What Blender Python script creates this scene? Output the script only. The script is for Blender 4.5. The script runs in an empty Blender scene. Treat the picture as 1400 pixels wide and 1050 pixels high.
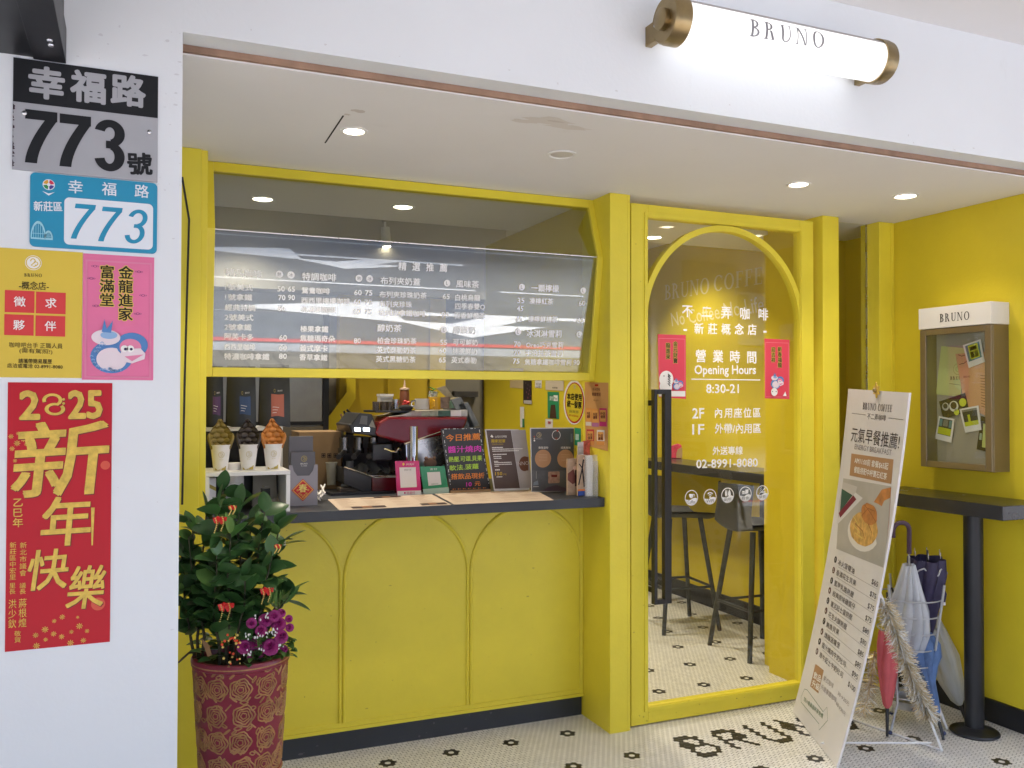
import bpy, bmesh, math, random
from mathutils import Vector, Matrix
random.seed(7)
S = bpy.context.scene
COL = S.collection
PI = math.pi
R_ = math.radians
V = Vector

# ------------------------------------------------------------------ camera
EYE = V((0, 0, 1.5)); FPX = 1208.43
yaw, pitch, roll = 0.404926, 0.0168415, 0.00182
fw = V((math.sin(yaw) * math.cos(pitch), math.cos(yaw) * math.cos(pitch), math.sin(pitch)))
rt0 = V((math.cos(yaw), -math.sin(yaw), 0)); up0 = rt0.cross(fw)
rt = rt0 * math.cos(roll) + up0 * math.sin(roll)
up = up0 * math.cos(roll) - rt0 * math.sin(roll)
cam = bpy.data.cameras.new('camera'); cam.sensor_width = 36; cam.lens = 36 * FPX / 1400
cam.clip_start = 0.02; cam.clip_end = 600
cam_ob = bpy.data.objects.new('camera', cam); COL.objects.link(cam_ob)
cam_ob.matrix_world = Matrix(((rt.x, up.x, -fw.x, EYE.x), (rt.y, up.y, -fw.y, EYE.y), (rt.z, up.z, -fw.z, EYE.z), (0, 0, 0, 1)))
S.camera = cam_ob

# ------------------------------------------------------------------ light, exposure
SUN_EL, SUN_AZ = R_(52), R_(205)
w = bpy.data.worlds.new('World'); S.world = w; w.use_nodes = True
nt = w.node_tree; nt.nodes.clear()
sky = nt.nodes.new('ShaderNodeTexSky'); sky.sky_type = 'NISHITA'; sky.sun_disc = False
sky.sun_elevation = SUN_EL; sky.sun_rotation = SUN_AZ; sky.dust_density = 2.0; sky.air_density = 0.8
bg = nt.nodes.new('ShaderNodeBackground'); bg.inputs[1].default_value = 0.15
wo = nt.nodes.new('ShaderNodeOutputWorld'); nt.links.new(sky.outputs[0], bg.inputs[0]); nt.links.new(bg.outputs[0], wo.inputs[0])
sl = bpy.data.lights.new('sun', 'SUN'); sl.energy = 2.5; sl.angle = R_(14); sl.color = (1, .96, .9)
so = bpy.data.objects.new('sun', sl); COL.objects.link(so)
sd = V((math.sin(SUN_AZ) * math.cos(SUN_EL), math.cos(SUN_AZ) * math.cos(SUN_EL), math.sin(SUN_EL)))
so.location = sd * 30; so.rotation_euler = sd.to_track_quat('Z', 'Y').to_euler()
S.view_settings.view_transform = 'Standard'; S.view_settings.look = 'None'
S.view_settings.exposure = 3.2; S.view_settings.gamma = 1; S.view_settings.use_curve_mapping = False
S.render.engine = 'CYCLES'
S.cycles.use_denoising = True
S.cycles.max_bounces = 10; S.cycles.diffuse_bounces = 5; S.cycles.transparent_max_bounces = 24; S.cycles.glossy_bounces = 5
S.cycles.sample_clamp_indirect = 6.0

# ------------------------------------------------------------------ measuring helpers (photo ray -> point on a real plane)
def ray(u, v): return fw + rt * ((u - 700) / FPX) - up * ((v - 525) / FPX)
def PZ(u, v, z): d = ray(u, v); return EYE + d * ((z - EYE.z) / d.z)
def PY(u, v, y): d = ray(u, v); return EYE + d * (y / d.y)
def PX(u, v, x): d = ray(u, v); return EYE + d * (x / d.x)
def proj(p):
    q = V(p) - EYE; c = q.dot(fw)
    return 700 + FPX * q.dot(rt) / c, 525 - FPX * q.dot(up) / c

# ------------------------------------------------------------------ materials
MC = {}
def lin(c): return c / 12.92 if c <= .04045 else ((c + .055) / 1.055) ** 2.4
def srgb(r, g, b): return (lin(r / 255), lin(g / 255), lin(b / 255))
def mat(name, col, rough=.5, metal=0, var=0, scale=6, bump=0, bscale=40, spec=None, emit=None, estr=0, alpha=None, trans=0, coat=0, dirt=0):
    if name in MC: return MC[name]
    m = bpy.data.materials.new(name); m.use_nodes = True; n = m.node_tree; b = n.nodes['Principled BSDF']
    b.inputs['Base Color'].default_value = (*col, 1); b.inputs['Roughness'].default_value = rough; b.inputs['Metallic'].default_value = metal
    if spec is not None: b.inputs['Specular IOR Level'].default_value = spec
    if emit: b.inputs['Emission Color'].default_value = (*emit, 1); b.inputs['Emission Strength'].default_value = estr
    if alpha is not None: b.inputs['Alpha'].default_value = alpha
    if trans: b.inputs['Transmission Weight'].default_value = trans
    if coat: b.inputs['Coat Weight'].default_value = coat; b.inputs['Coat Roughness'].default_value = .08
    if var or bump or dirt:
        tc = n.nodes.new('ShaderNodeTexCoord')
        if var or dirt:
            nz = n.nodes.new('ShaderNodeTexNoise'); nz.inputs['Scale'].default_value = scale; nz.inputs['Detail'].default_value = 5; nz.inputs['Roughness'].default_value = .6
            n.links.new(tc.outputs['Object'], nz.inputs['Vector'])
            rp = n.nodes.new('ShaderNodeMapRange'); rp.inputs[1].default_value = .3; rp.inputs[2].default_value = .7
            rp.inputs[3].default_value = 1 - var; rp.inputs[4].default_value = 1 + var
            n.links.new(nz.outputs[0], rp.inputs[0])
            mx = n.nodes.new('ShaderNodeVectorMath'); mx.operation = 'SCALE'; mx.inputs[0].default_value = col
            n.links.new(rp.outputs[0], mx.inputs['Scale'])
            last = mx.outputs[0]
            if dirt:
                n2 = n.nodes.new('ShaderNodeTexNoise'); n2.inputs['Scale'].default_value = scale * 5; n2.inputs['Detail'].default_value = 8; n2.inputs['Roughness'].default_value = .7
                mp = n.nodes.new('ShaderNodeMapping'); mp.inputs['Scale'].default_value = (1, 1, .45)
                n.links.new(tc.outputs['Object'], mp.inputs[0]); n.links.new(mp.outputs[0], n2.inputs['Vector'])
                r2 = n.nodes.new('ShaderNodeMapRange'); r2.inputs[1].default_value = .64; r2.inputs[2].default_value = .8; r2.inputs[3].default_value = 0; r2.inputs[4].default_value = dirt
                n.links.new(n2.outputs[0], r2.inputs[0])
                mm = n.nodes.new('ShaderNodeMix'); mm.data_type = 'RGBA'; n.links.new(r2.outputs[0], mm.inputs[0]); n.links.new(last, mm.inputs[6])
                mm.inputs[7].default_value = (col[0] * .45, col[1] * .42, col[2] * .4, 1); last = mm.outputs[2]
            n.links.new(last, b.inputs['Base Color'])
            rr = n.nodes.new('ShaderNodeMapRange'); rr.inputs[3].default_value = max(.02, rough - .08); rr.inputs[4].default_value = min(1, rough + .08)
            n.links.new(nz.outputs[0], rr.inputs[0]); n.links.new(rr.outputs[0], b.inputs['Roughness'])
        if bump:
            nb = n.nodes.new('ShaderNodeTexNoise'); nb.inputs['Scale'].default_value = bscale; nb.inputs['Detail'].default_value = 3
            n.links.new(tc.outputs['Object'], nb.inputs['Vector'])
            bp = n.nodes.new('ShaderNodeBump'); bp.inputs['Strength'].default_value = bump; bp.inputs['Distance'].default_value = .004
            n.links.new(nb.outputs[0], bp.inputs['Height']); n.links.new(bp.outputs[0], b.inputs['Normal'])
    MC[name] = m; return m
def ink(r, g, b, rough=.55): return mat('ink_%d_%d_%d' % (r, g, b), tuple(c * .86 for c in srgb(r, g, b)), rough, spec=.3)
def glass_mat(name, tint=(.93, .95, .94), f0=.05, rough=0.0):
    if name in MC: return MC[name]
    m = bpy.data.materials.new(name); m.use_nodes = True; n = m.node_tree; n.nodes.clear()
    o = n.nodes.new('ShaderNodeOutputMaterial'); t = n.nodes.new('ShaderNodeBsdfTransparent'); g = n.nodes.new('ShaderNodeBsdfGlossy')
    t.inputs[0].default_value = (*tint, 1); g.inputs['Roughness'].default_value = rough; g.inputs[0].default_value = (1, 1, 1, 1)
    lw = n.nodes.new('ShaderNodeLayerWeight'); lw.inputs[0].default_value = .5
    p = n.nodes.new('ShaderNodeMath'); p.operation = 'POWER'; p.inputs[1].default_value = 5; n.links.new(lw.outputs['Facing'], p.inputs[0])
    a = n.nodes.new('ShaderNodeMath'); a.operation = 'MULTIPLY_ADD'; a.inputs[1].default_value = 1 - f0; a.inputs[2].default_value = f0
    n.links.new(p.outputs[0], a.inputs[0])
    mx = n.nodes.new('ShaderNodeMixShader'); n.links.new(a.outputs[0], mx.inputs[0]); n.links.new(t.outputs[0], mx.inputs[1]); n.links.new(g.outputs[0], mx.inputs[2])
    n.links.new(mx.outputs[0], o.inputs[0]); MC[name] = m; return m

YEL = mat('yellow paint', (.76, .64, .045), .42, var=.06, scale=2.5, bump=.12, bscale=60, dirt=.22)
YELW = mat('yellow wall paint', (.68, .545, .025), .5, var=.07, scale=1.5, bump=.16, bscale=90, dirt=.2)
WHITE = mat('white wall paint', (.71, .745, .78), .6, var=.03, scale=1.2, bump=.12, bscale=70, dirt=.18)
CEIL = mat('white ceiling paint', (.75, .745, .75), .75, var=.03, scale=1.0, bump=.05, bscale=80, dirt=.12)
WOOD = mat('raw pine', (.30, .185, .125), .7, var=.25, scale=9, bump=.2)
BLACKM = mat('black metal', (.016, .017, .021), .42, metal=.2, var=.15, scale=8, dirt=.2)
SLATE = mat('dark slate laminate', (.032, .037, .047), .45, var=.14, scale=4, bump=.04)
BRASS = mat('brushed brass', (.33, .25, .13), .36, metal=1, var=.12, scale=14)
BRONZE = mat('bronze anodised metal', (.27, .22, .15), .42, metal=.85, var=.06, scale=6)
WHITEP = mat('white laminate', (.75, .75, .74), .4, var=.03)
PAPER = mat('white paper', (.72, .70, .69), .65, var=.03)
CARD = mat('coated white board', (.70, .665, .66), .45, var=.02, scale=3)
STEEL = mat('brushed steel', (.5, .5, .51), .28, metal=1, var=.1, scale=12)
CHROME = mat('chrome', (.75, .75, .76), .12, metal=1)
WIRE = mat('grey coated wire', (.45, .46, .48), .4, metal=.5)
BLACKP = mat('black plastic', (.018, .018, .02), .35)
GREYI = mat('grey interior plaster', (.40, .37, .31), .7, var=.08, scale=2, bump=.1)
GLASS = glass_mat('window glass', (.77, .80, .80), .085)
GLASS2 = glass_mat('door glass', (.96, .97, .95), .026)
GLASS3 = glass_mat('case glass', (.95, .97, .96), .04)
LAMPON = mat('lit lamp', (1, .95, .85), .4, emit=(1, .86, .62), estr=3)
WHITELET = mat('white vinyl', (.90, .90, .90), .5)

# ------------------------------------------------------------------ mesh builder
class MB:
    def __init__(s): s.v = []; s.f = []; s.m = []; s.M = None; s.mi = 0
    def add(s, vs, fs, mi=None):
        o = len(s.v); mi = s.mi if mi is None else mi
        for p in vs:
            p = V(p)
            s.v.append(s.M @ p if s.M else p)
        for f in fs: s.f.append(tuple(i + o for i in f)); s.m.append(mi)
        return s
    def box(s, x0, y0, z0, x1, y1, z1, mi=None):
        return s.add([(x0, y0, z0), (x1, y0, z0), (x1, y1, z0), (x0, y1, z0), (x0, y0, z1), (x1, y0, z1), (x1, y1, z1), (x0, y1, z1)],
                     [(0, 3, 2, 1), (4, 5, 6, 7), (0, 1, 5, 4), (1, 2, 6, 5), (2, 3, 7, 6), (3, 0, 4, 7)], mi)
    def hexa(s, a, b, mi=None):      # two quads a,b (4 points each) joined
        return s.add(list(a) + list(b), [(3, 2, 1, 0), (4, 5, 6, 7), (0, 1, 5, 4), (1, 2, 6, 5), (2, 3, 7, 6), (3, 0, 4, 7)], mi)
    def prism(s, poly, off, mi=None):  # poly: list of 3D points, extruded by vector off
        n = len(poly); off = V(off)
        vs = [V(p) for p in poly] + [V(p) + off for p in poly]
        fs = [tuple(range(n))[::-1], tuple(range(n, 2 * n))] + [(i, (i + 1) % n, n + (i + 1) % n, n + i) for i in range(n)]
        return s.add(vs, fs, mi)
    def tube(s, pts, r, n=8, mi=None, closed=False, caps=True):
        pts = [V(p) for p in pts]; k = len(pts); rs = r if isinstance(r, (list, tuple)) else [r] * k
        vs = []; nrm = None
        for i, p in enumerate(pts):
            if closed: t = pts[(i + 1) % k] - pts[i - 1]
            else: t = pts[min(i + 1, k - 1)] - pts[max(i - 1, 0)]
            if t.length < 1e-9: t = V((0, 0, 1))
            t.normalize()
            if nrm is None: nrm = t.orthogonal().normalized()
            else:
                nrm = nrm - t * nrm.dot(t)
                nrm = nrm.normalized() if nrm.length > 1e-6 else t.orthogonal().normalized()
            b = t.cross(nrm)
            for j in range(n):
                a = 2 * PI * j / n
                vs.append(p + (nrm * math.cos(a) + b * math.sin(a)) * rs[i])
        fs = []
        for i in range(k if closed else k - 1):
            i2 = (i + 1) % k
            for j in range(n):
                j2 = (j + 1) % n
                fs.append((i * n + j, i * n + j2, i2 * n + j2, i2 * n + j))
        if caps and not closed: fs.append(tuple(range(n))[::-1]); fs.append(tuple((k - 1) * n + j for j in range(n)))
        return s.add(vs, fs, mi)
    def lathe(s, prof, n=24, c=(0, 0, 0), mi=None, axis='z', wob=None, caps=True):
        vs = []
        for i, (r, z) in enumerate(prof):
            for j in range(n):
                a = 2 * PI * j / n; rr = r * (wob(i, a) if wob else 1)
                x, y = rr * math.cos(a), rr * math.sin(a)
                p = (x, y, z) if axis == 'z' else ((z, x, y) if axis == 'x' else (x, z, -y))
                vs.append(V(p) + V(c))
        fs = []
        for i in range(len(prof) - 1):
            for j in range(n):
                j2 = (j + 1) % n
                fs.append((i * n + j, i * n + j2, (i + 1) * n + j2, (i + 1) * n + j))
        if caps:
            if prof[0][0] > 1e-6: fs.append(tuple(range(n))[::-1])
            if prof[-1][0] > 1e-6: fs.append(tuple((len(prof) - 1) * n + j for j in range(n)))
        return s.add(vs, fs, mi)
    def grid(s, fn, nu, nv, mi=None):
        vs = [fn(i / nu, j / nv) for j in range(nv + 1) for i in range(nu + 1)]
        fs = [(j * (nu + 1) + i, j * (nu + 1) + i + 1, (j + 1) * (nu + 1) + i + 1, (j + 1) * (nu + 1) + i) for j in range(nv) for i in range(nu)]
        return s.add(vs, fs, mi)
    def ball(s, c, r, n=10, mi=None, sc=(1, 1, 1)):
        k = n // 2 + 1; prof = [(max(1e-5, math.sin(PI * i / k)) * r, -math.cos(PI * i / k) * r) for i in range(k + 1)]
        vs = []; c = V(c)
        for (q, z) in prof:
            for j in range(n):
                a = 2 * PI * j / n; vs.append(c + V((q * math.cos(a) * sc[0], q * math.sin(a) * sc[1], z * sc[2])))
        fs = [(i * n + j, i * n + (j + 1) % n, (i + 1) * n + (j + 1) % n, (i + 1) * n + j) for i in range(k) for j in range(n)]
        return s.add(vs, fs, mi)
    def build(s, name, mats, parent=None, smooth=False, bevel=0, kind=None, fix=True):
        me = bpy.data.meshes.new(name); me.from_pydata([tuple(p) for p in s.v], [], s.f)
        if not isinstance(mats, (list, tuple)): mats = [mats]
        for m in mats: me.materials.append(m)
        me.polygons.foreach_set('material_index', s.m)
        if fix:
            bm = bmesh.new(); bm.from_mesh(me); bmesh.ops.recalc_face_normals(bm, faces=bm.faces); bm.to_mesh(me); bm.free()
        if smooth:
            me.polygons.foreach_set('use_smooth', [True] * len(me.polygons)); me.set_sharp_from_angle(angle=R_(42))
        me.update()
        o = bpy.data.objects.new(name, me); COL.objects.link(o)
        if parent: adopt(o, parent)
        if kind: o['kind'] = kind
        if bevel:
            b = o.modifiers.new('bevel', 'BEVEL'); b.width = bevel; b.segments = 2; b.limit_method = 'ANGLE'; b.angle_limit = R_(40)
        return o
def adopt(o, parent):
    o.parent = parent
    o.matrix_parent_inverse = Matrix.Translation(-parent.location) if parent.parent is None else Matrix.Identity(4)
def tag(o, label, cat, group=None, kind=None):
    o['label'] = label; o['category'] = cat
    if group: o['group'] = group
    if kind: o['kind'] = kind
    return o
def thing(name, label, cat, loc=(0, 0, 0), group=None):
    o = bpy.data.objects.new(name, None); COL.objects.link(o); o.location = loc; o.empty_display_size = .05
    return tag(o, label, cat, group)
def copy_tree(o, loc=None, rz=None, parent=None, label=None):
    c = o.copy(); COL.objects.link(c)
    if parent: c.parent = parent; c.matrix_parent_inverse = o.matrix_parent_inverse.copy()
    if loc is not None: c.location = loc
    if rz is not None: c.rotation_euler = (0, 0, rz)
    if label: c['label'] = label
    for ch in list(o.children): copy_tree(ch, parent=c)
    return c

# ------------------------------------------------------------------ flat prints and lettering on a surface
TXC = {}
def glyphs(s, bold=0):
    k = (s, bold)
    if k not in TXC:
        c = bpy.data.curves.new('t', 'FONT'); c.body = s; c.resolution_u = 2; c.offset = bold
        o = bpy.data.objects.new('t', c); m = bpy.data.meshes.new_from_object(o)
        vs = [(v.co.x, v.co.y) for v in m.vertices]; fs = [tuple(p.vertices) for p in m.polygons]
        bpy.data.objects.remove(o); bpy.data.curves.remove(c); bpy.data.meshes.remove(m)
        TXC[k] = (vs, fs)
    return TXC[k]
def iscjk(s): return any(ord(ch) > 0x2e80 for ch in s)
def frame(o, X, Y, N=None):
    o, X, Y = V(o), V(X).normalized(), V(Y).normalized(); N = V(N).normalized() if N else X.cross(Y)
    return lambda x, y, k=0: o + X * x + Y * y + N * k
def front(y, dz=0): return lambda a, b, k=0: V((a, y - k, b))          # world x,z on a wall facing the street
def sidewall(x): return lambda a, b, k=0: V((x - k, -a, b))            # (-y, z) on a wall facing -x
LAY = .0005
class Art:
    def __init__(s, fn, base=.0006, sub=1): s.fn = fn; s.base = base; s.items = []; s.sub = sub; s.lift = {}
    def L(s, u, v):        # photo pixel -> local coordinates on this surface
        x, y = getattr(s, 'guess', (0, 0))
        for _ in range(12):
            a = proj(s.fn(x, y)); e = 1e-3
            bx = proj(s.fn(x + e, y)); by = proj(s.fn(x, y + e))
            j = [(bx[0] - a[0]) / e, (by[0] - a[0]) / e, (bx[1] - a[1]) / e, (by[1] - a[1]) / e]
            d = j[0] * j[3] - j[1] * j[2]; ru, rv = u - a[0], v - a[1]
            dx, dy = (ru * j[3] - rv * j[1]) / d, (j[0] * rv - j[2] * ru) / d
            m = max(abs(dx), abs(dy)); f = min(1, .6 / m) if m > 0 else 1
            x += dx * f; y += dy * f
        return x, y
    def poly(s, pts, m, k=0): s.items.append((list(pts), [tuple(range(len(pts)))], m, k)); return s
    def mesh(s, vs, fs, m, k=0): s.items.append((vs, fs, m, k)); return s
    def rect(s, x0, y0, x1, y1, m, k=0):
        n = s.sub; q = max(1, min(n, 8)); vs = []; fs = []
        for j in range(n + 1):
            for i in range(q + 1): vs.append((x0 + (x1 - x0) * i / q, y0 + (y1 - y0) * j / n))
        for j in range(n):
            for i in range(q): fs.append((j * (q + 1) + i, j * (q + 1) + i + 1, (j + 1) * (q + 1) + i + 1, (j + 1) * (q + 1) + i))
        return s.mesh(vs, fs, m, k)
    def rrect(s, x0, y0, x1, y1, r, m, k=0):
        p = []
        for cx, cy, a0 in ((x1 - r, y0 + r, -90), (x1 - r, y1 - r, 0), (x0 + r, y1 - r, 90), (x0 + r, y0 + r, 180)):
            for i in range(6): a = R_(a0 + 18 * i); p.append((cx + r * math.cos(a), cy + r * math.sin(a)))
        return s.poly(p, m, k)
    def frame_(s, x0, y0, x1, y1, w, m, k=0):
        for r in ((x0, y0, x1, y0 + w), (x0, y1 - w, x1, y1), (x0, y0 + w, x0 + w, y1 - w), (x1 - w, y0 + w, x1, y1 - w)): s.rect(*r, m, k)
        return s
    def disk(s, cx, cy, rx, m, k=0, ry=None, n=24):
        ry = ry or rx; return s.poly([(cx + rx * math.cos(2 * PI * i / n), cy + ry * math.sin(2 * PI * i / n)) for i in range(n)], m, k)
    def arc(s, cx, cy, r0, r1, a0, a1, m, k=0, n=20, e=1):
        vs = []; fs = []
        for i in range(n + 1):
            a = R_(a0 + (a1 - a0) * i / n); c, q = math.cos(a), math.sin(a); vs += [(cx + r0 * c, cy + r0 * q * e), (cx + r1 * c, cy + r1 * q * e)]
        for i in range(n): fs.append((2 * i, 2 * i + 1, 2 * i + 3, 2 * i + 2))
        return s.mesh(vs, fs, m, k)
    def line(s, pts, w, m, k=0):
        vs = []; fs = []; n = len(pts)
        for i, (x, y) in enumerate(pts):
            x0, y0 = pts[max(0, i - 1)]; x1, y1 = pts[min(n - 1, i + 1)]; l = math.hypot(x1 - x0, y1 - y0) or 1
            nx, ny = -(y1 - y0) / l * w / 2, (x1 - x0) / l * w / 2; vs += [(x + nx, y + ny), (x - nx, y - ny)]
        for i in range(n - 1): fs.append((2 * i, 2 * i + 1, 2 * i + 3, 2 * i + 2))
        return s.mesh(vs, fs, m, k)
    def text(s, t, cx, cy, h, m, k=1, w=None, bold=0, shear=0, rot=0, align='c'):
        cj = True; vs, fs = glyphs(t, 0)
        if not vs: return s
        xs = [a for a, _ in vs]; x0, x1 = min(xs), max(xs); nom, mid = (.92, .38) if iscjk(t) else (.70, .342)
        sy = h / nom; sx = w / (x1 - x0) if w else sy; ox = {'c': (x0 + x1) / 2, 'l': x0, 'r': x1}[align]
        c, q = math.cos(rot), math.sin(rot); out = []
        for a, b in vs:
            y = (b - mid) * sy; x = (a - ox) * sx + y * shear; out.append((cx + x * c - y * q, cy + x * q + y * c))
        if cj and bold > .008:       # heavier strokes: the same glyph laid again a stroke aside, each a hair above the last
            d = bold * sy * .8; n = 0
            for dx, dy in ((d, d), (-d, d), (d, -d), (-d, -d)) if bold < .03 else ((d, d), (-d, d), (d, -d), (-d, -d), (1.3 * d, 0), (-1.3 * d, 0), (0, 1.3 * d), (0, -1.3 * d)):
                n += 1; s.mesh([(x + dx, y + dy) for x, y in out], fs, m, k + n * .06)
        return s.mesh(out, fs, m, k)
    def T(s, t, p0, p1, hpx, m, k=1, bold=0, spread=False, shear=0, cw=None):   # between two photo pixels (left-middle, right-middle)
        a = s.L(*p0); b = s.L(*p1); q = s.L(p0[0], p0[1] + hpx); h = math.hypot(q[0] - a[0], q[1] - a[1])
        w_ = math.hypot(b[0] - a[0], b[1] - a[1]); sg = 1 if b[0] >= a[0] else -1
        if spread:
            ch = [c for c in t if c != ' ']; n = len(ch)
            for i, c in enumerate(ch):
                f = i / (n - 1) if n > 1 else .5
                x = a[0] + sg * h * .5 + (b[0] - a[0] - sg * h) * f
                s.text(c, x, a[1] + (b[1] - a[1]) * f, h, m, k, bold=bold, w=cw * h if cw else None, shear=shear)
            return s
        return s.text(t, (a[0] + b[0]) / 2, (a[1] + b[1]) / 2, h, m, k, w=w_, bold=bold, rot=math.atan2(b[1] - a[1], b[0] - a[0]) if sg > 0 else 0, shear=shear)
    def vtext(s, t, x, y_top, h, m, k=1, gap=1.05, bold=0, shear=0, cw=None):
        for i, c in enumerate(t): s.text(c, x, y_top - h * gap * (i + .5), h, m, k, bold=bold, shear=shear, w=cw * h if cw else None)
        return s
    def plate_digits(s, t, cxs, h, w, th, m, k=1, shear=0):       # heavy condensed 7 and 3; cxs: centre of each digit
        for (cx, cy), ch in zip(cxs, t):
            P_ = lambda x, y: (cx + x + y * shear, cy + y); a, b = w / 2, h / 2
            if ch == '7':
                s.poly([P_(-a, b - th), P_(a - th * .9, b - th), P_(a, b - th * 1.05), P_(a, b), P_(-a, b)], m, k)
                n = 8; L_, R2_ = [], []
                for i in range(n + 1):
                    f = i / n; y = (b - th * .9) + (-b - (b - th * .9)) * f; x = a - (w * .62) * (1 - (1 - f) ** 1.6); R2_.append((x, y)); L_.append((x - th * (1.12 - .0 * f), y))
                for i in range(n): s.poly([P_(*L_[i]), P_(*R2_[i]), P_(*R2_[i + 1]), P_(*L_[i + 1])], m, k + .2)
            else:
                for (yc, ry, a0, a1) in ((b - h * .265, h * .265, 168, -82), (-b + h * .285, h * .285, 82, -168)):
                    n = 26; vs = []
                    for i in range(n + 1):
                        q = R_(a0 + (a1 - a0) * i / n); vs.append((P_(a * math.cos(q), yc + ry * math.sin(q)), P_((a - th) * math.cos(q), yc + (ry - th * .82) * math.sin(q))))
                    for i in range(n): s.poly([vs[i][0], vs[i + 1][0], vs[i + 1][1], vs[i][1]], m, k + (.4 if yc > 0 else .6))
                s.poly([P_(-w * .12, -th * .38 + h * .01), P_(w * .22, -th * .38 + h * .01), P_(w * .22, th * .44 + h * .01), P_(-w * .12, th * .44 + h * .01)], m, k + .8)
        return s
    def serif(s, t, cx, cy, h, m, k=1, w=None, gap=.2):     # roman capitals with thick and thin strokes and serifs
        TH, TN = .16, .075; polys = []; x = 0
        def bowl(x0, y0, x1, y1, a0, a1, n=14):
            mx, my, rx, ry = x0, (y0 + y1) / 2, x1 - x0, (y1 - y0) / 2; vs = []
            for i in range(n + 1):
                a = R_(a0 + (a1 - a0) * i / n); vs.append(((mx + rx * math.cos(a), my + ry * math.sin(a)), (mx + (rx - TH) * math.cos(a), my + (ry - TN) * math.sin(a))))
            for i in range(n): polys.append([vs[i][0], vs[i + 1][0], vs[i + 1][1], vs[i][1]])
        def st(x0, y0, x1, y1):
            n = max(1, round((y1 - y0) / .12))
            for i in range(n): ya, yb = y0 + (y1 - y0) * i / n, y0 + (y1 - y0) * (i + 1) / n; polys.append([(x0, ya), (x1, ya), (x1, yb), (x0, yb)])
        def diag(xa, xb, xc, xd, y0=0., y1=1.):      # slanting stroke, top edge xa..xb, bottom edge xc..xd
            for i in range(8): f, g = i / 8, (i + 1) / 8; L = lambda p, q, r: p + (q - p) * r; polys.append([(L(xc, xa, f), L(y0, y1, f)), (L(xd, xb, f), L(y0, y1, f)), (L(xd, xb, g), L(y0, y1, g)), (L(xc, xa, g), L(y0, y1, g))])
        def serf(xc, y, wd=.3): st(xc - wd / 2, y - .01, xc + wd / 2, y + .05)
        for ch in t:
            o = x
            if ch in 'BR':
                st(o + .08, 0, o + .08 + TH, 1); serf(o + .14, 0); serf(o + .14, .965)
                bowl(o + .23, .5, o + .56, 1.0, 90, -90)
                if ch == 'B': bowl(o + .23, 0, o + .64, .53, 90, -90); W = .66
                else: diag(o + .33, o + .5, o + .56, o + .74, 0, .5); st(o + .5, 0, o + .8, .035); W = .78
            elif ch == 'U':
                st(o + .1, .3, o + .1 + TH, 1); st(o + .66, .3, o + .66 + TN, 1); serf(o + .17, .965); serf(o + .69, .965, .24)
                n = 12; vs = []
                for i in range(n + 1):
                    a = PI + PI * i / n; f = i / n; r2 = .305 - (TH * (1 - f) + TN * f)
                    vs.append(((o + .405 + .305 * math.cos(a), .3 + .31 * math.sin(a)), (o + .405 + r2 * math.cos(a), .3 + (.31 - .07) * math.sin(a))))
                for i in range(n): polys.append([vs[i][0], vs[i + 1][0], vs[i + 1][1], vs[i][1]])
                W = .8
            elif ch == 'N':
                st(o + .1, 0, o + .1 + TN, 1); st(o + .72, 0, o + .72 + TN, 1); diag(o + .08, o + .25, o + .66, o + .77)
                serf(o + .12, 0, .24); serf(o + .745, .965, .24); serf(o + .1, .965, .2); W = .88
            elif ch in 'OC':
                n = 28; a0, a1 = (0, 360) if ch == 'O' else (42, 318); vs = []
                for i in range(n + 1):
                    a = R_(a0 + (a1 - a0) * i / n); vs.append(((o + .44 + .42 * math.cos(a), .5 + .52 * math.sin(a)), (o + .44 + (.42 - TH) * math.cos(a), .5 + (.52 - TN) * math.sin(a))))
                for i in range(n): polys.append([vs[i][0], vs[i + 1][0], vs[i + 1][1], vs[i][1]])
                if ch == 'C': st(o + .72, .66, o + .755, .95)
                W = .88 if ch == 'O' else .8
            elif ch in 'FE':
                st(o + .08, 0, o + .08 + TH, 1); serf(o + .14, 0, .3); serf(o + .14, .965, .2); st(o + .1, .955, o + .58, 1); st(o + .55, .78, o + .585, 1)
                st(o + .2, .49, o + .46, .53); st(o + .44, .4, o + .47, .62)
                if ch == 'E': st(o + .1, 0, o + .6, .045); st(o + .58, 0, o + .615, .23)
                W = .64
            else: W = .4
            x = o + W + gap
        tot = x - gap; sy = h; sx = (w / tot) if w else h; vs = []; fs = []; zs = []
        for i, p in enumerate(polys):
            fs.append(tuple(range(len(vs), len(vs) + len(p)))); vs += [(cx + (a - tot / 2) * sx, cy + (b - .5) * sy) for a, b in p]; zs += [(i % 9) * .05] * len(p)
        s.mesh(vs, fs, m, k); s.lift[len(s.items) - 1] = zs; return s
    def SF(s, t, p0, p1, hpx, m, k=1, gap=.2):
        a = s.L(*p0); b = s.L(*p1); q = s.L(p0[0], p0[1] + hpx); h = math.hypot(q[0] - a[0], q[1] - a[1])
        n0 = len(s.items); s.serif(t, 0, 0, h, m, k, w=math.hypot(b[0] - a[0], b[1] - a[1]), gap=gap)
        vs, fs, m_, k_ = s.items[n0]; th = math.atan2(b[1] - a[1], b[0] - a[0]); c, q = math.cos(th), math.sin(th)
        cx, cy = (a[0] + b[0]) / 2, (a[1] + b[1]) / 2
        s.items[n0] = ([(cx + x * c - y * q, cy + x * q + y * c) for x, y in vs], fs, m_, k_); return s
    def build(s, name, parent=None):
        ms = []; b = MB()
        for n, (vs, fs, m, k) in enumerate(s.items):
            if m not in ms: ms.append(m)
            zs = s.lift.get(n) or [0] * len(vs)
            b.add([s.fn(x, y, s.base + (k + dz) * LAY) for (x, y), dz in zip(vs, zs)], fs, ms.index(m))
        return b.build(name, ms, parent, fix=False)
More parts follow.
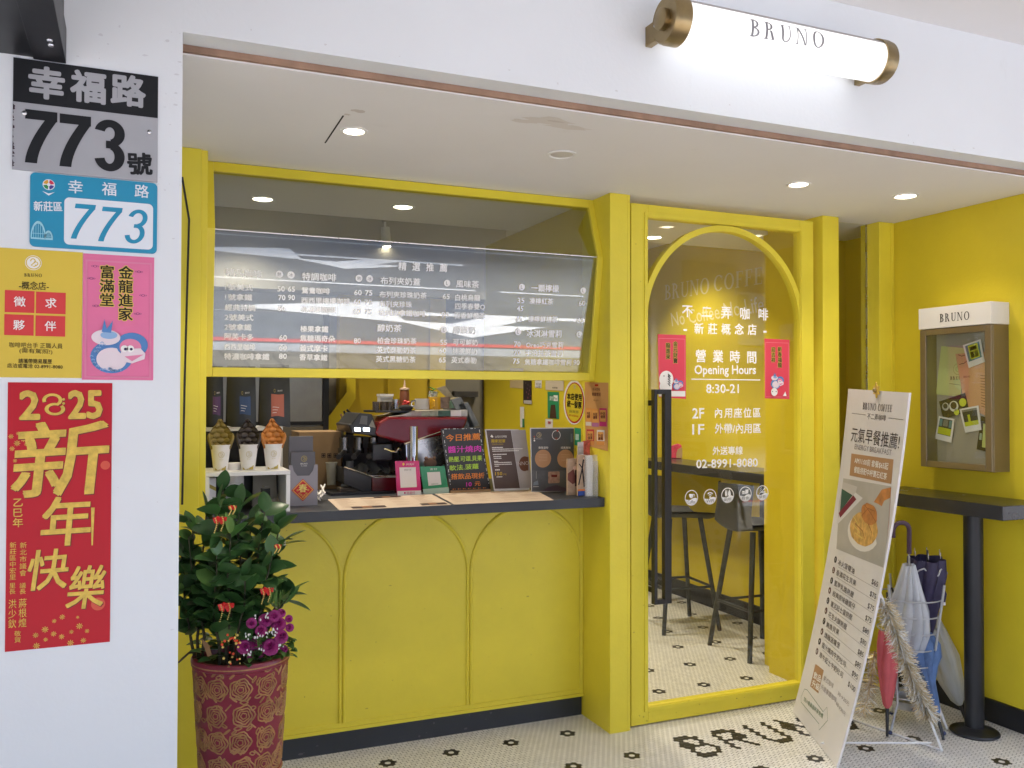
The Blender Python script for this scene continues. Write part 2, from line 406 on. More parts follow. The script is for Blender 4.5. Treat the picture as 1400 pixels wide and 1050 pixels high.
def logo(a, cx, cy, r, m, k=1):      # round emblem: ring with a curled stroke
    a.arc(cx, cy, r * .86, r, 0, 360, m, k, n=28)
    a.arc(cx - r * .05, cy + r * .3, r * .22, r * .36, -60, 200, m, k, n=14)
    a.line([(cx + r * .2, cy + r * .12), (cx - r * .3, cy - r * .4), (cx + r * .1, cy - r * .55), (cx + r * .5, cy - r * .3)], r * .14, m, k)
    a.arc(cx + r * .35, cy - r * .1, r * .18, r * .3, -120, 120, m, k, n=10)
# ================================================================== GROUND AND SETTING
def floor_material():
    m = bpy.data.materials.new('penny tile mosaic'); m.use_nodes = True; n = m.node_tree; b = n.nodes['Principled BSDF']; lk = n.links.new
    P, Rw = .02509, .02175; FO = (2.908, 2.917, 0)
    ge = n.nodes.new('ShaderNodeNewGeometry')
    def vm(op, a, bb=None, c=None):
        q = n.nodes.new('ShaderNodeVectorMath'); q.operation = op
        for i, x in enumerate((a, bb, c)):
            if x is None: continue
            if isinstance(x, (tuple, list)): q.inputs[i].default_value = x
            else: lk(x, q.inputs[i])
        return q
    def mth(op, a, bb=None, c=None):
        q = n.nodes.new('ShaderNodeMath'); q.operation = op
        for i, x in enumerate((a, bb, c)):
            if x is None: continue
            if isinstance(x, (int, float)): q.inputs[i].default_value = x
            else: lk(x, q.inputs[i])
        return q.outputs[0]
    def near(vec, hx, hy):
        a = vm('WRAP', vec, (hx, hy, 1), (-hx, -hy, -1)).outputs[0]
        s2 = vm('SUBTRACT', vec, (hx, hy, 0)).outputs[0]
        c = vm('WRAP', s2, (hx, hy, 1), (-hx, -hy, -1)).outputs[0]
        la = vm('LENGTH', a).outputs['Value']; lc = vm('LENGTH', c).outputs['Value']
        f = mth('GREATER_THAN', la, lc); mx = n.nodes.new('ShaderNodeMix'); mx.data_type = 'VECTOR'
        lk(f, mx.inputs[0]); lk(a, mx.inputs[4]); lk(c, mx.inputs[5]); return mx.outputs[1], mth('MINIMUM', la, lc)
    p0 = vm('MULTIPLY', vm('SUBTRACT', ge.outputs['Position'], FO).outputs[0], (1, 1, 0)).outputs[0]
    off, d = near(p0, P / 2, Rw)
    cen = vm('SUBTRACT', p0, off).outputs[0]
    _, fd = near(cen, P * 5.5, Rw * 15)
    blk = mth('MULTIPLY', mth('GREATER_THAN', fd, P * .5), mth('LESS_THAN', fd, P * 1.5))
    mr = n.nodes.new('ShaderNodeMapRange'); mr.inputs[1].default_value = P * .485; mr.inputs[2].default_value = P * .515; lk(d, mr.inputs[0])
    nz = n.nodes.new('ShaderNodeTexNoise'); nz.inputs['Scale'].default_value = 3; nz.inputs['Detail'].default_value = 6
    wn = n.nodes.new('ShaderNodeTexWhiteNoise'); wn.noise_dimensions = '3D'; lk(vm('SNAP', vm('ADD', cen, (P * .1, P * .1, 0)).outputs[0], (P / 2, Rw, 1)).outputs[0], wn.inputs['Vector'])
    vr = mth('MULTIPLY_ADD', wn.outputs['Value'], .14, .84); vr = mth('MULTIPLY', vr, mth('MULTIPLY_ADD', nz.outputs[0], .3, .86))
    tl = n.nodes.new('ShaderNodeVectorMath'); tl.operation = 'SCALE'; tl.inputs[0].default_value = (.78, .77, .745); lk(vr, tl.inputs['Scale'])
    m1 = n.nodes.new('ShaderNodeMix'); m1.data_type = 'RGBA'; lk(blk, m1.inputs[0]); lk(tl.outputs[0], m1.inputs[6]); m1.inputs[7].default_value = (.016, .015, .016, 1)
    m2 = n.nodes.new('ShaderNodeMix'); m2.data_type = 'RGBA'; lk(mr.outputs[0], m2.inputs[0]); lk(m1.outputs[2], m2.inputs[6]); m2.inputs[7].default_value = (.018, .016, .017, 1)
    lk(m2.outputs[2], b.inputs['Base Color'])
    r = n.nodes.new('ShaderNodeMapRange'); r.inputs[3].default_value = .32; r.inputs[4].default_value = .85; lk(mr.outputs[0], r.inputs[0]); lk(r.outputs[0], b.inputs['Roughness'])
    bp = n.nodes.new('ShaderNodeBump'); bp.inputs['Strength'].default_value = .35; bp.inputs['Distance'].default_value = .0015; bp.invert = True
    lk(mr.outputs[0], bp.inputs['Height']); lk(bp.outputs[0], b.inputs['Normal'])
    return m
def paving_material(name, c1, c2, mortar, sx, sy, rot=0):
    m = bpy.data.materials.new(name); m.use_nodes = True; n = m.node_tree; b = n.nodes['Principled BSDF']
    tc = n.nodes.new('ShaderNodeTexCoord'); mp = n.nodes.new('ShaderNodeMapping'); mp.inputs['Rotation'].default_value = (0, 0, rot)
    br = n.nodes.new('ShaderNodeTexBrick'); br.inputs['Color1'].default_value = (*c1, 1); br.inputs['Color2'].default_value = (*c2, 1); br.inputs['Mortar'].default_value = (*mortar, 1)
    br.inputs['Scale'].default_value = 1; br.inputs['Brick Width'].default_value = sx; br.inputs['Row Height'].default_value = sy; br.inputs['Mortar Size'].default_value = .012; br.offset = .5
    n.links.new(tc.outputs['Object'], mp.inputs[0]); n.links.new(mp.outputs[0], br.inputs[0])
    nz = n.nodes.new('ShaderNodeTexNoise'); nz.inputs['Scale'].default_value = 5; n.links.new(tc.outputs['Object'], nz.inputs[0])
    mx = n.nodes.new('ShaderNodeMix'); mx.data_type = 'RGBA'; mx.blend_type = 'MULTIPLY'; mx.inputs[0].default_value = .5
    n.links.new(br.outputs[0], mx.inputs[6]); n.links.new(nz.outputs[0], mx.inputs[7]); n.links.new(mx.outputs[2], b.inputs['Base Color']); b.inputs['Roughness'].default_value = .8
    return m
FLOORM = floor_material()
b = MB(); b.add([(-3, 2.45, 0), (6, 2.45, 0), (6, 9, 0), (-3, 9, 0)], [(0, 1, 2, 3)]); b.build('floor', FLOORM, kind='structure')
# black mosaic letters set in the floor before the door
P, RW = .02509, .02175
def hexmosaic(strokes):
    cells = set()
    for pl in strokes:
        for (x0, y0), (x1, y1) in zip(pl, pl[1:]):
            L_ = max(1, int(math.hypot(x1 - x0, y1 - y0) / .006))
            for i in range(L_ + 1):
                x, y = x0 + (x1 - x0) * i / L_, y0 + (y1 - y0) * i / L_
                best = None
                for r in (math.floor((y - 2.917) / RW), math.floor((y - 2.917) / RW) + 1):
                    ox = (P / 2 if r % 2 else 0); c = round((x - 2.908 - ox) / P); cx, cy = 2.908 + ox + c * P, 2.917 + r * RW
                    dd = (cx - x) ** 2 + (cy - y) ** 2
                    if best is None or dd < best[0]: best = (dd, round(cx, 5), round(cy, 5))
                cells.add(best[1:])
    return cells
def letter(ch, x, w_, t, bt):
    h = t - bt; m_ = bt + h * .52
    return {'B': [[(x, bt), (x, t), (x + w_ * .6, t), (x + w_ * .85, t - h * .15), (x + w_ * .85, m_ + h * .1), (x + w_ * .65, m_), (x, m_)], [(x + w_ * .65, m_), (x + w_, m_ - h * .12), (x + w_, bt + h * .15), (x + w_ * .7, bt), (x, bt)]],
            'R': [[(x, bt), (x, t), (x + w_ * .65, t), (x + w_ * .95, t - h * .14), (x + w_ * .95, m_ + h * .08), (x + w_ * .65, m_), (x, m_)], [(x + w_ * .45, m_), (x + w_, bt)]],
            'U': [[(x, t), (x, bt + h * .2), (x + w_ * .25, bt), (x + w_ * .75, bt), (x + w_, bt + h * .2), (x + w_, t)]],
            'N': [[(x, bt), (x, t)], [(x, t), (x + w_, bt)], [(x + w_, bt), (x + w_, t)]],
            'O': [[(x + w_ * .3, t), (x, t - h * .25), (x, bt + h * .25), (x + w_ * .3, bt), (x + w_ * .7, bt), (x + w_, bt + h * .25), (x + w_, t - h * .25), (x + w_ * .7, t), (x + w_ * .3, t)]]}[ch]
b = MB()
for ch, x in zip('BRUNO', (2.215, 2.405, 2.588, 2.776, 2.975)):
    for cx, cy in hexmosaic(letter(ch, x, .105, 3.32, 3.125)):
        b.add([(cx + P * .56 * math.cos(R_(30 + 60 * i)), cy + P * .56 * math.sin(R_(30 + 60 * i)), .0008) for i in range(6)], [tuple(range(6))])
b.build('floor_lettering', mat('black mosaic', (.016, .015, .016), .4), kind='structure', fix=False)

PAVE = paving_material('arcade paving', (.30, .27, .24), (.24, .22, .2), (.12, .11, .1), .6, .3)
SIDE = paving_material('sidewalk paving', (.25, .225, .175), (.20, .18, .15), (.06, .055, .05), .36, .9, .12)
b = MB(); b.add([(-14, -1.2, -.004), (18, -1.2, -.004), (18, 2.45, -.004), (-14, 2.45, -.004)], [(0, 1, 2, 3)]); b.build('arcade_floor', PAVE, kind='structure')
b = MB(); b.box(-40, -3.1, -.3, 45, -1.2, -.008); b.build('sidewalk', SIDE, kind='structure')
b = MB(); b.box(-40, -3.5, -.3, 45, -3.104, -.005); b.build('kerb', mat('kerb stone', (.36, .37, .38), .8, var=.12, scale=3), kind='structure', bevel=.01)
b = MB(); b.add([(-200, -200, -.05), (200, -200, -.05), (200, 200, -.05), (-200, 200, -.05)], [(0, 1, 2, 3)]); b.build('road', mat('asphalt', (.16, .175, .20), .85, var=.15, scale=2, bump=.3, bscale=120), kind='structure')
rm = Art(frame((0, 0, -.05), (1, 0, 0), (0, 1, 0)), base=.004)
RW_ = mat('white road paint', (.78, .78, .77), .6, var=.06, scale=8); RR = mat('red road paint', (.60, .12, .12), .6)
rm.rect(-30, -3.92, 40, -3.74, RR)
def arrow(x, y):
    rm.poly([(x, y), (x + 2.5, y + .75), (x + 2.5, y - .85)], RW_); rm.rect(x + 2.504, y - .08, x + 6.2, y + .16, RW_)
    rm.poly([(x + 2.3, y + .55), (x + 3.2, y + 1.6), (x + 4.8, y + .7), (x + 4.0, y + .72), (x + 4.7, y + .164), (x + 3.9, y + .164), (x + 3.2, y + .7)], RW_, 1)
arrow(1.2, -5.9); arrow(-9, -5.9)
rm.rect(-30, -8.33, 5.9, -8.21, RW_); rm.rect(6.4, -8.33, 8.2, -8.21, RW_); arrow(.6, -11.6); rm.rect(-30, -14.2, 40, -14.05, RW_)
o = rm.build('road_markings'); o['kind'] = 'structure'
b = MB(); b.box(-40, -20, -.3, 45, -16.5, -.02); b.build('pavement', SIDE, kind='structure')
# buildings across the street
def building(x0, x1, y, h, col, lab, nx, nz, shop=True):
    t = thing('apartment_building', lab, 'building', ((x0 + x1) / 2, y, 0), 'buildings across the street')
    b = MB(); b.box(x0, y - 8, 0, x1, y, h); b.build('wall', mat('render %.2f %.2f' % (col[0], col[2]), col, .8, var=.1, scale=.6), t)
    dx = (x1 - x0) / nx; WM, BM = mat('far window', (.05, .06, .07), .15), mat('balcony concrete', (.5, .5, .5), .8)
    for j in range(nz):
        z = 3.6 + j * 3.1
        for i in range(nx): MB().box(x0 + dx * (i + .18), y - .05, z + .9, x0 + dx * (i + .82), y + .03, z + 2.3).build('window', WM, t)
        MB().box(x0 - .02, y, z - .1, x1 + .02, y + .5, z + .12).build('balcony', BM, t)
    s_ = MB(); s_.box(x0 + .4, y, 0, x1 - .4, y + .04, 2.9); s_.build('shopfront', mat('far shopfront', (.12, .12, .13), .3), t)
    s_ = MB(); s_.box(x0 + .2, y + .02, 3.0, x1 - .2, y + .3, 3.45); s_.build('sign_board', mat('far sign %.2f' % col[1], (col[0] * .9, col[1] * .7, col[2] * .6), .5), t)
for i, (x0, x1, h, c, lb) in enumerate([(-26, -14, 13, (.42, .40, .37), 'beige apartment block across the street at the far left'), (-14, -4, 16, (.5, .5, .5), 'pale grey apartment block across the street, tallest of its row'), (-4, 7, 13, (.36, .37, .4), 'blue grey apartment block right across the street'),
        (7, 18, 10, (.5, .46, .4), 'low cream apartment block across the street'), (18, 34, 14, (.4, .41, .42), 'grey apartment block across the street at the far right')]):
    building(x0, x1, -20, h, c, lb, 4, int((h - 3.4) / 3.1))

# ================================================================== ARCADE: column, fascia, ceilings
t = thing('arcade_column', 'white painted column at the left that carries the number plates and posters', 'column', (-.8, 2.6, 0))
b = MB(); b.box(-1.7, 2.45, 0, .112, 3.47, 2.95); b.build('shaft', WHITE, t)
t = thing('arcade_column', 'outer arcade column at the kerb side behind the viewer on the left', 'column', (-4.6, -1, 0), 'outer arcade columns')
b = MB(); b.box(-5, -1.2, 0, -4.3, -.6, 2.95); b.build('shaft', WHITE, t)
for x, lb in ((5.6, 'outer arcade column at the kerb side behind the viewer on the right'), (-10.5, 'outer arcade column at the kerb side farthest to the left')): copy_tree(t, (x, -1, 0), label=lb)
t = thing('fascia_beam', 'white fascia over the shop alcove that carries the tube lamp', 'beam', (2, 2.5, 2.45))
b = MB(); b.box(.1121, 2.45, 2.458, 7, 2.547, 2.95); b.build('beam', WHITE, t)
b = MB(); b.box(.114, 2.533, 2.439, 3.9, 2.547, 2.4575); b.build('batten', WOOD, t)
b = MB(); b.box(-12, -1.3, 2.934, 12, 2.4495, 3.2); b.build('arcade_ceiling', CEIL, kind='structure')
b = MB(); b.box(-12, -1.5, 2.75, 12, -1.304, 6.5); b.build('upper_wall', mat('upper facade', (.5, .5, .5), .8), kind='structure')
def scuffs(parent, fn, x0, z0, x1, z1, n, seed, col, smax=.006):       # small chips and rubbed marks
    a = Art(fn, base=.0004); r = random.Random(seed); m = mat('scuff %.2f %.2f' % (col[0], col[2]), col, .85)
    for i in range(n):
        x, z = r.uniform(x0, x1), r.uniform(z0, z1); s_ = smax * r.random() ** 2.5 + .0007; e = r.uniform(.4, 2.6); k = 7
        a.poly([(x + s_ * e * math.cos(2 * PI * j / k) * r.uniform(.5, 1.1), z + s_ * math.sin(2 * PI * j / k) * r.uniform(.4, 1.1)) for j in range(k)], m, i % 5 * .1)
    a.build('scuff_marks', parent)
colm = bpy.data.objects['arcade_column']; fas = bpy.data.objects['fascia_beam']
scuffs(colm, front(2.45), -.2, .9, .11, 1.5, 10, 1, (.64, .67, .7), .004); scuffs(colm, front(2.45), .055, 1.9, .11, 2.5, 26, 2, (.6, .62, .65), .004); scuffs(colm, front(2.45), -.14, 2.34, .1, 2.6, 14, 3, (.62, .64, .68), .004); scuffs(fas, front(2.45), .12, 2.46, 3.3, 2.5, 40, 4, (.6, .61, .63), .004); scuffs(fas, front(2.45), .12, 2.5, 3.3, 2.9, 16, 5, (.66, .69, .72), .004)
# alcove ceiling with the shop's own ceiling behind it
b = MB(); b.box(.114, 2.548, 2.434, 3.9, 4.5, 2.96); b.box(-1.6, 3.48, 2.434, .112, 4.5, 2.96); b.build('ceiling', CEIL, kind='structure')
b = MB(); b.box(-1.6, 4.5005, 2.72, 3.9, 8.2, 2.96); b.build('inner_ceiling', mat('inner ceiling', (.68, .66, .58), .8), kind='structure')
# stains and slot in the alcove ceiling
b = Art(frame((0, 0, 2.434), (1, 0, 0), (0, -1, 0)), base=.0006)
ca = b
ca.line([(.630, -2.885), (.637, -3.225)], .006, mat('black slot', (.01, .01, .01), .9))
rs = random.Random(3); STAIN_N = 0
STAIN = mat('water stain', (.66, .63, .60), .8); STAIN2 = mat('scuffed patch', (.58, .54, .51), .9)
for (cx, cy, rx, ry, m_) in ((.665, -2.82, .03, .018, STAIN2), (.64, -2.87, .012, .01, STAIN2), (1.27, -2.665, .11, .04, STAIN), (1.36, -2.7, .1, .03, STAIN), (1.3, -2.66, .04, .012, STAIN2), (1.2, -2.70, .06, .02, STAIN)):
    pts = [(cx + rx * math.cos(a_) * rs.uniform(.55, 1.1), cy + ry * math.sin(a_) * rs.uniform(.5, 1.1)) for a_ in [2 * PI * i / 18 for i in range(18)]]
    STAIN_N += 1; ca.poly(pts, m_, .2 * STAIN_N)
o = ca.build('ceiling_marks'); o['kind'] = 'structure'

# ================================================================== SHOP WALLS
def wall(name, lab, boxes, m, bevel=0):
    b = MB()
    for q in boxes: b.box(*q)
    o = b.build(name, m, bevel=bevel); tag(o, lab, 'wall'); return o
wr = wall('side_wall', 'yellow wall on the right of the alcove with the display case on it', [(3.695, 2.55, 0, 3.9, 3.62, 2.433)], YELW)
b = MB(); b.box(3.678, 2.552, 0, 3.6945, 3.488, .105); b.build('skirting', BLACKM, wr, bevel=.002)
t = thing('corner_pilaster', 'narrow yellow pilaster in the right inner corner of the alcove', 'pilaster', (3.64, 3.52, 0))
b = MB(); b.box(3.59, 3.49, 0, 3.6945, 3.62, 2.4335); b.build('shaft', YEL, t, bevel=.002); b = MB(); b.box(3.668, 3.4845, 0, 3.675, 3.4895, 2.433); b.build('bead', YEL, t)
t = thing('pilaster', 'yellow pilaster between the glass door and the glass side panel', 'pilaster', (3.26, 3.55, 0))
b = MB(); b.box(3.205, 3.485, 0, 3.298, 3.7, 2.4335); b.build('shaft', YEL, t, bevel=.002); b = MB(); b.box(3.299, 3.487, 0, 3.313, 3.7, 2.4335); b.build('bead', YEL, t, bevel=.002)
t = thing('pilaster', 'wide yellow pilaster between the service window and the glass door', 'pilaster', (2.03, 3.6, 0))
b = MB(); b.box(1.974, 3.485, 0, 2.066, 3.75, 2.4335); b.build('shaft', YEL, t, bevel=.002); b = MB(); b.box(2.068, 3.489, 0, 2.082, 3.7, 2.4335); b.build('bead', YEL, t, bevel=.002); b = MB(); b.box(2.083, 3.53, 0, 2.097, 3.7, 2.4335); b.build('reveal', BLACKM, t)
t = thing('pilaster', 'yellow pilaster left of the service window beside the white column', 'pilaster', (.18, 3.55, 0))
b = MB(); b.box(.113, 3.485, 0, .228, 3.9, 2.4335); b.build('shaft', YEL, t, bevel=.002); b = MB(); b.box(.2285, 3.5, 0, .252, 3.7, 2.4335); b.build('bead', YEL, t, bevel=.002)
# folded edge trim beside the left pilaster
t = thing('edge_trim', 'thin black kinked trim on the yellow strip beside the column', 'trim', (.16, 3.47, 1.6))
pa = [PY(249, 242, 3.46), PY(258.5, 300, 3.46), PY(252.5, 520, 3.46), PY(249, 690, 3.46)]
b = MB(); b.tube(pa, .004, 6); b.build('rod', BLACKM, t, smooth=True)
# glass side panel with dim niche
t = thing('side_panel', 'narrow glass panel in the yellow niche right of the door', 'glass panel', (3.45, 3.58, 0))
b = MB(); b.box(3.314, 3.578, .02, 3.589, 3.584, 2.432); b.build('pane', GLASS2, t)
b = MB(); b.box(3.582, 3.572, .0, 3.5895, 3.577, 2.433); b.build('edge_strip', STEEL, t)
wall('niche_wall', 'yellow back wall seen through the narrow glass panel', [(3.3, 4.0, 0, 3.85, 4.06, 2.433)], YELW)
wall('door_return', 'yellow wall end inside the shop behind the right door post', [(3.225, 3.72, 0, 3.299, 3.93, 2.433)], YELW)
wall('neighbour_wall', 'white wall of the next shop right of the alcove', [(3.902, 2.5475, 0, 12, 3.6, 2.457)], WHITE)
wall('neighbour_wall', 'white wall of the next shop left of the numbered column', [(-12, 2.6, 0, -1.702, 3.6, 2.93)], WHITE)
# inner walls of the shop
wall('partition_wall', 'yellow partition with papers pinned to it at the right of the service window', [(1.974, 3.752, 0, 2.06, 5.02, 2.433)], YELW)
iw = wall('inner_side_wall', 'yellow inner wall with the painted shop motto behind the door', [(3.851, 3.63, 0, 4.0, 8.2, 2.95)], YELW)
b = MB(); b.box(3.836, 4.07, 0, 3.8505, 8.0, .12); b.build('skirting', BLACKM, iw)
wall('rear_wall', 'grey rear wall of the shop', [(-1.6, 8.0, 0, 3.85, 8.2, 2.95)], GREYI)
wall('rear_partition', 'yellow panelled partition behind the coffee machine', [(1.27, 5.9, 0, 2.02, 6.0, 2.2), (1.6, 5.885, 0, 1.62, 5.8995, 2.2), (1.9, 5.885, 0, 1.92, 5.8995, 2.2)], mat('darkened yellow paint', (.46, .33, .012), .5, var=.08, scale=2))  # yellow paint darkened here instead of dimming the indoor lamps
wall('rear_partition', 'yellow strip of partition right of the dark doorway', [(2.33, 5.9, 0, 2.45, 6.0, 2.2)], YELW)
wall('door_frame_wall', 'dark grey doorway panel behind the coffee machine', [(2.021, 5.95, 0, 2.329, 6.0, 2.2)], mat('dark interior panel', (.10, .095, .08), .7))
wall('ceiling_beam', 'beige beam across the ceiling inside the shop', [(-1.5, 5.8, 2.201, 2.44, 6.2, 2.719)], GREYI)
wall('rear_partition', 'greyish brown wall left of the sloping yellow stair board', [(.2, 6.02, 0, 1.9, 6.08, 2.2)], GREYI)
wall('left_wall', 'grey left wall inside the shop', [(-.5, 3.75, 0, -.42, 8, 2.433), (-.5, 4.501, 2.4335, -.42, 8, 2.719)], GREYI)
t = thing('stair_stringer', 'sloping yellow board of the staircase behind the coffee machine', 'stairs', (1.2, 5.88, 1))
a0 = [PY(452, 600, 5.88), PY(446, 575, 5.88), PY(474, 536, 5.88), PY(474, 505, 5.88), PY(486, 505, 5.88), PY(486, 545, 5.88)]
b = MB(); b.prism(a0, (0, .02, 0)); b.build('board', YELW, t)
# painted motto on the inner side wall
t = Art(sidewall(3.851))
mt = mat('pale motto paint', (.80, .74, .50), .6)
t.guess = (-5, 2)
t.SF('BRUNO', (909, 400), (970, 390), 20, mt, gap=.12); t.SF('COFFEE', (976, 388), (1056, 374), 21, mt, gap=.12)
t.T('No Coffee No Life', (918, 437), (1044, 415), 19, mt, shear=-.2)
t.build('lettering', iw)
# ================================================================== SERVICE WINDOW BAY
YT, ZT, YK, ZK, YB, ZB = 3.645, 2.432, 3.545, 2.15, 3.63, 1.585
XL, XR = .253, 1.9735
t = thing('menu_window', 'large yellow framed glass bay over the counter with the white drinks menu', 'window', (1.1, 3.6, 1.6))
def pz(z):      # y of the bay profile at height z
    return YT + (YK - YT) * (ZT - z) / (ZT - ZK) if z > ZK else YK + (YB - YK) * (ZK - z) / (ZK - ZB)
th = .05
for (x0, x1) in ((XL, XL + .03), (XR - .028, XR)):
    b = MB(); b.prism([(x0, YT, ZT), (x0, YK, ZK), (x0, YB, ZB), (x0, YB + th, ZB), (x0, YK + th, ZK), (x0, YT + th, ZT)], (x1 - x0, 0, 0)); b.build('frame', YEL, t, bevel=.0015)
b = MB(); z0 = ZT - .04
b.hexa([(XL + .0305, YT, ZT), (XR - .0285, YT, ZT), (XR - .0285, YT + th, ZT), (XL + .0305, YT + th, ZT)], [(XL + .0305, pz(z0), z0), (XR - .0285, pz(z0), z0), (XR - .0285, pz(z0) + th, z0), (XL + .0305, pz(z0) + th, z0)]); b.build('frame', YEL, t, bevel=.0015)
b = MB(); z0 = ZB + .036
b.hexa([(XL + .0305, pz(z0), z0), (XR - .0285, pz(z0), z0), (XR - .0285, pz(z0) + th, z0), (XL + .0305, pz(z0) + th, z0)], [(XL + .0305, YB, ZB), (XR - .0285, YB, ZB), (XR - .0285, YB + th, ZB), (XL + .0305, YB + th, ZB)]); b.build('frame', YEL, t, bevel=.0015)
def pane(za, zb, nm):
    d = .016; b = MB()
    b.hexa([(XL + .03, pz(za) + d, za), (XR - .028, pz(za) + d, za), (XR - .028, pz(za) + d + .005, za), (XL + .03, pz(za) + d + .005, za)],
           [(XL + .03, pz(zb) + d, zb), (XR - .028, pz(zb) + d, zb), (XR - .028, pz(zb) + d + .005, zb), (XL + .03, pz(zb) + d + .005, zb)])
    return b.build(nm, GLASS, t)
pane(ZT - .04, ZK + .0015, 'upper_pane'); lp = pane(ZK - .0015, ZB + .036, 'lower_pane')
b = MB(); b.tube([(XL + .03, YK + .013, ZK), (XR - .028, YK + .013, ZK)], .0028, 6); b.build('joint', STEEL, t)
th_ = math.atan2(YB - YK, ZK - ZB); Yd = V((0, -math.sin(th_), math.cos(th_)))
m = Art(frame((0, YB + .016, ZB), (1, 0, 0), Yd, (0, -math.cos(th_), -math.sin(th_))), base=.001)
Wt = WHITELET; DK = mat('badge letter', (.2, .2, .2), .6)
def zoomer(x0, y0, sc): return lambda x, y: (x0 + x * sc, y0 + y * sc)
za, zb, zc = zoomer(270, 330, .17143), zoomer(470, 340, .16191), zoomer(660, 340, .17148)
def row(z, s, x0, y0, x1, y1, h, bold=.02, spread=False): m.T(s, z(x0, y0), z(x1, y1), h, Wt, 1, bold=bold, spread=spread)
def badge(z, x, y, ch):
    q = m.L(*z(x, y)); m.disk(q[0], q[1], .0145, Wt, 1, n=20); m.text(ch, q[0], q[1], .016, DK, 2)
for (s, x0, y0, x1, y1, h) in [('精品咖啡', 222, 245, 512, 264, 10.5), ('1號美式', 220, 362, 440, 370, 8.6), ('50', 638, 378, 695, 379, 7), ('65', 722, 379, 776, 381, 7), ('1號拿鐵', 220, 443, 435, 448, 8.6), ('70', 645, 448, 700, 449, 7), ('90', 722, 447, 776, 449, 7),
        ('經典特調', 218, 525, 460, 532, 8.6), ('60', 640, 533, 697, 535, 7), ('2號美式', 218, 603, 445, 609, 8.6), ('2號拿鐵', 216, 682, 430, 687, 8.6), ('阿芙卡多', 215, 755, 445, 764, 8.6), ('60', 652, 767, 712, 768, 7), ('西西里咖啡', 215, 838, 460, 844, 8.6), ('60', 650, 848, 712, 849, 7),
        ('特濃咖啡拿鐵', 213, 916, 572, 921, 8.8), ('80', 650, 914, 712, 916, 7), ('特調咖啡', 835, 279, 1105, 289, 10.5), ('鴛鴦咖啡', 830, 390, 1055, 398, 8.6), ('西西里檸檬咖啡', 828, 470, 1215, 479, 8.6), ('冰淇淋咖啡', 822, 540, 1102, 548, 8.6), ('榛果拿鐵', 820, 697, 1042, 702, 8.6),
        ('焦糖瑪奇朵', 818, 770, 1095, 778, 8.6), ('義式摩卡', 815, 850, 1035, 855, 8.6), ('香草拿鐵', 812, 922, 1035, 928, 8.6)]: row(za, s, x0, y0, x1, y1, h)
for (s, x0, y0, x1, y1, h) in [('60', 88, 370, 150, 371, 7), ('75', 180, 372, 240, 373, 7), ('60', 82, 450, 145, 451, 7), ('75', 175, 452, 235, 453, 7), ('60', 82, 528, 145, 529, 7), ('75', 175, 530, 235, 531, 7), ('80', 85, 776, 143, 777, 7), ('布列夾奶蓋', 310, 268, 645, 282, 10), ('布列夾珍珠奶茶', 300, 385, 698, 396, 8.6),
        ('65', 835, 404, 893, 405, 7), ('布列夾珍珠', 298, 465, 575, 472, 8.6), ('布列夾拿鐵咖啡', 293, 540, 690, 549, 8.6), ('95', 825, 557, 885, 558, 7), ('醇奶茶', 285, 668, 485, 673, 10), ('柏金珍珠奶茶', 282, 775, 613, 781, 8.6), ('55', 813, 790, 870, 791, 7), ('英式泰勒奶茶', 275, 852, 608, 859, 8.6), ('60', 805, 860, 865, 861, 7),
        ('英式黑糖奶茶', 272, 930, 605, 936, 8.6), ('65', 802, 938, 860, 939, 7), ('風味茶', 948, 295, 1140, 303, 10), ('白桃烏龍', 942, 412, 1150, 416, 8.6), ('四季春雙Q', 940, 485, 1190, 491, 8.6), ('百香鮮橙茶', 935, 562, 1190, 568, 8.6), ('醇鮮奶', 925, 685, 1110, 690, 10), ('可可鮮奶', 922, 787, 1130, 792, 8.6), ('抹茶鮮奶', 917, 862, 1125, 867, 8.6), ('英式泰勒', 908, 938, 1118, 943, 8.6)]: row(zb, s, x0, y0, x1, y1, h)
row(zb, '精選推薦', 462, 145, 872, 165, 11, spread=True)
for (s, x0, y0, x1, y1, h) in [('一顆檸檬', 385, 312, 605, 319, 10), ('35', 277, 412, 330, 413, 7), ('凍檸紅茶', 372, 417, 560, 421, 8.4), ('60', 765, 435, 815, 436, 7), ('45', 272, 476, 322, 477, 7), ('65', 268, 560, 315, 561, 7), ('凍檸鮮桔茶', 362, 560, 595, 564, 8.4), ('65', 753, 572, 803, 573, 7), ('冰淇淋雪莉', 350, 675, 628, 679, 10),
        ('70', 250, 760, 300, 761, 7), ('Oreo巧克雪莉', 345, 765, 640, 769, 8.4), ('70', 246, 828, 298, 829, 7), ('宇治抹茶雪莉', 342, 830, 635, 835, 8.4), ('75', 240, 895, 292, 896, 7), ('焦糖拿鐵咖啡雪莉', 333, 902, 705, 906, 8.4), ('90', 722, 907, 770, 908, 7)]: row(zc, s, x0, y0, x1, y1, h)
for z, x, y, c in ((za, 652, 263, '熱'), (za, 745, 268, '冰'), (zb, 128, 250, '熱'), (zb, 218, 254, '冰'), (zb, 872, 291, 'L'), (zb, 845, 685, 'L'), (zc, 311, 306, 'L'), (zc, 800, 334, 'L'), (zc, 282, 664, 'L'), (zc, 768, 682, 'L')): badge(z, x, y, c)
m.build('lettering', t)

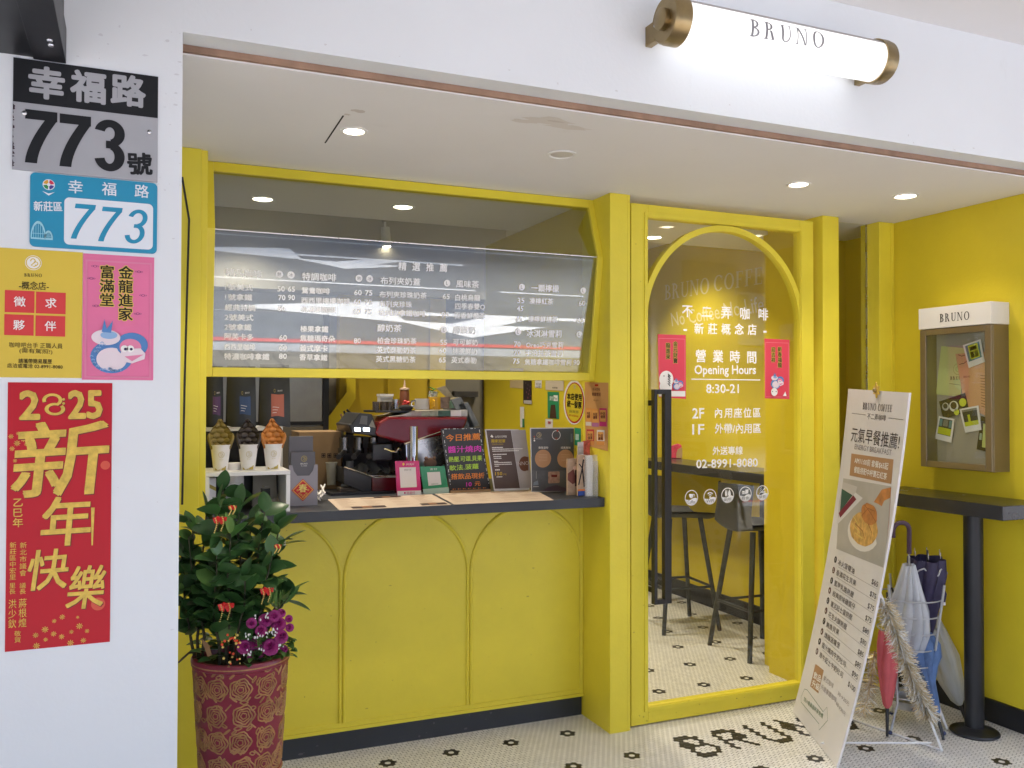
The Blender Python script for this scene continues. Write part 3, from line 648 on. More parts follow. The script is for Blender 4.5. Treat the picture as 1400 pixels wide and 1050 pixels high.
# ================================================================== SERVICE COUNTER
t = thing('service_counter', 'yellow service counter with three arched mouldings and a slate top', 'counter', (1.1, 3.8, 0))
b = MB(); b.box(.253, 3.745, .093, 1.9735, 3.79, 1.009); b.build('front_panel', YEL, t)
b = MB(); b.box(.23, 3.757, 0, 1.9735, 3.8, .092); b.build('kick_board', SLATE, t)
b = MB(); b.box(.253, 3.735, .0925, 1.9735, 3.7448, .108); b.box(.253, 3.739, .1085, 1.9735, 3.7448, .128); b.build('bottom_rail', YEL, t, bevel=.0015)
b = MB(); b.box(1.955, 3.737, .1285, 1.9733, 3.7447, 1.009); b.build('end_stile', YEL, t, bevel=.0015)
for k in range(3):
    xc = .5365 + .574 * k; r = .2785; z0 = .727
    pts = [(xc - r, 3.743, .1285), (xc - r, 3.743, z0)] + [(xc + r * math.cos(PI - PI * i / 28), 3.743, z0 + r * math.sin(PI * i / 28)) for i in range(1, 28)] + [(xc + r, 3.743, z0), (xc + r, 3.743, .1285)]
    b = MB(); b.tube(pts, .0075, 8); b.build('arch_moulding', YEL, t, smooth=True)
scuffs(t, front(3.745), .45, .14, 1.95, .98, 60, 8, (.52, .42, .05), .004); scuffs(t, front(3.757), .4, .01, 1.95, .09, 30, 9, (.11, .11, .12), .008)
b = MB(); b.box(.2535, 3.532, 1.01, 1.9735, 4.62, 1.053); b.build('top', SLATE, t, bevel=.003)

# ================================================================== GLASS DOOR
YD = 3.515
t = thing('glass_door', 'yellow arched glass door with opening hours in white letters', 'door', (2.64, YD, 0))
x0, x1, gz0, gz1, gx0, gx1 = 2.102, 3.172, .085, 2.345, 2.193, 3.085
for nm, q in (('stile', (x0, YD, .006, gx0, YD + .05, 2.405)), ('stile', (gx1, YD, .006, x1, YD + .05, 2.405)), ('rail', (gx0 + .0005, YD, .006, gx1 - .0005, YD + .05, gz0)), ('rail', (gx0 + .0005, YD, gz1, gx1 - .0005, YD + .05, 2.405))):
    b = MB(); b.box(*q); b.build(nm, YEL, t, bevel=.002)
b = MB()
for q in ((gx0 - .022, YD - .006, gz0 - .022, gx0 - .004, YD - .0005, gz1 + .022), (gx1 + .004, YD - .006, gz0 - .022, gx1 + .022, YD - .0005, gz1 + .022), (gx0 - .0035, YD - .006, gz0 - .022, gx1 + .0035, YD - .0005, gz0 - .004), (gx0 - .0035, YD - .006, gz1 + .004, gx1 + .0035, YD - .0005, gz1 + .022)): b.box(*q)
b.build('glazing_bead', YEL, t, bevel=.0015)
xc, rr_, zs = (gx0 + gx1) / 2, (gx1 - gx0) / 2, gz1 - (gx1 - gx0) / 2
b = MB(); n = 40; po = []
for i in range(n + 1):
    a = PI * i / n; po.append((math.cos(a), math.sin(a)))
r0, r1 = rr_ + .001, rr_ + .029; zs = gz1 - .003 - r1
for (c0, s0), (c1, s1) in zip(po, po[1:]):
    q = lambda r, c, s, y: (xc + r * c, y, zs + r * s)
    b.hexa([q(r0, c0, s0, YD + .004), q(r1, c0, s0, YD + .004), q(r1, c0, s0, YD + .046), q(r0, c0, s0, YD + .046)], [q(r0, c1, s1, YD + .004), q(r1, c1, s1, YD + .004), q(r1, c1, s1, YD + .046), q(r0, c1, s1, YD + .046)])
b.build('arch', YEL, t, smooth=True)
b = MB(); b.box(gx0 + .001, YD + .022, gz0 + .001, gx1 - .001, YD + .028, gz1 - .001); b.build('pane', GLASS2, t)
b = MB(); hx0, hx1, hz0, hz1, hy = 2.196, 2.288, .56, 1.545, YD - .05
b.box(hx0, hy, hz0, hx0 + .016, hy + .03, hz1); b.box(hx1 - .036, hy, hz0, hx1, hy + .03, hz1); b.box(hx0 + .0165, hy, hz1 - .022, hx1 - .0365, hy + .03, hz1); b.box(hx0 + .0165, hy, hz0, hx1 - .0365, hy + .03, hz0 + .022)
b.box(hx0 + .002, hy + .0305, hz0 + .05, hx0 + .012, YD + .0215, hz0 + .075); b.box(hx0 + .002, hy + .0305, hz1 - .075, hx0 + .012, YD + .0215, hz1 - .05)
b.build('handle', BLACKP, t, bevel=.002)
GRIME = (.34, .25, .03)
scuffs(t, front(YD), 2.11, .012, 3.16, .08, 46, 6, GRIME, .005); scuffs(t, front(YD), 2.105, .1, 2.19, 2.3, 30, 7, (.5, .4, .05), .003)
m = Art(front(YD + .022), base=.001)
z2, z3, z5 = zoomer(860, 270, .2953), zoomer(860, 540, .22853), zoomer(920, 640, .10714)
m.guess = (2.6, 1.2)
m.T('不二弄咖啡', z2(245, 524), z2(643, 542), 17, Wt, bold=.02, spread=True); m.T('-新莊概念店-', z2(238, 604), z2(648, 614), 15, Wt, bold=.02, spread=True)
m.T('營業時間', z2(307, 733), z2(590, 740), 17, Wt, bold=.02, spread=True); m.T('Opening Hours', z2(303, 797), z2(586, 797), 12.2, Wt, bold=.02)
q0, q1 = m.L(*z2(288, 841)), m.L(*z2(607, 842)); m.rect(q0[0], q0[1] - .0025, q1[0], q0[1] + .0025, Wt)
m.T('8:30-21', z2(357, 885), z2(507, 885), 12, Wt, bold=.02)
m.T('2F', z3(378, 110), z3(448, 109), 14, Wt, bold=.02); m.T('內用座位區', z3(510, 107), z3(787, 106), 13.5, Wt, bold=.02, spread=True); m.T('1F', z3(378, 206), z3(448, 205), 14, Wt, bold=.02); m.T('外帶/內用區', z3(513, 201), z3(787, 199), 13.5, Wt, bold=.02)
m.T('外送專線', z3(500, 334), z3(678, 331), 11.5, Wt, bold=.02); m.T('02-8991-8080', z3(402, 413), z3(768, 403), 11.5, Wt, bold=.022)
m.build('lettering', t)
m = Art(front(YD + .022), base=.001); m.guess = (2.6, 1)
for i, (x, y) in enumerate(((235, 379), (472, 366), (697, 347), (923, 331), (1140, 316))):
    cx, cy = m.L(*z5(x, y)); R0 = .0372
    m.arc(cx, cy, R0 * .9, R0, 0, 360, Wt, 0, 32)
    lo = [(cx + R0 * .95 * math.cos(R_(a)), cy + R0 * .95 * math.sin(R_(a))) for a in range(190, 351, 10)]
    m.poly(lo + [(cx + R0 * .55, cy - R0 * .02), (cx + R0 * .2, cy - R0 * .08), (cx - R0 * .2, cy - R0 * .28), (cx - R0 * .55, cy - R0 * .25)], Wt, 0)
    m.text(('Coffee', 'WIFI', '廁所', '輕食', '禁菸')[i], cx, cy - R0 * .52, R0 * .42, mat('icon caption', (.06, .06, .05), .6), 1, w=R0 * 1.15)
    u = R0
    if i == 0:
        m.poly([(cx - .4 * u, cy + .5 * u), (cx + .3 * u, cy + .5 * u), (cx + .2 * u, cy + .1 * u), (cx + .1 * u, cy - .02 * u), (cx - .2 * u, cy - .02 * u), (cx - .3 * u, cy + .1 * u)], Wt, 1); m.arc(cx + .32 * u, cy + .3 * u, .1 * u, .18 * u, -90, 90, Wt, 1, 8)
    elif i == 1:
        m.disk(cx, cy - .03 * u, .11 * u, Wt, 1); m.arc(cx, cy - .03 * u, .24 * u, .36 * u, 45, 135, Wt, 1, 8); m.arc(cx, cy - .03 * u, .5 * u, .63 * u, 45, 135, Wt, 1, 10)
    elif i == 2:
        for s_ in (-1, 1):
            m.disk(cx + s_ * .27 * u, cy + .66 * u, .09 * u, Wt, 1, n=12); m.poly([(cx + s_ * .27 * u - .14 * u, cy + .55 * u), (cx + s_ * .27 * u + .14 * u, cy + .55 * u), (cx + s_ * .27 * u + (.14 if s_ < 0 else .24) * u, cy + .1 * u), (cx + s_ * .27 * u + .08 * u, cy - .12 * u), (cx + s_ * .27 * u - .08 * u, cy - .12 * u), (cx + s_ * .27 * u - (.14 if s_ < 0 else .24) * u, cy + .1 * u)], Wt, 1)
        m.rect(cx - .02 * u, cy - .1 * u, cx + .02 * u, cy + .7 * u, Wt, 1)
    elif i == 3:
        m.poly([(cx - .05 * u, cy + .02 * u), (cx + .45 * u, cy + .1 * u), (cx + .5 * u, cy + .6 * u), (cx, cy + .6 * u)], Wt, 1); m.rect(cx - .55 * u, cy + .16 * u, cx - .07 * u, cy + .24 * u, Wt, 1); m.poly([(cx - .55 * u, cy + .28 * u), (cx - .09 * u, cy + .28 * u), (cx - .14 * u, cy + .42 * u), (cx - .48 * u, cy + .42 * u)], Wt, 1); m.rect(cx - .52 * u, cy + .02 * u, cx - .1 * u, cy + .12 * u, Wt, 1)
    else:
        m.line([(cx - .5 * u, cy - .1 * u), (cx + .55 * u, cy + .72 * u)], .07 * u, Wt, 1); m.rect(cx - .35 * u, cy + .05 * u, cx + .5 * u, cy + .17 * u, Wt, 1); m.line([(cx - .35 * u, cy + .25 * u), (cx - .2 * u, cy + .45 * u), (cx - .32 * u, cy + .6 * u), (cx - .15 * u, cy + .75 * u)], .06 * u, Wt, 1)
m.build('service_icons', t)

# ================================================================== LIGHTS
# tube lamp with the shop name on the fascia
t = thing('tube_lamp', 'lit white tube lamp with brass ends and the shop name on the fascia', 'lamp', (1.97, 2.33, 2.69))
LX0, LX1, LY, LZ, LR = 1.542, 2.402, 2.335, 2.687, .0695
LAMPW = mat('lit opal tube', (.9, .9, .9), .25, emit=(1, .985, .96), estr=.10)
TOPG = mat('frosted tube top', (.42, .40, .40), .35)
b = MB(); n = 48
vs = [(x, LY + LR * math.cos(2 * PI * j / n), LZ + LR * math.sin(2 * PI * j / n)) for x in (LX0, LX1) for j in range(n)]
for j in range(n):
    a = 360 * (j + .5) / n; b.add([vs[j], vs[(j + 1) % n], vs[n + (j + 1) % n], vs[n + j]], [(0, 1, 2, 3)], 1 if 62 < a < 142 else 0)
b.build('tube', [LAMPW, TOPG], t, smooth=True)
for s_, x in ((-1, LX0), (1, LX1)):
    b = MB(); e = lambda d: x + s_ * d
    b.lathe([(.071, e(-.03)), (.0758, e(-.03)), (.0758, e(.006)), (.0735, e(.010)), (.0735, e(.02)), (.069, e(.026)), (.034, e(.026)), (.034, e(.042)), (.03, e(.045)), (.0, e(.045))], 40, (0, LY, LZ), axis='x', caps=False); b.build('end_cap', BRASS, t, smooth=True)
    b = MB(); b.box(min(e(.0), e(.024)), LY + .06, LZ - .045, max(e(.0), e(.024)), 2.4495, LZ + .02); b.build('bracket', BRASS, t, bevel=.002)
    b = MB(); b.lathe([(.006, e(.026)), (.006, e(.03)), (.0, e(.031))], 10, (0, LY + .05, LZ), axis='x'); b.build('screw', STEEL, t)
def lampsurf(x, y, k=0):
    a = PI + y / LR; return V((x, LY + (LR + k) * math.cos(a), LZ - (LR + k) * math.sin(a)))
m = Art(lampsurf, base=.0008); m.guess = (2, .02)
m.SF('BRUNO', (1026, 37), (1127, 55), 24, mat('grey print', (.22, .22, .24), .5), gap=.32); m.build('lettering', t)
# recessed downlights
def downlight(x, y, lab, lit=True, z=2.434, r=.046, grp='recessed lights in the alcove ceiling', power=3, colr=(1, .88, .7)):
    t = thing('downlight', lab, 'downlight', (x, y, z), grp)
    b = MB(); b.lathe([(r + .012, z - .0006), (r + .012, z - .004), (r + .006, z - .006), (r, z - .004), (r * .95, z - .0008)], 32, (x, y, 0), caps=False); b.build('trim', WHITEP, t, smooth=True)
    b = MB(); b.lathe([(0.0, z - .0025), (r * .8, z - .0025), (r * .95, z - .001)], 24, (x, y, 0), caps=False)
    b.build('lens', LAMPON if lit else mat('unlit lens', (.6, .58, .55), .4), t, smooth=True)
    if lit:
        l = bpy.data.lights.new('downlight_beam', 'SPOT'); l.energy = power; l.spot_size = R_(115); l.spot_blend = .6; l.color = colr; l.shadow_soft_size = .04
        o = bpy.data.objects.new('downlight_beam', l); COL.objects.link(o); o.location = (x, y, z - .012); adopt(o, t)
    return t
downlight(.701, 3.039, 'lit downlight beside the slot in the alcove ceiling, farthest left', r=.036)
downlight(1.497, 3.014, 'unlit downlight near the stained patch of the alcove ceiling', lit=False)
downlight(2.649, 3.024, 'lit downlight in front of the glass door, left of the pair', r=.04)
downlight(3.25, 3.003, 'lit downlight nearest the right yellow wall', r=.046, power=1.4)
downlight(1.2, 4.15, 'warm downlight inside over the espresso machine', grp='recessed lights inside the shop', power=6.5)
downlight(.55, 4.25, 'warm downlight inside over the coffee bags', grp='recessed lights inside the shop', power=3)
downlight(2.75, 4.35, 'warm downlight just inside the door', grp='recessed lights inside the shop', power=6.5)
for x, y, lb in ((2.55, 5.3, 'left one of two downlights close together deep inside the shop'), (2.72, 5.32, 'right one of two downlights close together deep inside the shop'), (3.35, 5.4, 'downlight near the painted motto inside the shop'), (.6, 5.4, 'downlight in the raised ceiling at the left inside the shop')):
    downlight(x, y, lb, z=2.72, grp='recessed lights inside the shop', power=8)
# track spots inside
t = thing('track_light', 'grey ceiling track with two white spotlights inside the shop', 'track light', (1.2, 5.3, 2.72))
p0, p1 = PZ(500, 318, 2.70), PZ(528, 300, 2.70); d_ = (p1 - p0)
b = MB(); b.tube([p0 - d_ * .1, p1 + d_ * .2], .018, 4); b.build('track', GREYI, t)
for f, tl in ((.15, 0), (.95, .25)):
    q = p0 + d_ * f; a = V((tl * .3, -tl * .2, -1)).normalized(); h_ = MB(); c0 = q + V((0, 0, -.05)); h_.tube([q, c0], .008, 6); h_.tube([c0, c0 + a * .13], .032, 14); sp = h_.build('spot_head', WHITEP, t, smooth=True)
    h_ = MB(); h_.tube([c0 + a * .1305, c0 + a * .132], .027, 14); h_.build('lens', LAMPON, sp)
# ================================================================== COLUMN SIGNS
WY = 2.4498
K_ = ink(28, 30, 34); GR = mat('plate grey', (.36, .37, .40), .45, var=.04); GOLD = mat('gold foil print', (.62, .42, .07), .42, metal=.25, var=.22, scale=60); RED = mat('red glossy paper', (.46, .006, .018), .42, var=.06, scale=3, bump=.2, bscale=5, spec=.3)
def plate(name, lab, cat, x0, z0, x1, z1, th, m, r=0, y=WY, group=None, part='board'):
    t = thing(name, lab, cat, ((x0 + x1) / 2, y, z0), group); b = MB()
    if r:
        p = []
        for cx, cy, a0 in ((x1 - r, z0 + r, -90), (x1 - r, z1 - r, 0), (x0 + r, z1 - r, 90), (x0 + r, z0 + r, 180)):
            for i in range(7): a = R_(a0 + 15 * i); p.append((cx + r * math.cos(a), y, cy + r * math.sin(a)))
        b.prism(p, (0, -th, 0))
    else: b.box(x0, y - th, z0, x1, y, z1)
    b.build(part, m, t); a = Art(front(y - th)); a.guess = ((x0 + x1) / 2, (z0 + z1) / 2); return t, a
# old grey and black plate
t, a = plate('house_number_plate', 'grey and black metal house number plate, upper one on the column', 'number plate', -.275, 2.056, .053, 2.33, .005, GR)
a.rect(-.2745, 2.222, .0525, 2.3295, K_, 0)
zp = zoomer(0, 0, .3238)
a.T('幸福路', zp(124, 342), zp(610, 392), 42, GR, 1, bold=.035, spread=True)
a.plate_digits('773', [a.L(*zp(174, 580)), a.L(*zp(318, 597)), a.L(*zp(463, 615))], .131, .070, .0235, K_); a.T('號', zp(540, 690), zp(640, 694), 29, K_, 1, bold=.03)
a.build('lettering', t)
for x, z in ((-.250, 2.196), (.033, 2.184)):
    b = MB(); b.lathe([(.006, 0), (.0055, .002), (.003, .0035), (0, .004)], 12, (0, 0, 0)); b.M = None; b.v = [V((x + p.x, WY - .005 - p.z, z + p.y)) for p in b.v]; b.build('rivet', STEEL, t, smooth=True)
b = Art(front(WY - .005)); rs = random.Random(5); RUST = mat('rust', (.06, .035, .05), .9)
for i in range(26):
    z = 2.062 + rs.random() * .15; w_ = rs.uniform(.001, .006); b.poly([(-.2745, z), (-.2745 + w_, z + .002), (-.2745, z + rs.uniform(.004, .012))], RUST, 1)
b.build('rust', t)
# blue plate
BL = mat('blue plate enamel', (.015, .26, .44), .35, var=.03); WP = mat('white plate enamel', (.72, .76, .82), .35)
t, a = plate('house_number_plate', 'turquoise house number plate with white panel, below the grey plate', 'number plate', -.236, 1.871, .053, 2.0535, .004, BL, r=.012)
l0 = a.L(*zp(272, 832)); l1 = a.L(*zp(645, 1048)); zz = 1.881
a.rrect(l0[0], zz, l1[0], l0[1], .012, WP, 0)
a.plate_digits('773', [a.L(*zp(348, 936)), a.L(*zp(462, 948)), a.L(*zp(575, 957))], .088, .046, .0115, BL, 1, .17)
a.T('幸福路', zp(288, 786), zp(628, 810), 18, WP, 1, bold=.01, spread=True); a.T('新莊區', zp(143, 870), zp(262, 873), 13, WP, 1, bold=.02)
cx, cy = a.L(*zp(206, 780)); a.disk(cx, cy, .0135, WP, 0)
for i, c in enumerate((ink(214, 60, 90), ink(230, 170, 60), ink(60, 150, 90), ink(80, 70, 150))): a.arc(cx, cy, .004, .0118, 10 + 90 * i, 80 + 90 * i, c, 1, 8)
a.poly([(cx - .014, cy - .017), (cx, cy - .022), (cx + .014, cy - .017), (cx, cy - .027)], WP, 1)
LB = mat('pale blue line', (.35, .68, .8), .4); bx, bz = a.L(*zp(130, 1003))
for (ox, R0, H0) in ((.016, .0165, .042), (.0385, .0095, .02)):
    a.arc(bx + ox, bz, R0 - .0026, R0, 0, 180, LB, 1, 16, e=H0 / R0)
    for q in (-.6, -.3, 0, .3, .6): a.rect(bx + ox + q * R0 - .0005, bz, bx + ox + q * R0 + .0005, bz + H0 * math.sqrt(1 - q * q) - .002, LB, 1)
    a.rect(bx + ox - R0, bz + H0 * .25, bx + ox + R0, bz + H0 * .25 + .0012, LB, 1)
a.rect(bx, bz - .003, bx + .048, bz + .001, LB, 1)
a.build('lettering', t)
# yellow job poster
YP = mat('yellow poster paper', (.66, .48, .045), .5, var=.03); zq = zoomer(0, 330, .33333)
t, a = plate('job_poster', 'yellow job advert with four red squares, left of the pink dragon sheet', 'poster', -.415, 1.55, -.1185, 1.864, .0015, YP, part='sheet')
DKT = ink(60, 48, 20); WI = ink(250, 248, 244)
cx, cy = a.L(*zq(137, 88)); a.disk(cx, cy, .018, WI, 0); logo(a, cx, cy, .0165, YP, 1)
a.SF('BRUNO', zq(100, 138), zq(172, 140), 4.5, DKT); a.T('-概念店-', zq(78, 180), zq(200, 184), 11, DKT, bold=.01)
for (p0, p1, q0, q1, ch) in (((20, 199), (142, 206), (18, 290), (139, 296), '徵'), ((148, 206), (270, 212), (146, 295), (268, 299), '求'), ((18, 298), (139, 302), (16, 384), (138, 388), '夥'), ((146, 303), (268, 306), (144, 388), (266, 391), '伴')):
    A, B, C_, D = (a.L(*zq(*p)) for p in (p0, p1, q1, q0)); a.rect(A[0], D[1], B[0], A[1], mat('red block', (.62, .035, .035), .5), 0); a.text(ch, (A[0] + B[0]) / 2, (A[1] + D[1]) / 2, .024, WI, 1, bold=.012)
a.T('咖啡吧台手 正職人員', zq(38, 424), zq(257, 430), 7.4, DKT); a.T('(需有駕照!)', zq(80, 447), zq(215, 453), 6.6, DKT); a.T('請攜帶簡易履歷', zq(76, 490), zq(213, 493), 6.4, DKT, bold=.01); a.T('店洽或電洽 02-8991-8080', zq(30, 509), zq(257, 515), 6, DKT, bold=.01)
a.build('lettering', t)
# pink dragon sheet
PK = mat('pink festive paper', (.72, .16, .32), .45, var=.05, bump=.2, bscale=6); PK2 = ink(235, 140, 175); PUR = ink(120, 60, 120)
def dragon(a, cx, cy, s, k=1):     # plain little serpent: coiled body, head with a snout
    B1, B2, W1, LN = ink(90, 140, 200), ink(150, 185, 225), ink(240, 225, 232), ink(60, 50, 90)
    for (x, y, rx, ry, m) in ((-.18, -.22, .5, .42, B1), (-.18, -.28, .36, .3, W1), (.3, .1, .38, .32, B1), (.26, .04, .26, .22, PK2), (-.32, .28, .34, .2, W1), (-.25, .34, .2, .1, B2)): a.disk(cx + x * s, cy + y * s, rx * s, m, k, ry=ry * s); k += 1
    rs = random.Random(int(cx * 1e4))
    for i in range(26):
        an = rs.uniform(2.0, 5.6); rr = rs.uniform(.37, .48); a.arc(cx + (-.18 + rr * math.cos(an)) * s, cy + (-.22 + rr * .84 * math.sin(an)) * s, .025 * s, .045 * s, 0, 180, B2, k, 6)
    a.poly([(cx + .05 * s, cy - .02 * s), (cx + .5 * s, cy + .02 * s), (cx + .62 * s, cy - .12 * s), (cx + .6 * s, cy - .26 * s), (cx + .3 * s, cy - .38 * s), (cx, cy - .3 * s)], W1, k); a.poly([(cx + .12 * s, cy - .2 * s), (cx + .58 * s, cy - .14 * s), (cx + .3 * s, cy - .32 * s)], PK2, k + 1)
    for dx in (.12, .26): a.disk(cx + dx * s, cy + .0 * s, .09 * s, WI, k + 1, n=14); a.disk(cx + (dx + .02) * s, cy - .01 * s, .035 * s, LN, k + 2, n=10)
    a.poly([(cx - .42 * s, cy + .42 * s), (cx - .36 * s, cy + .75 * s), (cx - .3 * s, cy + .5 * s), (cx - .16 * s, cy + .72 * s), (cx - .2 * s, cy + .4 * s)], B1, k)
def cloudlet(a, x, y, s, m):
    for dx, r in ((-1, .5), (0, .8), (1, .5)): a.arc(x + dx * s, y, r * s * .7, r * s, 0, 360, m, 1, 10, e=.6)
t, a = plate('spring_sheet', 'pink new year sheet with a blue and white dragon on the column', 'poster', -.1175, 1.546, .047, 1.862, .0015, PK, part='sheet')
a.frame_(-.112, 1.551, .0415, 1.847, .004, PK2, 0); a.frame_(-.1085, 1.5545, .038, 1.8435, .0008, PK2, 0)
GB = mat('gold outline', (.7, .5, .08), .4)
for c, x, y in [(c, .0, 0) for c in '']: pass
def col2(a, s, x, yt, h, gap=1.1):
    a.vtext(s, x, yt, h, GB, 1, gap, bold=.07); a.vtext(s, x, yt, h, ink(30, 26, 20), 2, gap, bold=.02)
xg, yg = a.L(*zq(517, 100)); col2(a, '金龍進家', xg, yg, .032); xg, yg = a.L(*zq(440, 97)); col2(a, '富滿堂', xg, yg, .032)
xg, yg = a.L(*zq(490, 440)); dragon(a, xg, yg, .098)
for p in ((375, 152), (570, 125), (587, 222), (395, 265), (565, 297), (390, 102)): q = a.L(*zq(*p)); cloudlet(a, q[0], q[1], .006, PUR)
a.build('picture', t)
# red new year banner
zr = zoomer(0, 330, .33333); zs_ = zoomer(0, 640, .39039)
t, a = plate('new_year_banner', 'tall red new year banner with gold writing on the column', 'banner', -.279, .888, -.0485, 1.538, .0015, RED, part='sheet')
SH = mat('dark print shadow', (.16, .01, .01), .5)
def goldT(s, p0, p1, h, b=.03, sh=0, z=zr, rot=None):
    a.T(s, (z(*p0)[0] + 1, z(*p0)[1] + 1.2), (z(*p1)[0] + 1, z(*p1)[1] + 1.2), h, SH, 1, bold=b + .002, shear=sh); a.T(s, z(*p0), z(*p1), h, GOLD, 2, bold=b, shear=sh)
goldT('2', (84, 672), (160, 672), 38, .03); goldT('25', (284, 670), (416, 668), 37, .03)
q = a.L(*zr(220, 668)); 
for m_, k, d_ in ((SH, 1, .0012), (GOLD, 2, 0)):
    a.arc(q[0] - .003 + d_, q[1] + .010 - d_, .014, .022, -40, 200, m_, k, 18, e=.75); a.arc(q[0] + .003 + d_, q[1] - .012 - d_, .014, .0225, 60, 400, m_, k + .1, 24, e=.68); a.disk(q[0] + .022 + d_, q[1] + .012 - d_, .0032, m_, k, n=10); a.disk(q[0] + .022 + d_, q[1] + .002 - d_, .0032, m_, k, n=10)
goldT('新', (60, 905), (440, 880), 102, .016, .14); goldT('年', (148, 190), (318, 180), 66, .016, .08, zs_); goldT('快', (98, 360), (240, 348), 54, .014, .14, zs_); goldT('樂', (240, 420), (368, 412), 58, .012, .12, zs_)
x0_, y0_ = a.L(*zs_(325, 180)); x1_, y1_ = a.L(*zs_(322, 270)); a.poly([(x0_ - .004, y0_ + .03), (x0_ + .004, y0_ + .03), (x1_ + .002, y1_), (x1_ - .001, y1_)], GOLD, 2)
q = a.L(*zs_(64, 102)); a.vtext('乙巳年', q[0], q[1], .0215, GOLD, 2, 1.14, bold=.012)
q = a.L(*zs_(82, 258)); a.vtext('新北市議會', q[0], q[1], .0143, GOLD, 2, 1.17); q = a.L(*zs_(80, 400)); a.vtext('議長', q[0], q[1], .013, GOLD, 2, 1.1); q = a.L(*zs_(80, 455)); a.vtext('蔣根煌', q[0], q[1], .0215, GOLD, 2, 1.1, bold=.008, cw=.78)
q = a.L(*zs_(46, 258)); a.vtext('新莊區中宏里', q[0], q[1], .0138, GOLD, 2, 1.12); q = a.L(*zs_(44, 400)); a.vtext('里長', q[0], q[1], .013, GOLD, 2, 1.1); q = a.L(*zs_(44, 458)); a.vtext('洪少欽', q[0], q[1], .0215, GOLD, 2, 1.1, bold=.008, cw=.78); q = a.L(*zs_(62, 568)); a.vtext('敬賀', q[0], q[1], .0135, GOLD, 2, 1.1)
def bloom(x, y, r):
    for i in range(8): an = PI * i / 4; a.line([(x + r * .3 * math.cos(an), y + r * .3 * math.sin(an)), (x + r * math.cos(an), y + r * math.sin(an))], r * .22, GOLD, 1)
    a.disk(x, y, r * .2, GOLD, 1, n=8)
rs = random.Random(11)
for (p, r_) in (((158, 565), 6), ((188, 580), 5), ((250, 573), 4), ((278, 553), 6), ((218, 521), 5), ((190, 535), 4), ((247, 612), 6), ((216, 590), 5), ((128, 622), 6), ((292, 603), 5), ((305, 570), 4), ((160, 600), 4), ((272, 522), 3), ((125, 585), 5)): q = a.L(*zs_(*p)); bloom(q[0], q[1], r_ * .00125)
for (p, r_) in (((70, 828), 6), ((95, 873), 6), ((120, 858), 5), ((96, 812), 5), ((45, 800), 5), ((50, 850), 5), ((62, 900), 4), ((108, 832), 4), ((75, 788), 4)): q = a.L(*zr(*p)); bloom(q[0], q[1], r_ * .00115)
RP = mat('red seal print', (.62, .08, .04), .45); q = a.L(*zr(432, 918)); a.disk(min(q[0], -.06), q[1], .011, RP, 1); q = a.L(*zs_(350, 475)); a.disk(q[0] - .004, q[1], .016, RP, 1)
a.build('lettering', t)
# black cabinet above
t = thing('steel_light_box', 'black steel sign box hanging over the number plates at the top left', 'sign box', (-.6, 1.9, 2.33))
b = MB(); b.box(-1.3, 1.2, 2.337, -.166, 2.4495, 2.93); b.build('casing', BLACKM, t, bevel=.003)
b = MB(); b.box(-.232, 1.21, 2.332, -.160, 2.447, 2.3365); b.box(-.1655, 1.21, 2.3368, -.160, 2.447, 2.42); b.build('edge_angle', BLACKM, t, bevel=.001)
for y in (2.30, 2.33):
    b = MB(); b.lathe([(0, -.004), (.006, -.0035), (.007, 0)], 12, (-.185, y, 2.332)); b.build('bolt', STEEL, t, smooth=True)

# ================================================================== DISPLAY CASE ON THE SIDE WALL
t = thing('display_case', 'bronze glass display case with white header on the yellow side wall', 'display case', (3.64, 3.03, 1.17))
Y0, Y1, CX = 2.828, 3.226, 3.58
b = MB(); b.box(CX - .004, Y0 - .003, 1.846, 3.6945, Y1 + .003, 1.948); b.build('header', mat('white acrylic', (.72, .70, .68), .35), t, bevel=.002)
b = MB(); b.box(CX + .012, Y0, 1.17, 3.6945, Y0 + .016, 1.8455); b.box(CX + .012, Y1 - .016, 1.17, 3.6945, Y1, 1.8455); b.box(CX + .012, Y0 + .0165, 1.17, 3.6945, Y1 - .0165, 1.186); b.box(CX + .012, Y0 + .0165, 1.83, 3.6945, Y1 - .0165, 1.8455); b.build('casing', BRONZE, t, bevel=.002)
b = MB(); fwid = .036
b.box(CX, Y0 + .001, 1.171, CX + .0115, Y0 + fwid, 1.844); b.box(CX, Y1 - fwid, 1.171, CX + .0115, Y1 - .001, 1.844); b.box(CX, Y0 + fwid + .0005, 1.171, CX + .0115, Y1 - fwid - .0005, 1.171 + fwid * .85); b.box(CX, Y0 + fwid + .0005, 1.844 - fwid * .85, CX + .0115, Y1 - fwid - .0005, 1.844)
b.build('door_frame', BRONZE, t, bevel=.003)
b = MB(); b.box(3.676, Y0 + .0165, 1.187, 3.694, Y1 - .0165, 1.829); b.build('back_panel', mat('grey pin board', (.30, .28, .245), .7, var=.05, bump=.1), t)
b = MB(); b.box(CX + .005, Y0 + fwid - .004, 1.2, CX + .009, Y1 - fwid + .004, 1.816); b.build('pane', GLASS3, t)
a = Art(sidewall(CX - .004)); a.guess = (-3, 1.9); zk = zoomer(1200, 380, .3236)
a.SF('BRUNO', zk(263, 170), zk(388, 158), 11, ink(50, 45, 42), gap=.22); a.build('lettering', t)
ze = zoomer(1240, 440, .19048); bx_ = 3.6755
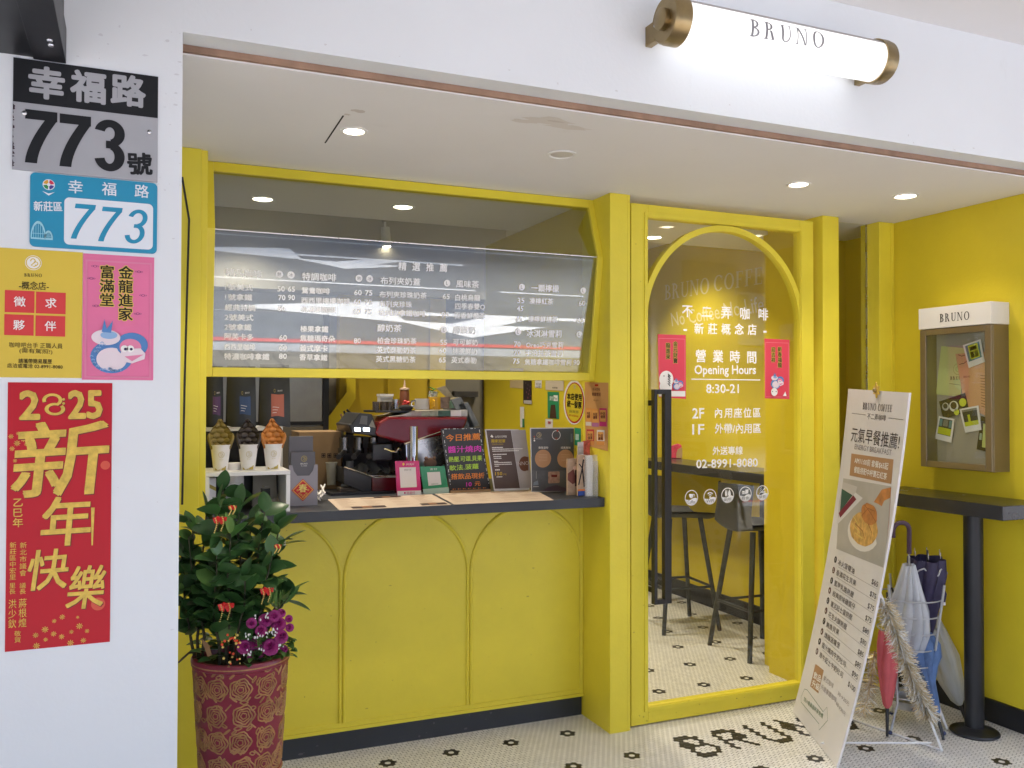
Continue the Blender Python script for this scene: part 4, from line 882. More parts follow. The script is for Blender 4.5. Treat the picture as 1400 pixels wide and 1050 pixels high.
def pinned(name, lab, cat, pts, m, k, z=ze, paint=None):
    a = Art(sidewall(bx_), base=0); a.guess = (-3, 1.5); q = [a.L(*z(*p)) for p in pts]      # order: tl, tr, br, bl
    b = MB(); f = sidewall(bx_); b.prism([f(x, y, .002 + k * .003) for x, y in q], (.0015, 0, 0)); t = b.build(name, m); tag(t, lab, cat)
    if paint:
        a = Art(sidewall(bx_ - .002 - k * .003), base=.0005)
        bl = lambda s, r: (q[3][0] * (1 - s) * (1 - r) + q[2][0] * s * (1 - r) + q[1][0] * s * r + q[0][0] * (1 - s) * r, q[3][1] * (1 - s) * (1 - r) + q[2][1] * s * (1 - r) + q[1][1] * s * r + q[0][1] * (1 - s) * r)
        paint(a, bl); a.build('picture', t)
    return t
LG, OR_ = mat('pale green card', (.46, .50, .2), .6, var=.03), mat('kraft orange card', (.55, .29, .15), .65, var=.06)
def p1(a, bl):
    def ln(s0, r0, s1, r1, w_, m_): a.line([bl(s0, r0), bl(s1, r1)], w_, m_)
    c = bl(.78, .56); g = ink(150, 160, 80); a.arc(c[0], c[1], .026, .028, 0, 360, g, 0); a.arc(c[0], c[1], .012, .014, 0, 360, g, 0)
    q0, q1 = bl(.52, .36), bl(1.0, .36); n0 = len(a.items); a.serif('BRUNO', 0, 0, .017, ink(70, 70, 35), 1, w=abs(q1[0] - q0[0]) * 1.2)
    vs, fs, m_, k_ = a.items[n0]; a.items[n0] = ([(q0[0] + (q1[0] - q0[0]) * .6 + x, q0[1] + y) for x, y in vs], fs, m_, k_); ln(.5, .25, .95, .24, .002, ink(110, 110, 60))
pinned('card', 'pale green card with an emblem, largest sheet in the display case', 'card', [(248, 174), (430, 190), (385, 538), (210, 520)], LG, 0, paint=p1)
def p2(a, bl):
    D = ink(70, 40, 25); c = bl(.1, .93)
    a.line([bl(.1, .98), bl(.2, .95), bl(.35, .97)], .003, D); a.line([bl(.08, .8), bl(.25, .82), bl(.42, .88)], .003, D)
    for i in range(12): a.line([bl(.8, .62 - i * .045), bl(1.0, .62 - i * .045)], .0022, D)
    q0 = bl(.3, .58); n0 = len(a.items); a.serif('BRUNO', 0, 0, .009, D, 1, w=.036); vs, fs, m_, k_ = a.items[n0]; a.items[n0] = ([(q0[0] + x, q0[1] + y) for x, y in vs], fs, m_, k_)
pinned('card', 'kraft orange menu card pinned beside the pale green card', 'card', [(352, 230), (572, 215), (572, 672), (420, 610)], OR_, 1, paint=p2)
DKP, PAL = ink(36, 34, 30), ink(210, 220, 70)
def coffee(a, bl):
    for (s, r, q, m_) in ((.2, .62, .02, ink(190, 190, 180)), (.5, .5, .026, ink(225, 225, 215)), (.5, .54, .018, ink(60, 50, 30)), (.2, .65, .013, ink(60, 60, 50)), (.85, .55, .02, PAL)): c = bl(s, r); a.disk(c[0], c[1], q, m_, 1 if q > .0181 else 2)
    c = bl(.55, .15); a.disk(c[0], c[1], .015, PAL, 1)
pinned('photo', 'dark photo of coffee cups in the middle of the display case', 'photo', [(238, 572), (425, 510), (455, 640), (270, 700)], DKP, 2, paint=coffee)
def pol(cols):
    def f(a, bl):
        sq = lambda s0, r0, s1, r1, m_, k=1: a.poly([bl(s0, r0), bl(s1, r0), bl(s1, r1), bl(s0, r1)], m_, k)
        sq(.1, .24, .9, .93, cols[0], 0)
        for (s0, r0, s1, r1, c) in cols[1:]: sq(s0, r0, s1, r1, c)
    return f
D2, TE, YG, GY = ink(40, 50, 50), ink(90, 140, 150), ink(196, 205, 40), ink(130, 130, 120)
pinned('instant_photo', 'white framed instant photo pinned at the top right of the display case', 'photo', [(413, 168), (540, 125), (570, 288), (455, 332)], PAPER, 3, paint=pol([TE, (.25, .3, .8, .9, YG), (.3, .35, .5, .6, D2), (.55, .35, .72, .6, D2), (.32, .66, .72, .82, D2)]))
pinned('instant_photo', 'instant photo with a yellow sofa shape, right of the coffee photo', 'photo', [(388, 626), (525, 600), (545, 775), (430, 795)], PAPER, 3, paint=pol([D2, (.1, .24, .9, .42, YG), (.35, .42, .48, .7, YG), (.1, .84, .9, .93, GY)]))
pinned('instant_photo', 'instant photo at the lower left of the display case', 'photo', [(240, 676), (352, 698), (330, 868), (212, 838)], PAPER, 3, paint=pol([D2, (.1, .26, .9, .55, YG), (.12, .6, .3, .9, TE), (.72, .6, .9, .9, TE), (.35, .62, .65, .9, GY)]))
pinned('photo', 'dark photo with pale bottle at the lower right of the display case', 'photo', [(540, 675), (578, 685), (578, 930), (508, 915)], DKP, 2, paint=pol([DKP, (.55, .1, .95, .8, ink(200, 210, 130)), (.15, .3, .45, .5, ink(160, 180, 160))]))

# ================================================================== BAR TABLE
t = thing('bar_table', 'black wall bar table on one round post under the display case', 'table', (3.5, 2.86, 0))
b = MB(); b.box(3.378, 2.62, .988, 3.6935, 3.43, 1.05); b.build('top', mat('black table laminate', (.02, .021, .024), .25, var=.1, scale=5), t, bevel=.003)
b = MB(); b.tube([(3.495, 2.86, .012), (3.495, 2.86, .9875)], .041, 28); b.build('leg', BLACKM, t, smooth=True)
b = MB(); b.lathe([(.098, 0), (.104, .006), (.1, .014), (.06, .026), (.044, .032)], 36, (3.495, 2.86, 0)); b.build('base', BLACKM, t, smooth=True)

# ================================================================== A-BOARD
BLc, BRc, TLc, TRc = V((2.917, 3.384, .006)), V((2.647, 2.812, .002)), V((2.953, 3.054, 1.548)), V((2.70, 2.484, 1.526))
nb = V((-.9, .43, .05)).normalized()
def aboard(x, y, k=0):           # x 0..1 across, y 0..1.55 up
    r = y / 1.55; L0 = BLc.lerp(TLc, r); R0 = BRc.lerp(TRc, r); p = L0.lerp(R0, x / .62)
    return p - nb * (.034 * 4 * r * (1 - r)) + nb * k
t = thing('menu_board', 'tall curved white breakfast menu board standing before the umbrella rack', 'menu board', (2.8, 3.05, 0))
b = MB(); nu, nv = 2, 20
b.grid(lambda u, v: aboard(u * .62, v * 1.55, 0), nu, nv); b.grid(lambda u, v: aboard(u * .62, v * 1.55, -.009), nu, nv)
o1 = (nu + 1) * (nv + 1); W_ = nu + 1
for j in range(nv): b.f.append((j * W_, (j + 1) * W_, o1 + (j + 1) * W_, o1 + j * W_)); b.m.append(0); b.f.append((j * W_ + nu, (j + 1) * W_ + nu, o1 + (j + 1) * W_ + nu, o1 + j * W_ + nu)); b.m.append(0)
for i in range(nu): b.f.append((i, i + 1, o1 + i + 1, o1 + i)); b.m.append(0); b.f.append((nv * W_ + i, nv * W_ + i + 1, o1 + nv * W_ + i + 1, o1 + nv * W_ + i)); b.m.append(0)
b.build('board', CARD, t, smooth=True)
a = Art(aboard, base=.0008, sub=10); a.guess = (.3, .9)
zA, zB, zC = zoomer(1080, 510, .25701), zoomer(1060, 740, .29512), zoomer(1110, 540, .20958)
BR_ = ink(66, 56, 54); TAN = mat('tan print', (.42, .23, .11), .5); LNc = ink(150, 140, 140)
a.SF('BRUNO', zA(390, 175), zA(460, 182), 9, BR_, gap=.1); a.SF('COFFEE', zA(470, 183), zA(545, 189), 9, BR_, gap=.1)
a.T('不二弄咖啡', zA(413, 229), zA(512, 240), 8, BR_)
for p, q in (((330, 214), (403, 223)), ((525, 239), (604, 249))): a.line([a.L(*zA(*p)), a.L(*zA(*q))], .0018, BR_)
a.T('元氣早餐推薦!', zA(328, 325), zA(585, 366), 19, BR_, bold=.004); a.T('ENERGY BREAKFAST', zA(346, 391), zA(542, 424), 7, LNc)
P4 = [a.L(*zA(*p)) for p in ((328, 428), (552, 460), (540, 590), (318, 545))]; a.poly(P4, TAN, 0)
a.T('AM11:00前 套餐$65起', zA(346, 463), zA(525, 497), 8.5, WI, 1, bold=.01); a.T('餐點搭配中杯寶石紅茶', zA(343, 513), zA(517, 551), 8.5, WI, 1, bold=.01)
def pq(pts, m_, k=0, z=zA): a.poly([a.L(*z(*p)) for p in pts], m_, k)
pic = [(285, 560), (540, 603), (528, 800), (498, 1036), (248, 935), (262, 730)]
pq(pic, mat('photo ground', (.42, .39, .35), .5, var=.12, scale=4), 0)
pq([(285, 580), (360, 605), (350, 640), (255, 790), (262, 690)], ink(206, 200, 196), 1); pq([(278, 615), (335, 650), (268, 740)], ink(60, 95, 80), 2); pq([(350, 635), (390, 665), (250, 810), (252, 780)], ink(226, 222, 220), 2); pq([(340, 650), (356, 672), (270, 770), (262, 745)], ink(130, 40, 60), 3)
def blob(cx, cy, rx, ry, m_, k, z=zA, rot=0, n=22, jit=0, a0=0, a1=360):
    rs = random.Random(int(cx)); pts = []
    for i in range(n + 1):
        an = R_(a0 + (a1 - a0) * i / n); jj = 1 + rs.uniform(-jit, jit); x, y = rx * math.cos(an) * jj, ry * math.sin(an) * jj; c, s_ = math.cos(rot), math.sin(rot); pts.append((cx + x * c - y * s_, cy + x * s_ + y * c))
    pq(pts[:-1] if a1 - a0 == 360 else pts, m_, k, z)
BUN1 = mat('bun print', (.50, .20, .055), .5, var=.3, scale=25); BUN2 = mat('bun crust print', (.62, .36, .10), .5, var=.35, scale=30); BUN3 = mat('bun cracks print', (.30, .11, .03), .5)
pq([(540, 608), (490, 620), (445, 690), (450, 780), (490, 850), (516, 898), (528, 800)], BUN1, 1)
blob(392, 850, 82, 102, ink(232, 226, 220), 2, rot=-.2); blob(396, 830, 74, 92, BUN2, 3, rot=-.2, jit=.03); blob(425, 750, 42, 60, BUN1, 4, rot=-.3, jit=.06)
for pts in (((400, 700), (430, 740), (460, 790)), ((385, 760), (420, 720), (455, 735)), ((420, 800), (440, 850), (430, 890)), ((350, 800), (390, 840), (400, 880))): a.line([a.L(*zA(*p)) for p in pts], .0035, BUN3, 5)
for pts in (((340, 760), (370, 810)), ((335, 800), (375, 850)), ((350, 850), (390, 880))): a.line([a.L(*zA(*p)) for p in pts], .004, ink(236, 210, 120), 5)
items = [('冰火菠蘿油', '$65'), ('香濃花生貝果', '$75'), ('藍莓乳酪熱壓', '$75'), ('經典原味雞蛋仔', '$75'), ('薯泥起士蛋熱壓', '$80'), ('花生火腿熱壓', '$80'), ('鮪魚貝果', '$85'), ('燻雞菠蘿堡', '$85'), ('醬汁燒肉牛奶吐司', '$95'), ('厚牛起士牛奶吐司', '$100')]
nx = [(280, 85), (271, 134), (262, 182), (253, 228), (245, 275), (236, 322), (227, 370), (217, 418), (206, 464), (194, 510)]
rx0 = [(292, 95), (284, 143), (275, 192), (267, 240), (258, 288), (248, 336), (238, 384), (229, 432), (218, 478), (206, 524)]
rx1 = [(368, 140), (375, 196), (364, 250), (370, 306), (357, 355), (332, 400), (296, 424), (300, 486), (327, 572), (314, 622)]
px0 = [(448, 184), (440, 240), (430, 296), (419, 352), (407, 404), (396, 456), (384, 508), (371, 562), (357, 608), (339, 658)]
px1 = [(477, 202), (468, 258), (458, 314), (446, 370), (434, 424), (422, 476), (410, 528), (397, 580), (383, 632), (371, 690)]
for i, (s_, pr) in enumerate(items):
    c = a.L(*zB(*nx[i])); a.disk(c[0], c[1], .0155, BR_ if i % 2 == 0 else ink(110, 74, 68), 1, n=18); a.text(str(i + 1), c[0], c[1], .015, WI, 2, bold=.02)
    a.T(s_, zB(*rx0[i]), zB(*rx1[i]), 7.5, BR_, 1, bold=.005); a.T(pr, zB(*px0[i]), zB(*px1[i]), 7, BR_, 1)
    if i < 9: a.line([a.L(zB(*rx0[i])[0], zB(*rx0[i])[1] + 7), a.L(zB(*px1[i])[0] - 1, zB(*px1[i])[1] + 6)], .0012, LNc, 0)
pq([(187, 568), (225, 598), (200, 705), (162, 672)], TAN, 0, zB); a.T('飲品', zB(180, 618), zB(212, 640), 9, WI, 1, bold=.02); a.T('升級', zB(172, 655), zB(206, 680), 9, WI, 1, bold=.02)
a.T('美式咖啡', zB(225, 632), zB(270, 672), 7, LNc); a.T('升級拿鐵咖啡', zB(214, 672), zB(284, 738), 7, LNc); a.T('30→20元', zB(292, 702), zB(343, 756), 6, LNc); a.T('60→30元', zB(284, 748), zB(326, 804), 6, LNc)
GN = ink(70, 120, 80); ar = [(136, 684), (120, 722), (120, 745), (203, 846), (203, 875), (243, 830), (240, 768), (222, 790), (150, 690)]
aq = [a.L(*zB(*p)) for p in ar]; a.line(aq + [aq[0]], .0022, GN, 0); a.T('加入會員首杯享免費', zB(134, 728), zB(222, 812), 6, GN)
a.build('lettering', t)
# rear prop: rods on the floor and up to the back of the board
b = MB(); q1, q2 = V((3.181, 2.764, .006)), V((3.07, 3.36, .006)); mid = (aboard(.6, .75, -.01)); mid2 = aboard(.06, .75, -.01)
b.tube([q1, mid], .0055, 8); b.tube([q2, mid2], .0055, 8); b.tube([q1 + V((-.04, .02, .03)), V((2.72, 2.98, .03))], .0045, 8); b.tube([q1, q2], .005, 8); b.build('rear_prop', mat('white rod', (.7, .7, .7), .35), t, smooth=True)
# bear of gold card clipped on top is a small star clip
t = thing('star_clip', 'small gold bow shaped clip on the top edge of the menu board', 'clip', aboard(.31, 1.55))
c = aboard(.33, 1.552, .004)
ex = (TRc - TLc).normalized(); ez = V((0, 0, 1))
pts = []
for i in range(12):
    an = 2 * PI * i / 12 + PI / 2; r = .034 if i % 2 == 0 else .019; pts.append(c + ex * (r * math.cos(an)) + ez * (r * math.sin(an)))
b = MB(); b.prism(pts, nb * .006); b.build('star', GOLD, t, bevel=.001)
b = MB(); b.ball(c + nb * .008, .011, 10); b.build('knob', BRASS, t, smooth=True)
# ================================================================== UMBRELLA RACK, UMBRELLAS, TINSEL
RC = PY(1241, 985, 3.03); RX, RY = RC.x, 3.03
t = thing('umbrella_rack', 'grey wire umbrella rack holding several folded umbrellas by the bar table', 'umbrella rack', (RX, RY, 0))
def rr(z): return .085 + (.155 - .085) * (z - .13) / .53
b = MB()
for i in range(7):
    z = .60 - i * .075; b.tube([(RX + rr(z) * math.cos(2 * PI * j / 36), RY + rr(z) * math.sin(2 * PI * j / 36), z) for j in range(36)], .0032, 6, closed=True)
b.build('ring', WIRE, t, smooth=True)
for an in (-65, 195, 70):
    a = R_(an); c, s_ = math.cos(a), math.sin(a); b = MB()
    b.tube([(RX + rr(.67) * 1.03 * c, RY + rr(.67) * 1.03 * s_, .67), (RX + rr(.13) * 1.04 * c, RY + rr(.13) * 1.04 * s_, .13), (RX + .155 * c, RY + .155 * s_, .008)], .0058, 8); b.build('upright', WIRE, t, smooth=True)
    b = MB(); b.ball((RX + .155 * c, RY + .155 * s_, .011), .010, 8); b.build('foot', mat('blue rubber', (.03, .045, .12), .6), t, smooth=True)
b = MB(); b.lathe([(.0, .085), (.05, .087), (.078, .10), (.092, .135), (.089, .135), (.075, .104), (.05, .092), (0, .09)], 32, (RX, RY, 0), caps=False); b.build('drip_bowl', STEEL, t, smooth=True)
def umbrella(name, lab, tip, top, rmax, m, shaft=BLACKP, handle='J', hm=None, tipl=.1, open_=.0, seed=1, pleats=8, prof=None, band=None, ribs=None):
    tip, top = V(tip), V(top); ax = (top - tip); L_ = ax.length; ax.normalize(); n1 = ax.orthogonal().normalized(); n2 = ax.cross(n1)
    t = thing(name, lab, 'umbrella', tip); rs = random.Random(seed); ph = [rs.uniform(-.25, .25) for _ in range(24)]
    prof = prof or [(.05, .12), (.16, .3), (.34, .58), (.55, .85), (.74, 1), (.86, .9), (.9, .62)]
    b = MB(); n = 64; rows = []
    for s_, r in prof:
        vs = []
        for j in range(n):
            a = 2 * PI * j / n; rr_ = rmax * r * (1 + (.30 * abs(math.sin(a * pleats / 2 + ph[3])) - .14) * (.3 + s_) + .07 * math.sin(3 * a + ph[1] * 9 + s_ * 5))
            a2 = a + s_ * .8; vs.append(tip + ax * (L_ * s_ * .82 + tipl * (1 - s_)) + (n1 * math.cos(a2) + n2 * math.sin(a2)) * rr_)
        rows.append(vs)
    o = [p for r in rows for p in r]; fs = [(i * n + j, i * n + (j + 1) % n, (i + 1) * n + (j + 1) % n, (i + 1) * n + j) for i in range(len(rows) - 1) for j in range(n)]
    b.add(o, fs); b.build('canopy', m, t, smooth=True)
    b = MB(); b.tube([tip + ax * .0, tip + ax * (tipl * 1.1)], [.006, .009], 10); b.build('ferrule', hm if handle == 'tipwhite' else BLACKP, t, smooth=True)
    b = MB(); b.tube([tip + ax * tipl, top], .0045, 8); b.build('shaft', shaft, t, smooth=True)
    for j in range(pleats if ribs is None else ribs):
        a = 2 * PI * j / pleats; d = n1 * math.cos(a) + n2 * math.sin(a); e = tip + ax * (L_ * prof[-1][0] * .82 + .02) + d * rmax * prof[-1][1] * .9
        b = MB(); b.tube([e - ax * .02, e + ax * .008], [.0015, .0022], 6); b.build('rib_tip', STEEL, t)
    if band:
        s0 = band; b = MB(); b.tube([tip + ax * (L_ * s0 * .82) + (n1 * math.cos(2 * PI * j / 20) + n2 * math.sin(2 * PI * j / 20)) * rmax * 1.02 for j in range(20)], .007, 6, closed=True); b.build('strap', m, t, smooth=True)
    return t, tip, top, ax, n1, n2
def jhandle(t, top, ax, side, r, R0, m, straight=.06):
    side = V(side); side = (side - ax * side.dot(ax)).normalized(); p = [top - ax * .05, top + ax * straight]
    c = top + ax * straight + side * R0
    for i in range(1, 13):
        a = PI - PI * i / 12; p.append(c + side * (R0 * math.cos(a)) + ax * (R0 * math.sin(a)))
    p.append(p[-1] - ax * .03); b = MB(); b.tube(p, r, 12); b.build('handle', m, t, smooth=True)
CLEAR = mat('clear umbrella plastic', (.72, .75, .80), .22, alpha=.62, var=.05, scale=20, bump=.5, bscale=26)
PURP = mat('purple plastic', (.07, .035, .06), .25); NAVY = mat('dark purple nylon', (.032, .026, .07), .6, var=.2, scale=18, bump=.4, bscale=40)
# clear plastic umbrella with purple crook handle
tp = V((RX + .02, RY + .015, .13)); ttop = PY(1243, 742, RY - .08)
u = umbrella('clear_umbrella', 'clear plastic umbrella with purple crook handle, tallest one in the wire rack', tp, ttop, .088, CLEAR, shaft=STEEL, seed=2, prof=[(.0, .15), (.12, .42), (.3, .8), (.45, 1.0), (.62, .92), (.8, .62), (.98, .36), (1.06, .25)], pleats=9, ribs=0)
jhandle(u[0], ttop, u[3], -rt0, .0105, .036, PURP)
# dark purple umbrella hanging over the rim
tp = V((RX + .10, RY - .02, .30)); ttop = PY(1268, 752, RY - .05)
u = umbrella('purple_umbrella', 'dark purple umbrella with silver hem and dangling strap at the rim of the rack', tp, ttop, .07, NAVY, seed=5, prof=[(.05, .12), (.3, .5), (.55, .72), (.75, .9), (.95, 1.05), (1.15, .95)], pleats=6, tipl=.06)
hm = MB(); f0 = tp + (ttop - tp) * .83
hm.tube([f0 + (u[4] * math.cos(2 * PI * j / 24) + u[5] * math.sin(2 * PI * j / 24)) * (.074 + .008 * math.sin(5 * j)) + u[3] * .016 * math.sin(j * 1.3) for j in range(24)], .004, 6, closed=True); hm.build('hem', mat('silver hem', (.5, .5, .52), .35, metal=.6), u[0], smooth=True)
q = [PY(1275, 792, RY - .1), PY(1287, 800, RY - .1), PY(1292, 812, RY - .1), PY(1290, 823, RY - .1)]
b = MB(); b.tube(q, [.006, .008, .008, .008], 6); b.build('strap', NAVY, u[0], smooth=True)
b = MB(); b.tube([q[-1], q[-1] + V((0, 0, -.014))], .009, 6); b.build('strap_end', WHITEP, u[0])
# coral red one, blue one, white one, and the clear one leaning on the wall
tp = PZ(1213, 1007, .004); umbrella('red_umbrella', 'coral red umbrella with black tip, point down at the left of the rack', tp, V((RX - .10, RY + .02, .62)), .042, mat('coral nylon', (.58, .10, .11), .6, var=.12, bump=.3), seed=7, tipl=.12, prof=[(.0, .2), (.04, .42), (.2, .7), (.45, 1), (.7, 1), (.85, .8)], pleats=6)
tp = PZ(1290, 1012, .004); umbrella('blue_umbrella', 'bright blue umbrella with black tip, point down at the right of the rack', tp, V((RX + .06, RY + .06, .66)), .056, mat('blue nylon', (.09, .17, .36), .65, var=.25, scale=22, bump=.6, bscale=30), seed=9, tipl=.11, prof=[(.0, .2), (.06, .3), (.28, .38), (.42, .75), (.5, 1.1), (.62, 1.2), (.74, .8)], pleats=7)
tp = PZ(1295, 997, .004); umbrella('white_umbrella', 'white umbrella with long white tip in the rack behind the blue one', tp, V((RX + .0, RY + .09, .62)), .04, mat('white nylon', (.68, .7, .74), .5, var=.05, bump=.3), handle='tipwhite', hm=WHITEP, seed=12, tipl=.16, prof=[(.0, .22), (.05, .42), (.25, .8), (.5, 1), (.8, .8)], pleats=6)
tp = PZ(1320, 984, .004); umbrella('clear_umbrella', 'cloudy clear umbrella leaning against the yellow wall behind the rack', tp, V((3.43, 3.16, .70)), .06, mat('cloudy umbrella plastic', (.60, .61, .58), .3, alpha=.72, var=.08, bump=.4), seed=15, tipl=.07, prof=[(.0, .2), (.05, .5), (.2, .85), (.4, 1.1), (.65, .9), (.85, .6)], pleats=6)
# tinsel garlands
def tinsel(name, lab, pts, n, rad, seed):
    rs = random.Random(seed); t = thing(name, lab, 'garland', pts[-1]); b = MB(); w_ = MB(); k = len(pts) - 1
    for i in range(n):
        f = rs.random() * k; j = min(int(f), k - 1); p = V(pts[j]).lerp(V(pts[j + 1]), f - j)
        d = V((rs.gauss(0, 1), rs.gauss(0, 1), rs.gauss(0, 1) - .2)).normalized(); L_ = rad * rs.uniform(.6, 1.35); s_ = d.orthogonal().normalized() * rs.uniform(.0006, .0017)
        (w_ if rs.random() < .34 else b).add([p - s_, p + s_, p + d * L_ + s_ * .8 + V((0, 0, -.2 * L_)), p + d * L_ - s_ * .8 + V((0, 0, -.2 * L_))], [(0, 1, 2, 3)])
    b.tube(pts, .004, 6)
    b.build('strands', mat('champagne tinsel', (.60, .50, .32), .3, metal=.6, var=.25, scale=30), t, fix=False); w_.build('white_strands', mat('white tinsel', (.75, .75, .72), .4), t, fix=False)
tp = [q1.lerp(mid, f) + V((0, 0, .012 * math.sin(f * 9))) for f in (.93, .8, .66, .52, .4, .3, .22)]
tinsel('tinsel_garland', 'gold and white tinsel garland draped down the front of the umbrella rack', tp, 4400, .042, 3)
tp = [PY(*q) for q in ((1196, 890, RY + .06), (1192, 925, RY + .05), (1186, 955, RY + .02), (1180, 975, RY))]
tinsel('tinsel_garland', 'second tinsel bundle half hidden behind the menu board', tp, 600, .04, 4)

# ================================================================== PLANTER
PXc, PYc = .335, 3.05; PT, PR = .66, .152
POT = mat('crimson glaze', (.20, .010, .030), .34, var=.18, scale=8); RIM = mat('rubbed gold glaze', (.38, .20, .075), .45, metal=.2, var=.25, scale=30)
def pot_r(z): return .112 + (PR - .112) * (z / PT)
t = thing('planter', 'tall tapered crimson planter with embossed gold roses', 'planter', (PXc, PYc, 0))
b = MB(); prof = [(.105, 0), (.112, .01)]
nz_ = 60
prof += [(pot_r(PT * .42 * i / nz_), PT * .42 * i / nz_) for i in range(1, nz_)]
prof += [(pot_r(PT * .42) + .004, PT * .42), (pot_r(PT * .44) + .004, PT * .44), (pot_r(PT * .445), PT * .446), (pot_r(PT * .96), PT * .96), (PR + .004, PT * .965), (PR + .005, PT * .99), (PR + .001, PT), (PR - .012, PT), (PR - .02, PT - .04), (0, PT - .045)]
def wob(i, a):
    if 2 <= i < nz_: return 1 + .012 * abs(math.sin(a * 26 + (i // 3 % 2) * PI / 2)) * abs(math.sin(i * PI / 6))
    return 1
b.lathe(prof, 208, (PXc, PYc, 0), wob=wob, caps=False); b.build('pot', POT, t, smooth=True)
b = MB()
for z0, z1 in ((PT * .422, PT * .438), (PT * .966, PT * .992)):
    b.lathe([(pot_r(z0) + .003, z0), (pot_r(z0) + .0068, (z0 + z1) / 2), (pot_r(z1) + .003, z1)], 72, (PXc, PYc, 0), caps=False)
b.build('band', RIM, t, smooth=True)
def onpot(a, z, k): r = pot_r(z) + k; return V((PXc + r * math.cos(a), PYc + r * math.sin(a), z))
rs = random.Random(21); b = MB()
cam_a = math.atan2(-PYc, -PXc)
for row_ in range(4):
    z = PT * (.50 + .128 * row_)
    for j in range(11):
        a = 2 * PI * (j + (row_ % 2) * .22) / 11 + .1 * math.sin(row_ * 3 + j)
        R0 = .033
        for q, (r_, wv) in enumerate(((R0, .006), (R0 * .74, .005), (R0 * .5, .004), (R0 * .27, .003))):
            pts = []
            for i in range(20):
                an = 2 * PI * i / 20 + q * .5; rr_ = r_ * (1 + .10 * math.cos(an * 5 + q)); pts.append(onpot(a + rr_ * math.cos(an) / pot_r(z), z + rr_ * math.sin(an), .0005))
            b.tube(pts, .0028 - .0003 * q, 5, closed=True)
    for j in range(58):
        a = 2 * PI * (j + rs.uniform(-.3, .3)) / 58; zz = z + PT * .064 + rs.uniform(-.028, .028); an = rs.uniform(0, PI); L_ = rs.uniform(.008, .015)
        for sgn in (-1, 1):
            pts = [onpot(a + (-L_ + 2 * L_ * i / 5) * math.cos(an) / pot_r(zz) + sgn * .006 * math.sin(PI * i / 5) * math.sin(an) / pot_r(zz), zz + (-L_ + 2 * L_ * i / 5) * math.sin(an) + sgn * .006 * math.sin(PI * i / 5) * math.cos(an), .0003) for i in range(6)]
            b.tube(pts, .0022, 5)
b.build('rose_relief', RIM, t, smooth=True)
b = MB(); b.lathe([(0, PT - .03), (.08, PT - .02), (PR - .016, PT - .03)], 24, (PXc, PYc, 0), caps=False); b.build('soil', mat('moss and soil', (.035, .035, .022), .95, var=.5, scale=40, bump=.8, bscale=60), t, smooth=True)
# green plant
t = thing('potted_plant', 'dark green glossy leaved plant growing in the crimson planter', 'plant', (PXc, PYc, PT - .03))
def leafmat():
    m = bpy.data.materials.new('glossy leaf'); m.use_nodes = True; n = m.node_tree; bb = n.nodes['Principled BSDF']
    gi = n.nodes.new('ShaderNodeNewGeometry'); cr = n.nodes.new('ShaderNodeValToRGB')
    cr.color_ramp.elements[0].color = (.028, .075, .022, 1); cr.color_ramp.elements[1].color = (.13, .24, .06, 1); e = cr.color_ramp.elements.new(.8); e.color = (.055, .14, .038, 1)
    n.links.new(gi.outputs['Random Per Island'], cr.inputs[0]); n.links.new(cr.outputs[0], bb.inputs['Base Color']); bb.inputs['Roughness'].default_value = .3; return m
LEAF = leafmat(); STEM = mat('plant stem', (.06, .055, .03), .7)
rs = random.Random(8); lf = MB(); st = MB()
def leaf(p, d, L_, W_, roll, droop):
    d = V(d).normalized(); s_ = d.cross(V((0, 0, 1)));
    s_ = s_.normalized() if s_.length > .05 else V((1, 0, 0)); nrm = s_.cross(d).normalized(); c, q = math.cos(roll), math.sin(roll); s2 = s_ * c + nrm * q; n2 = nrm * c - s_ * q
    vs = []; K = 7
    for i in range(K + 1):
        f = i / K; wv = W_ * (math.sin(PI * f ** .8) ** .75) if 0 < f < 1 else 0; cpt = V(p) + d * (L_ * f) - V((0, 0, 1)) * droop * L_ * f * f
        fold = .25 * wv; vs += [cpt - s2 * wv + n2 * fold, cpt, cpt + s2 * wv + n2 * fold]
    lf.add(vs, [(3 * i + j, 3 * i + j + 1, 3 * i + j + 4, 3 * i + j + 3) for i in range(K) for j in (0, 1)])
pl = lambda u_, v_, dy=0: PY(u_, v_, PYc + dy)
stems = [((276, 880), (282, 700), .03), ((272, 880), (263, 725), .05), ((300, 885), (300, 690), -.05), ((318, 885), (328, 690), -.02), ((325, 880), (345, 715), .05), ((335, 885), (362, 700), -.04), ((345, 885), (382, 720), .0), ((310, 885), (315, 730), -.09), ((268, 878), (248, 760), .06), ((340, 885), (372, 760), -.08), ((300, 885), (296, 760), -.1), ((345, 885), (395, 815), -.02), ((325, 885), (335, 790), -.11), ((315, 880), (305, 670), .07)]
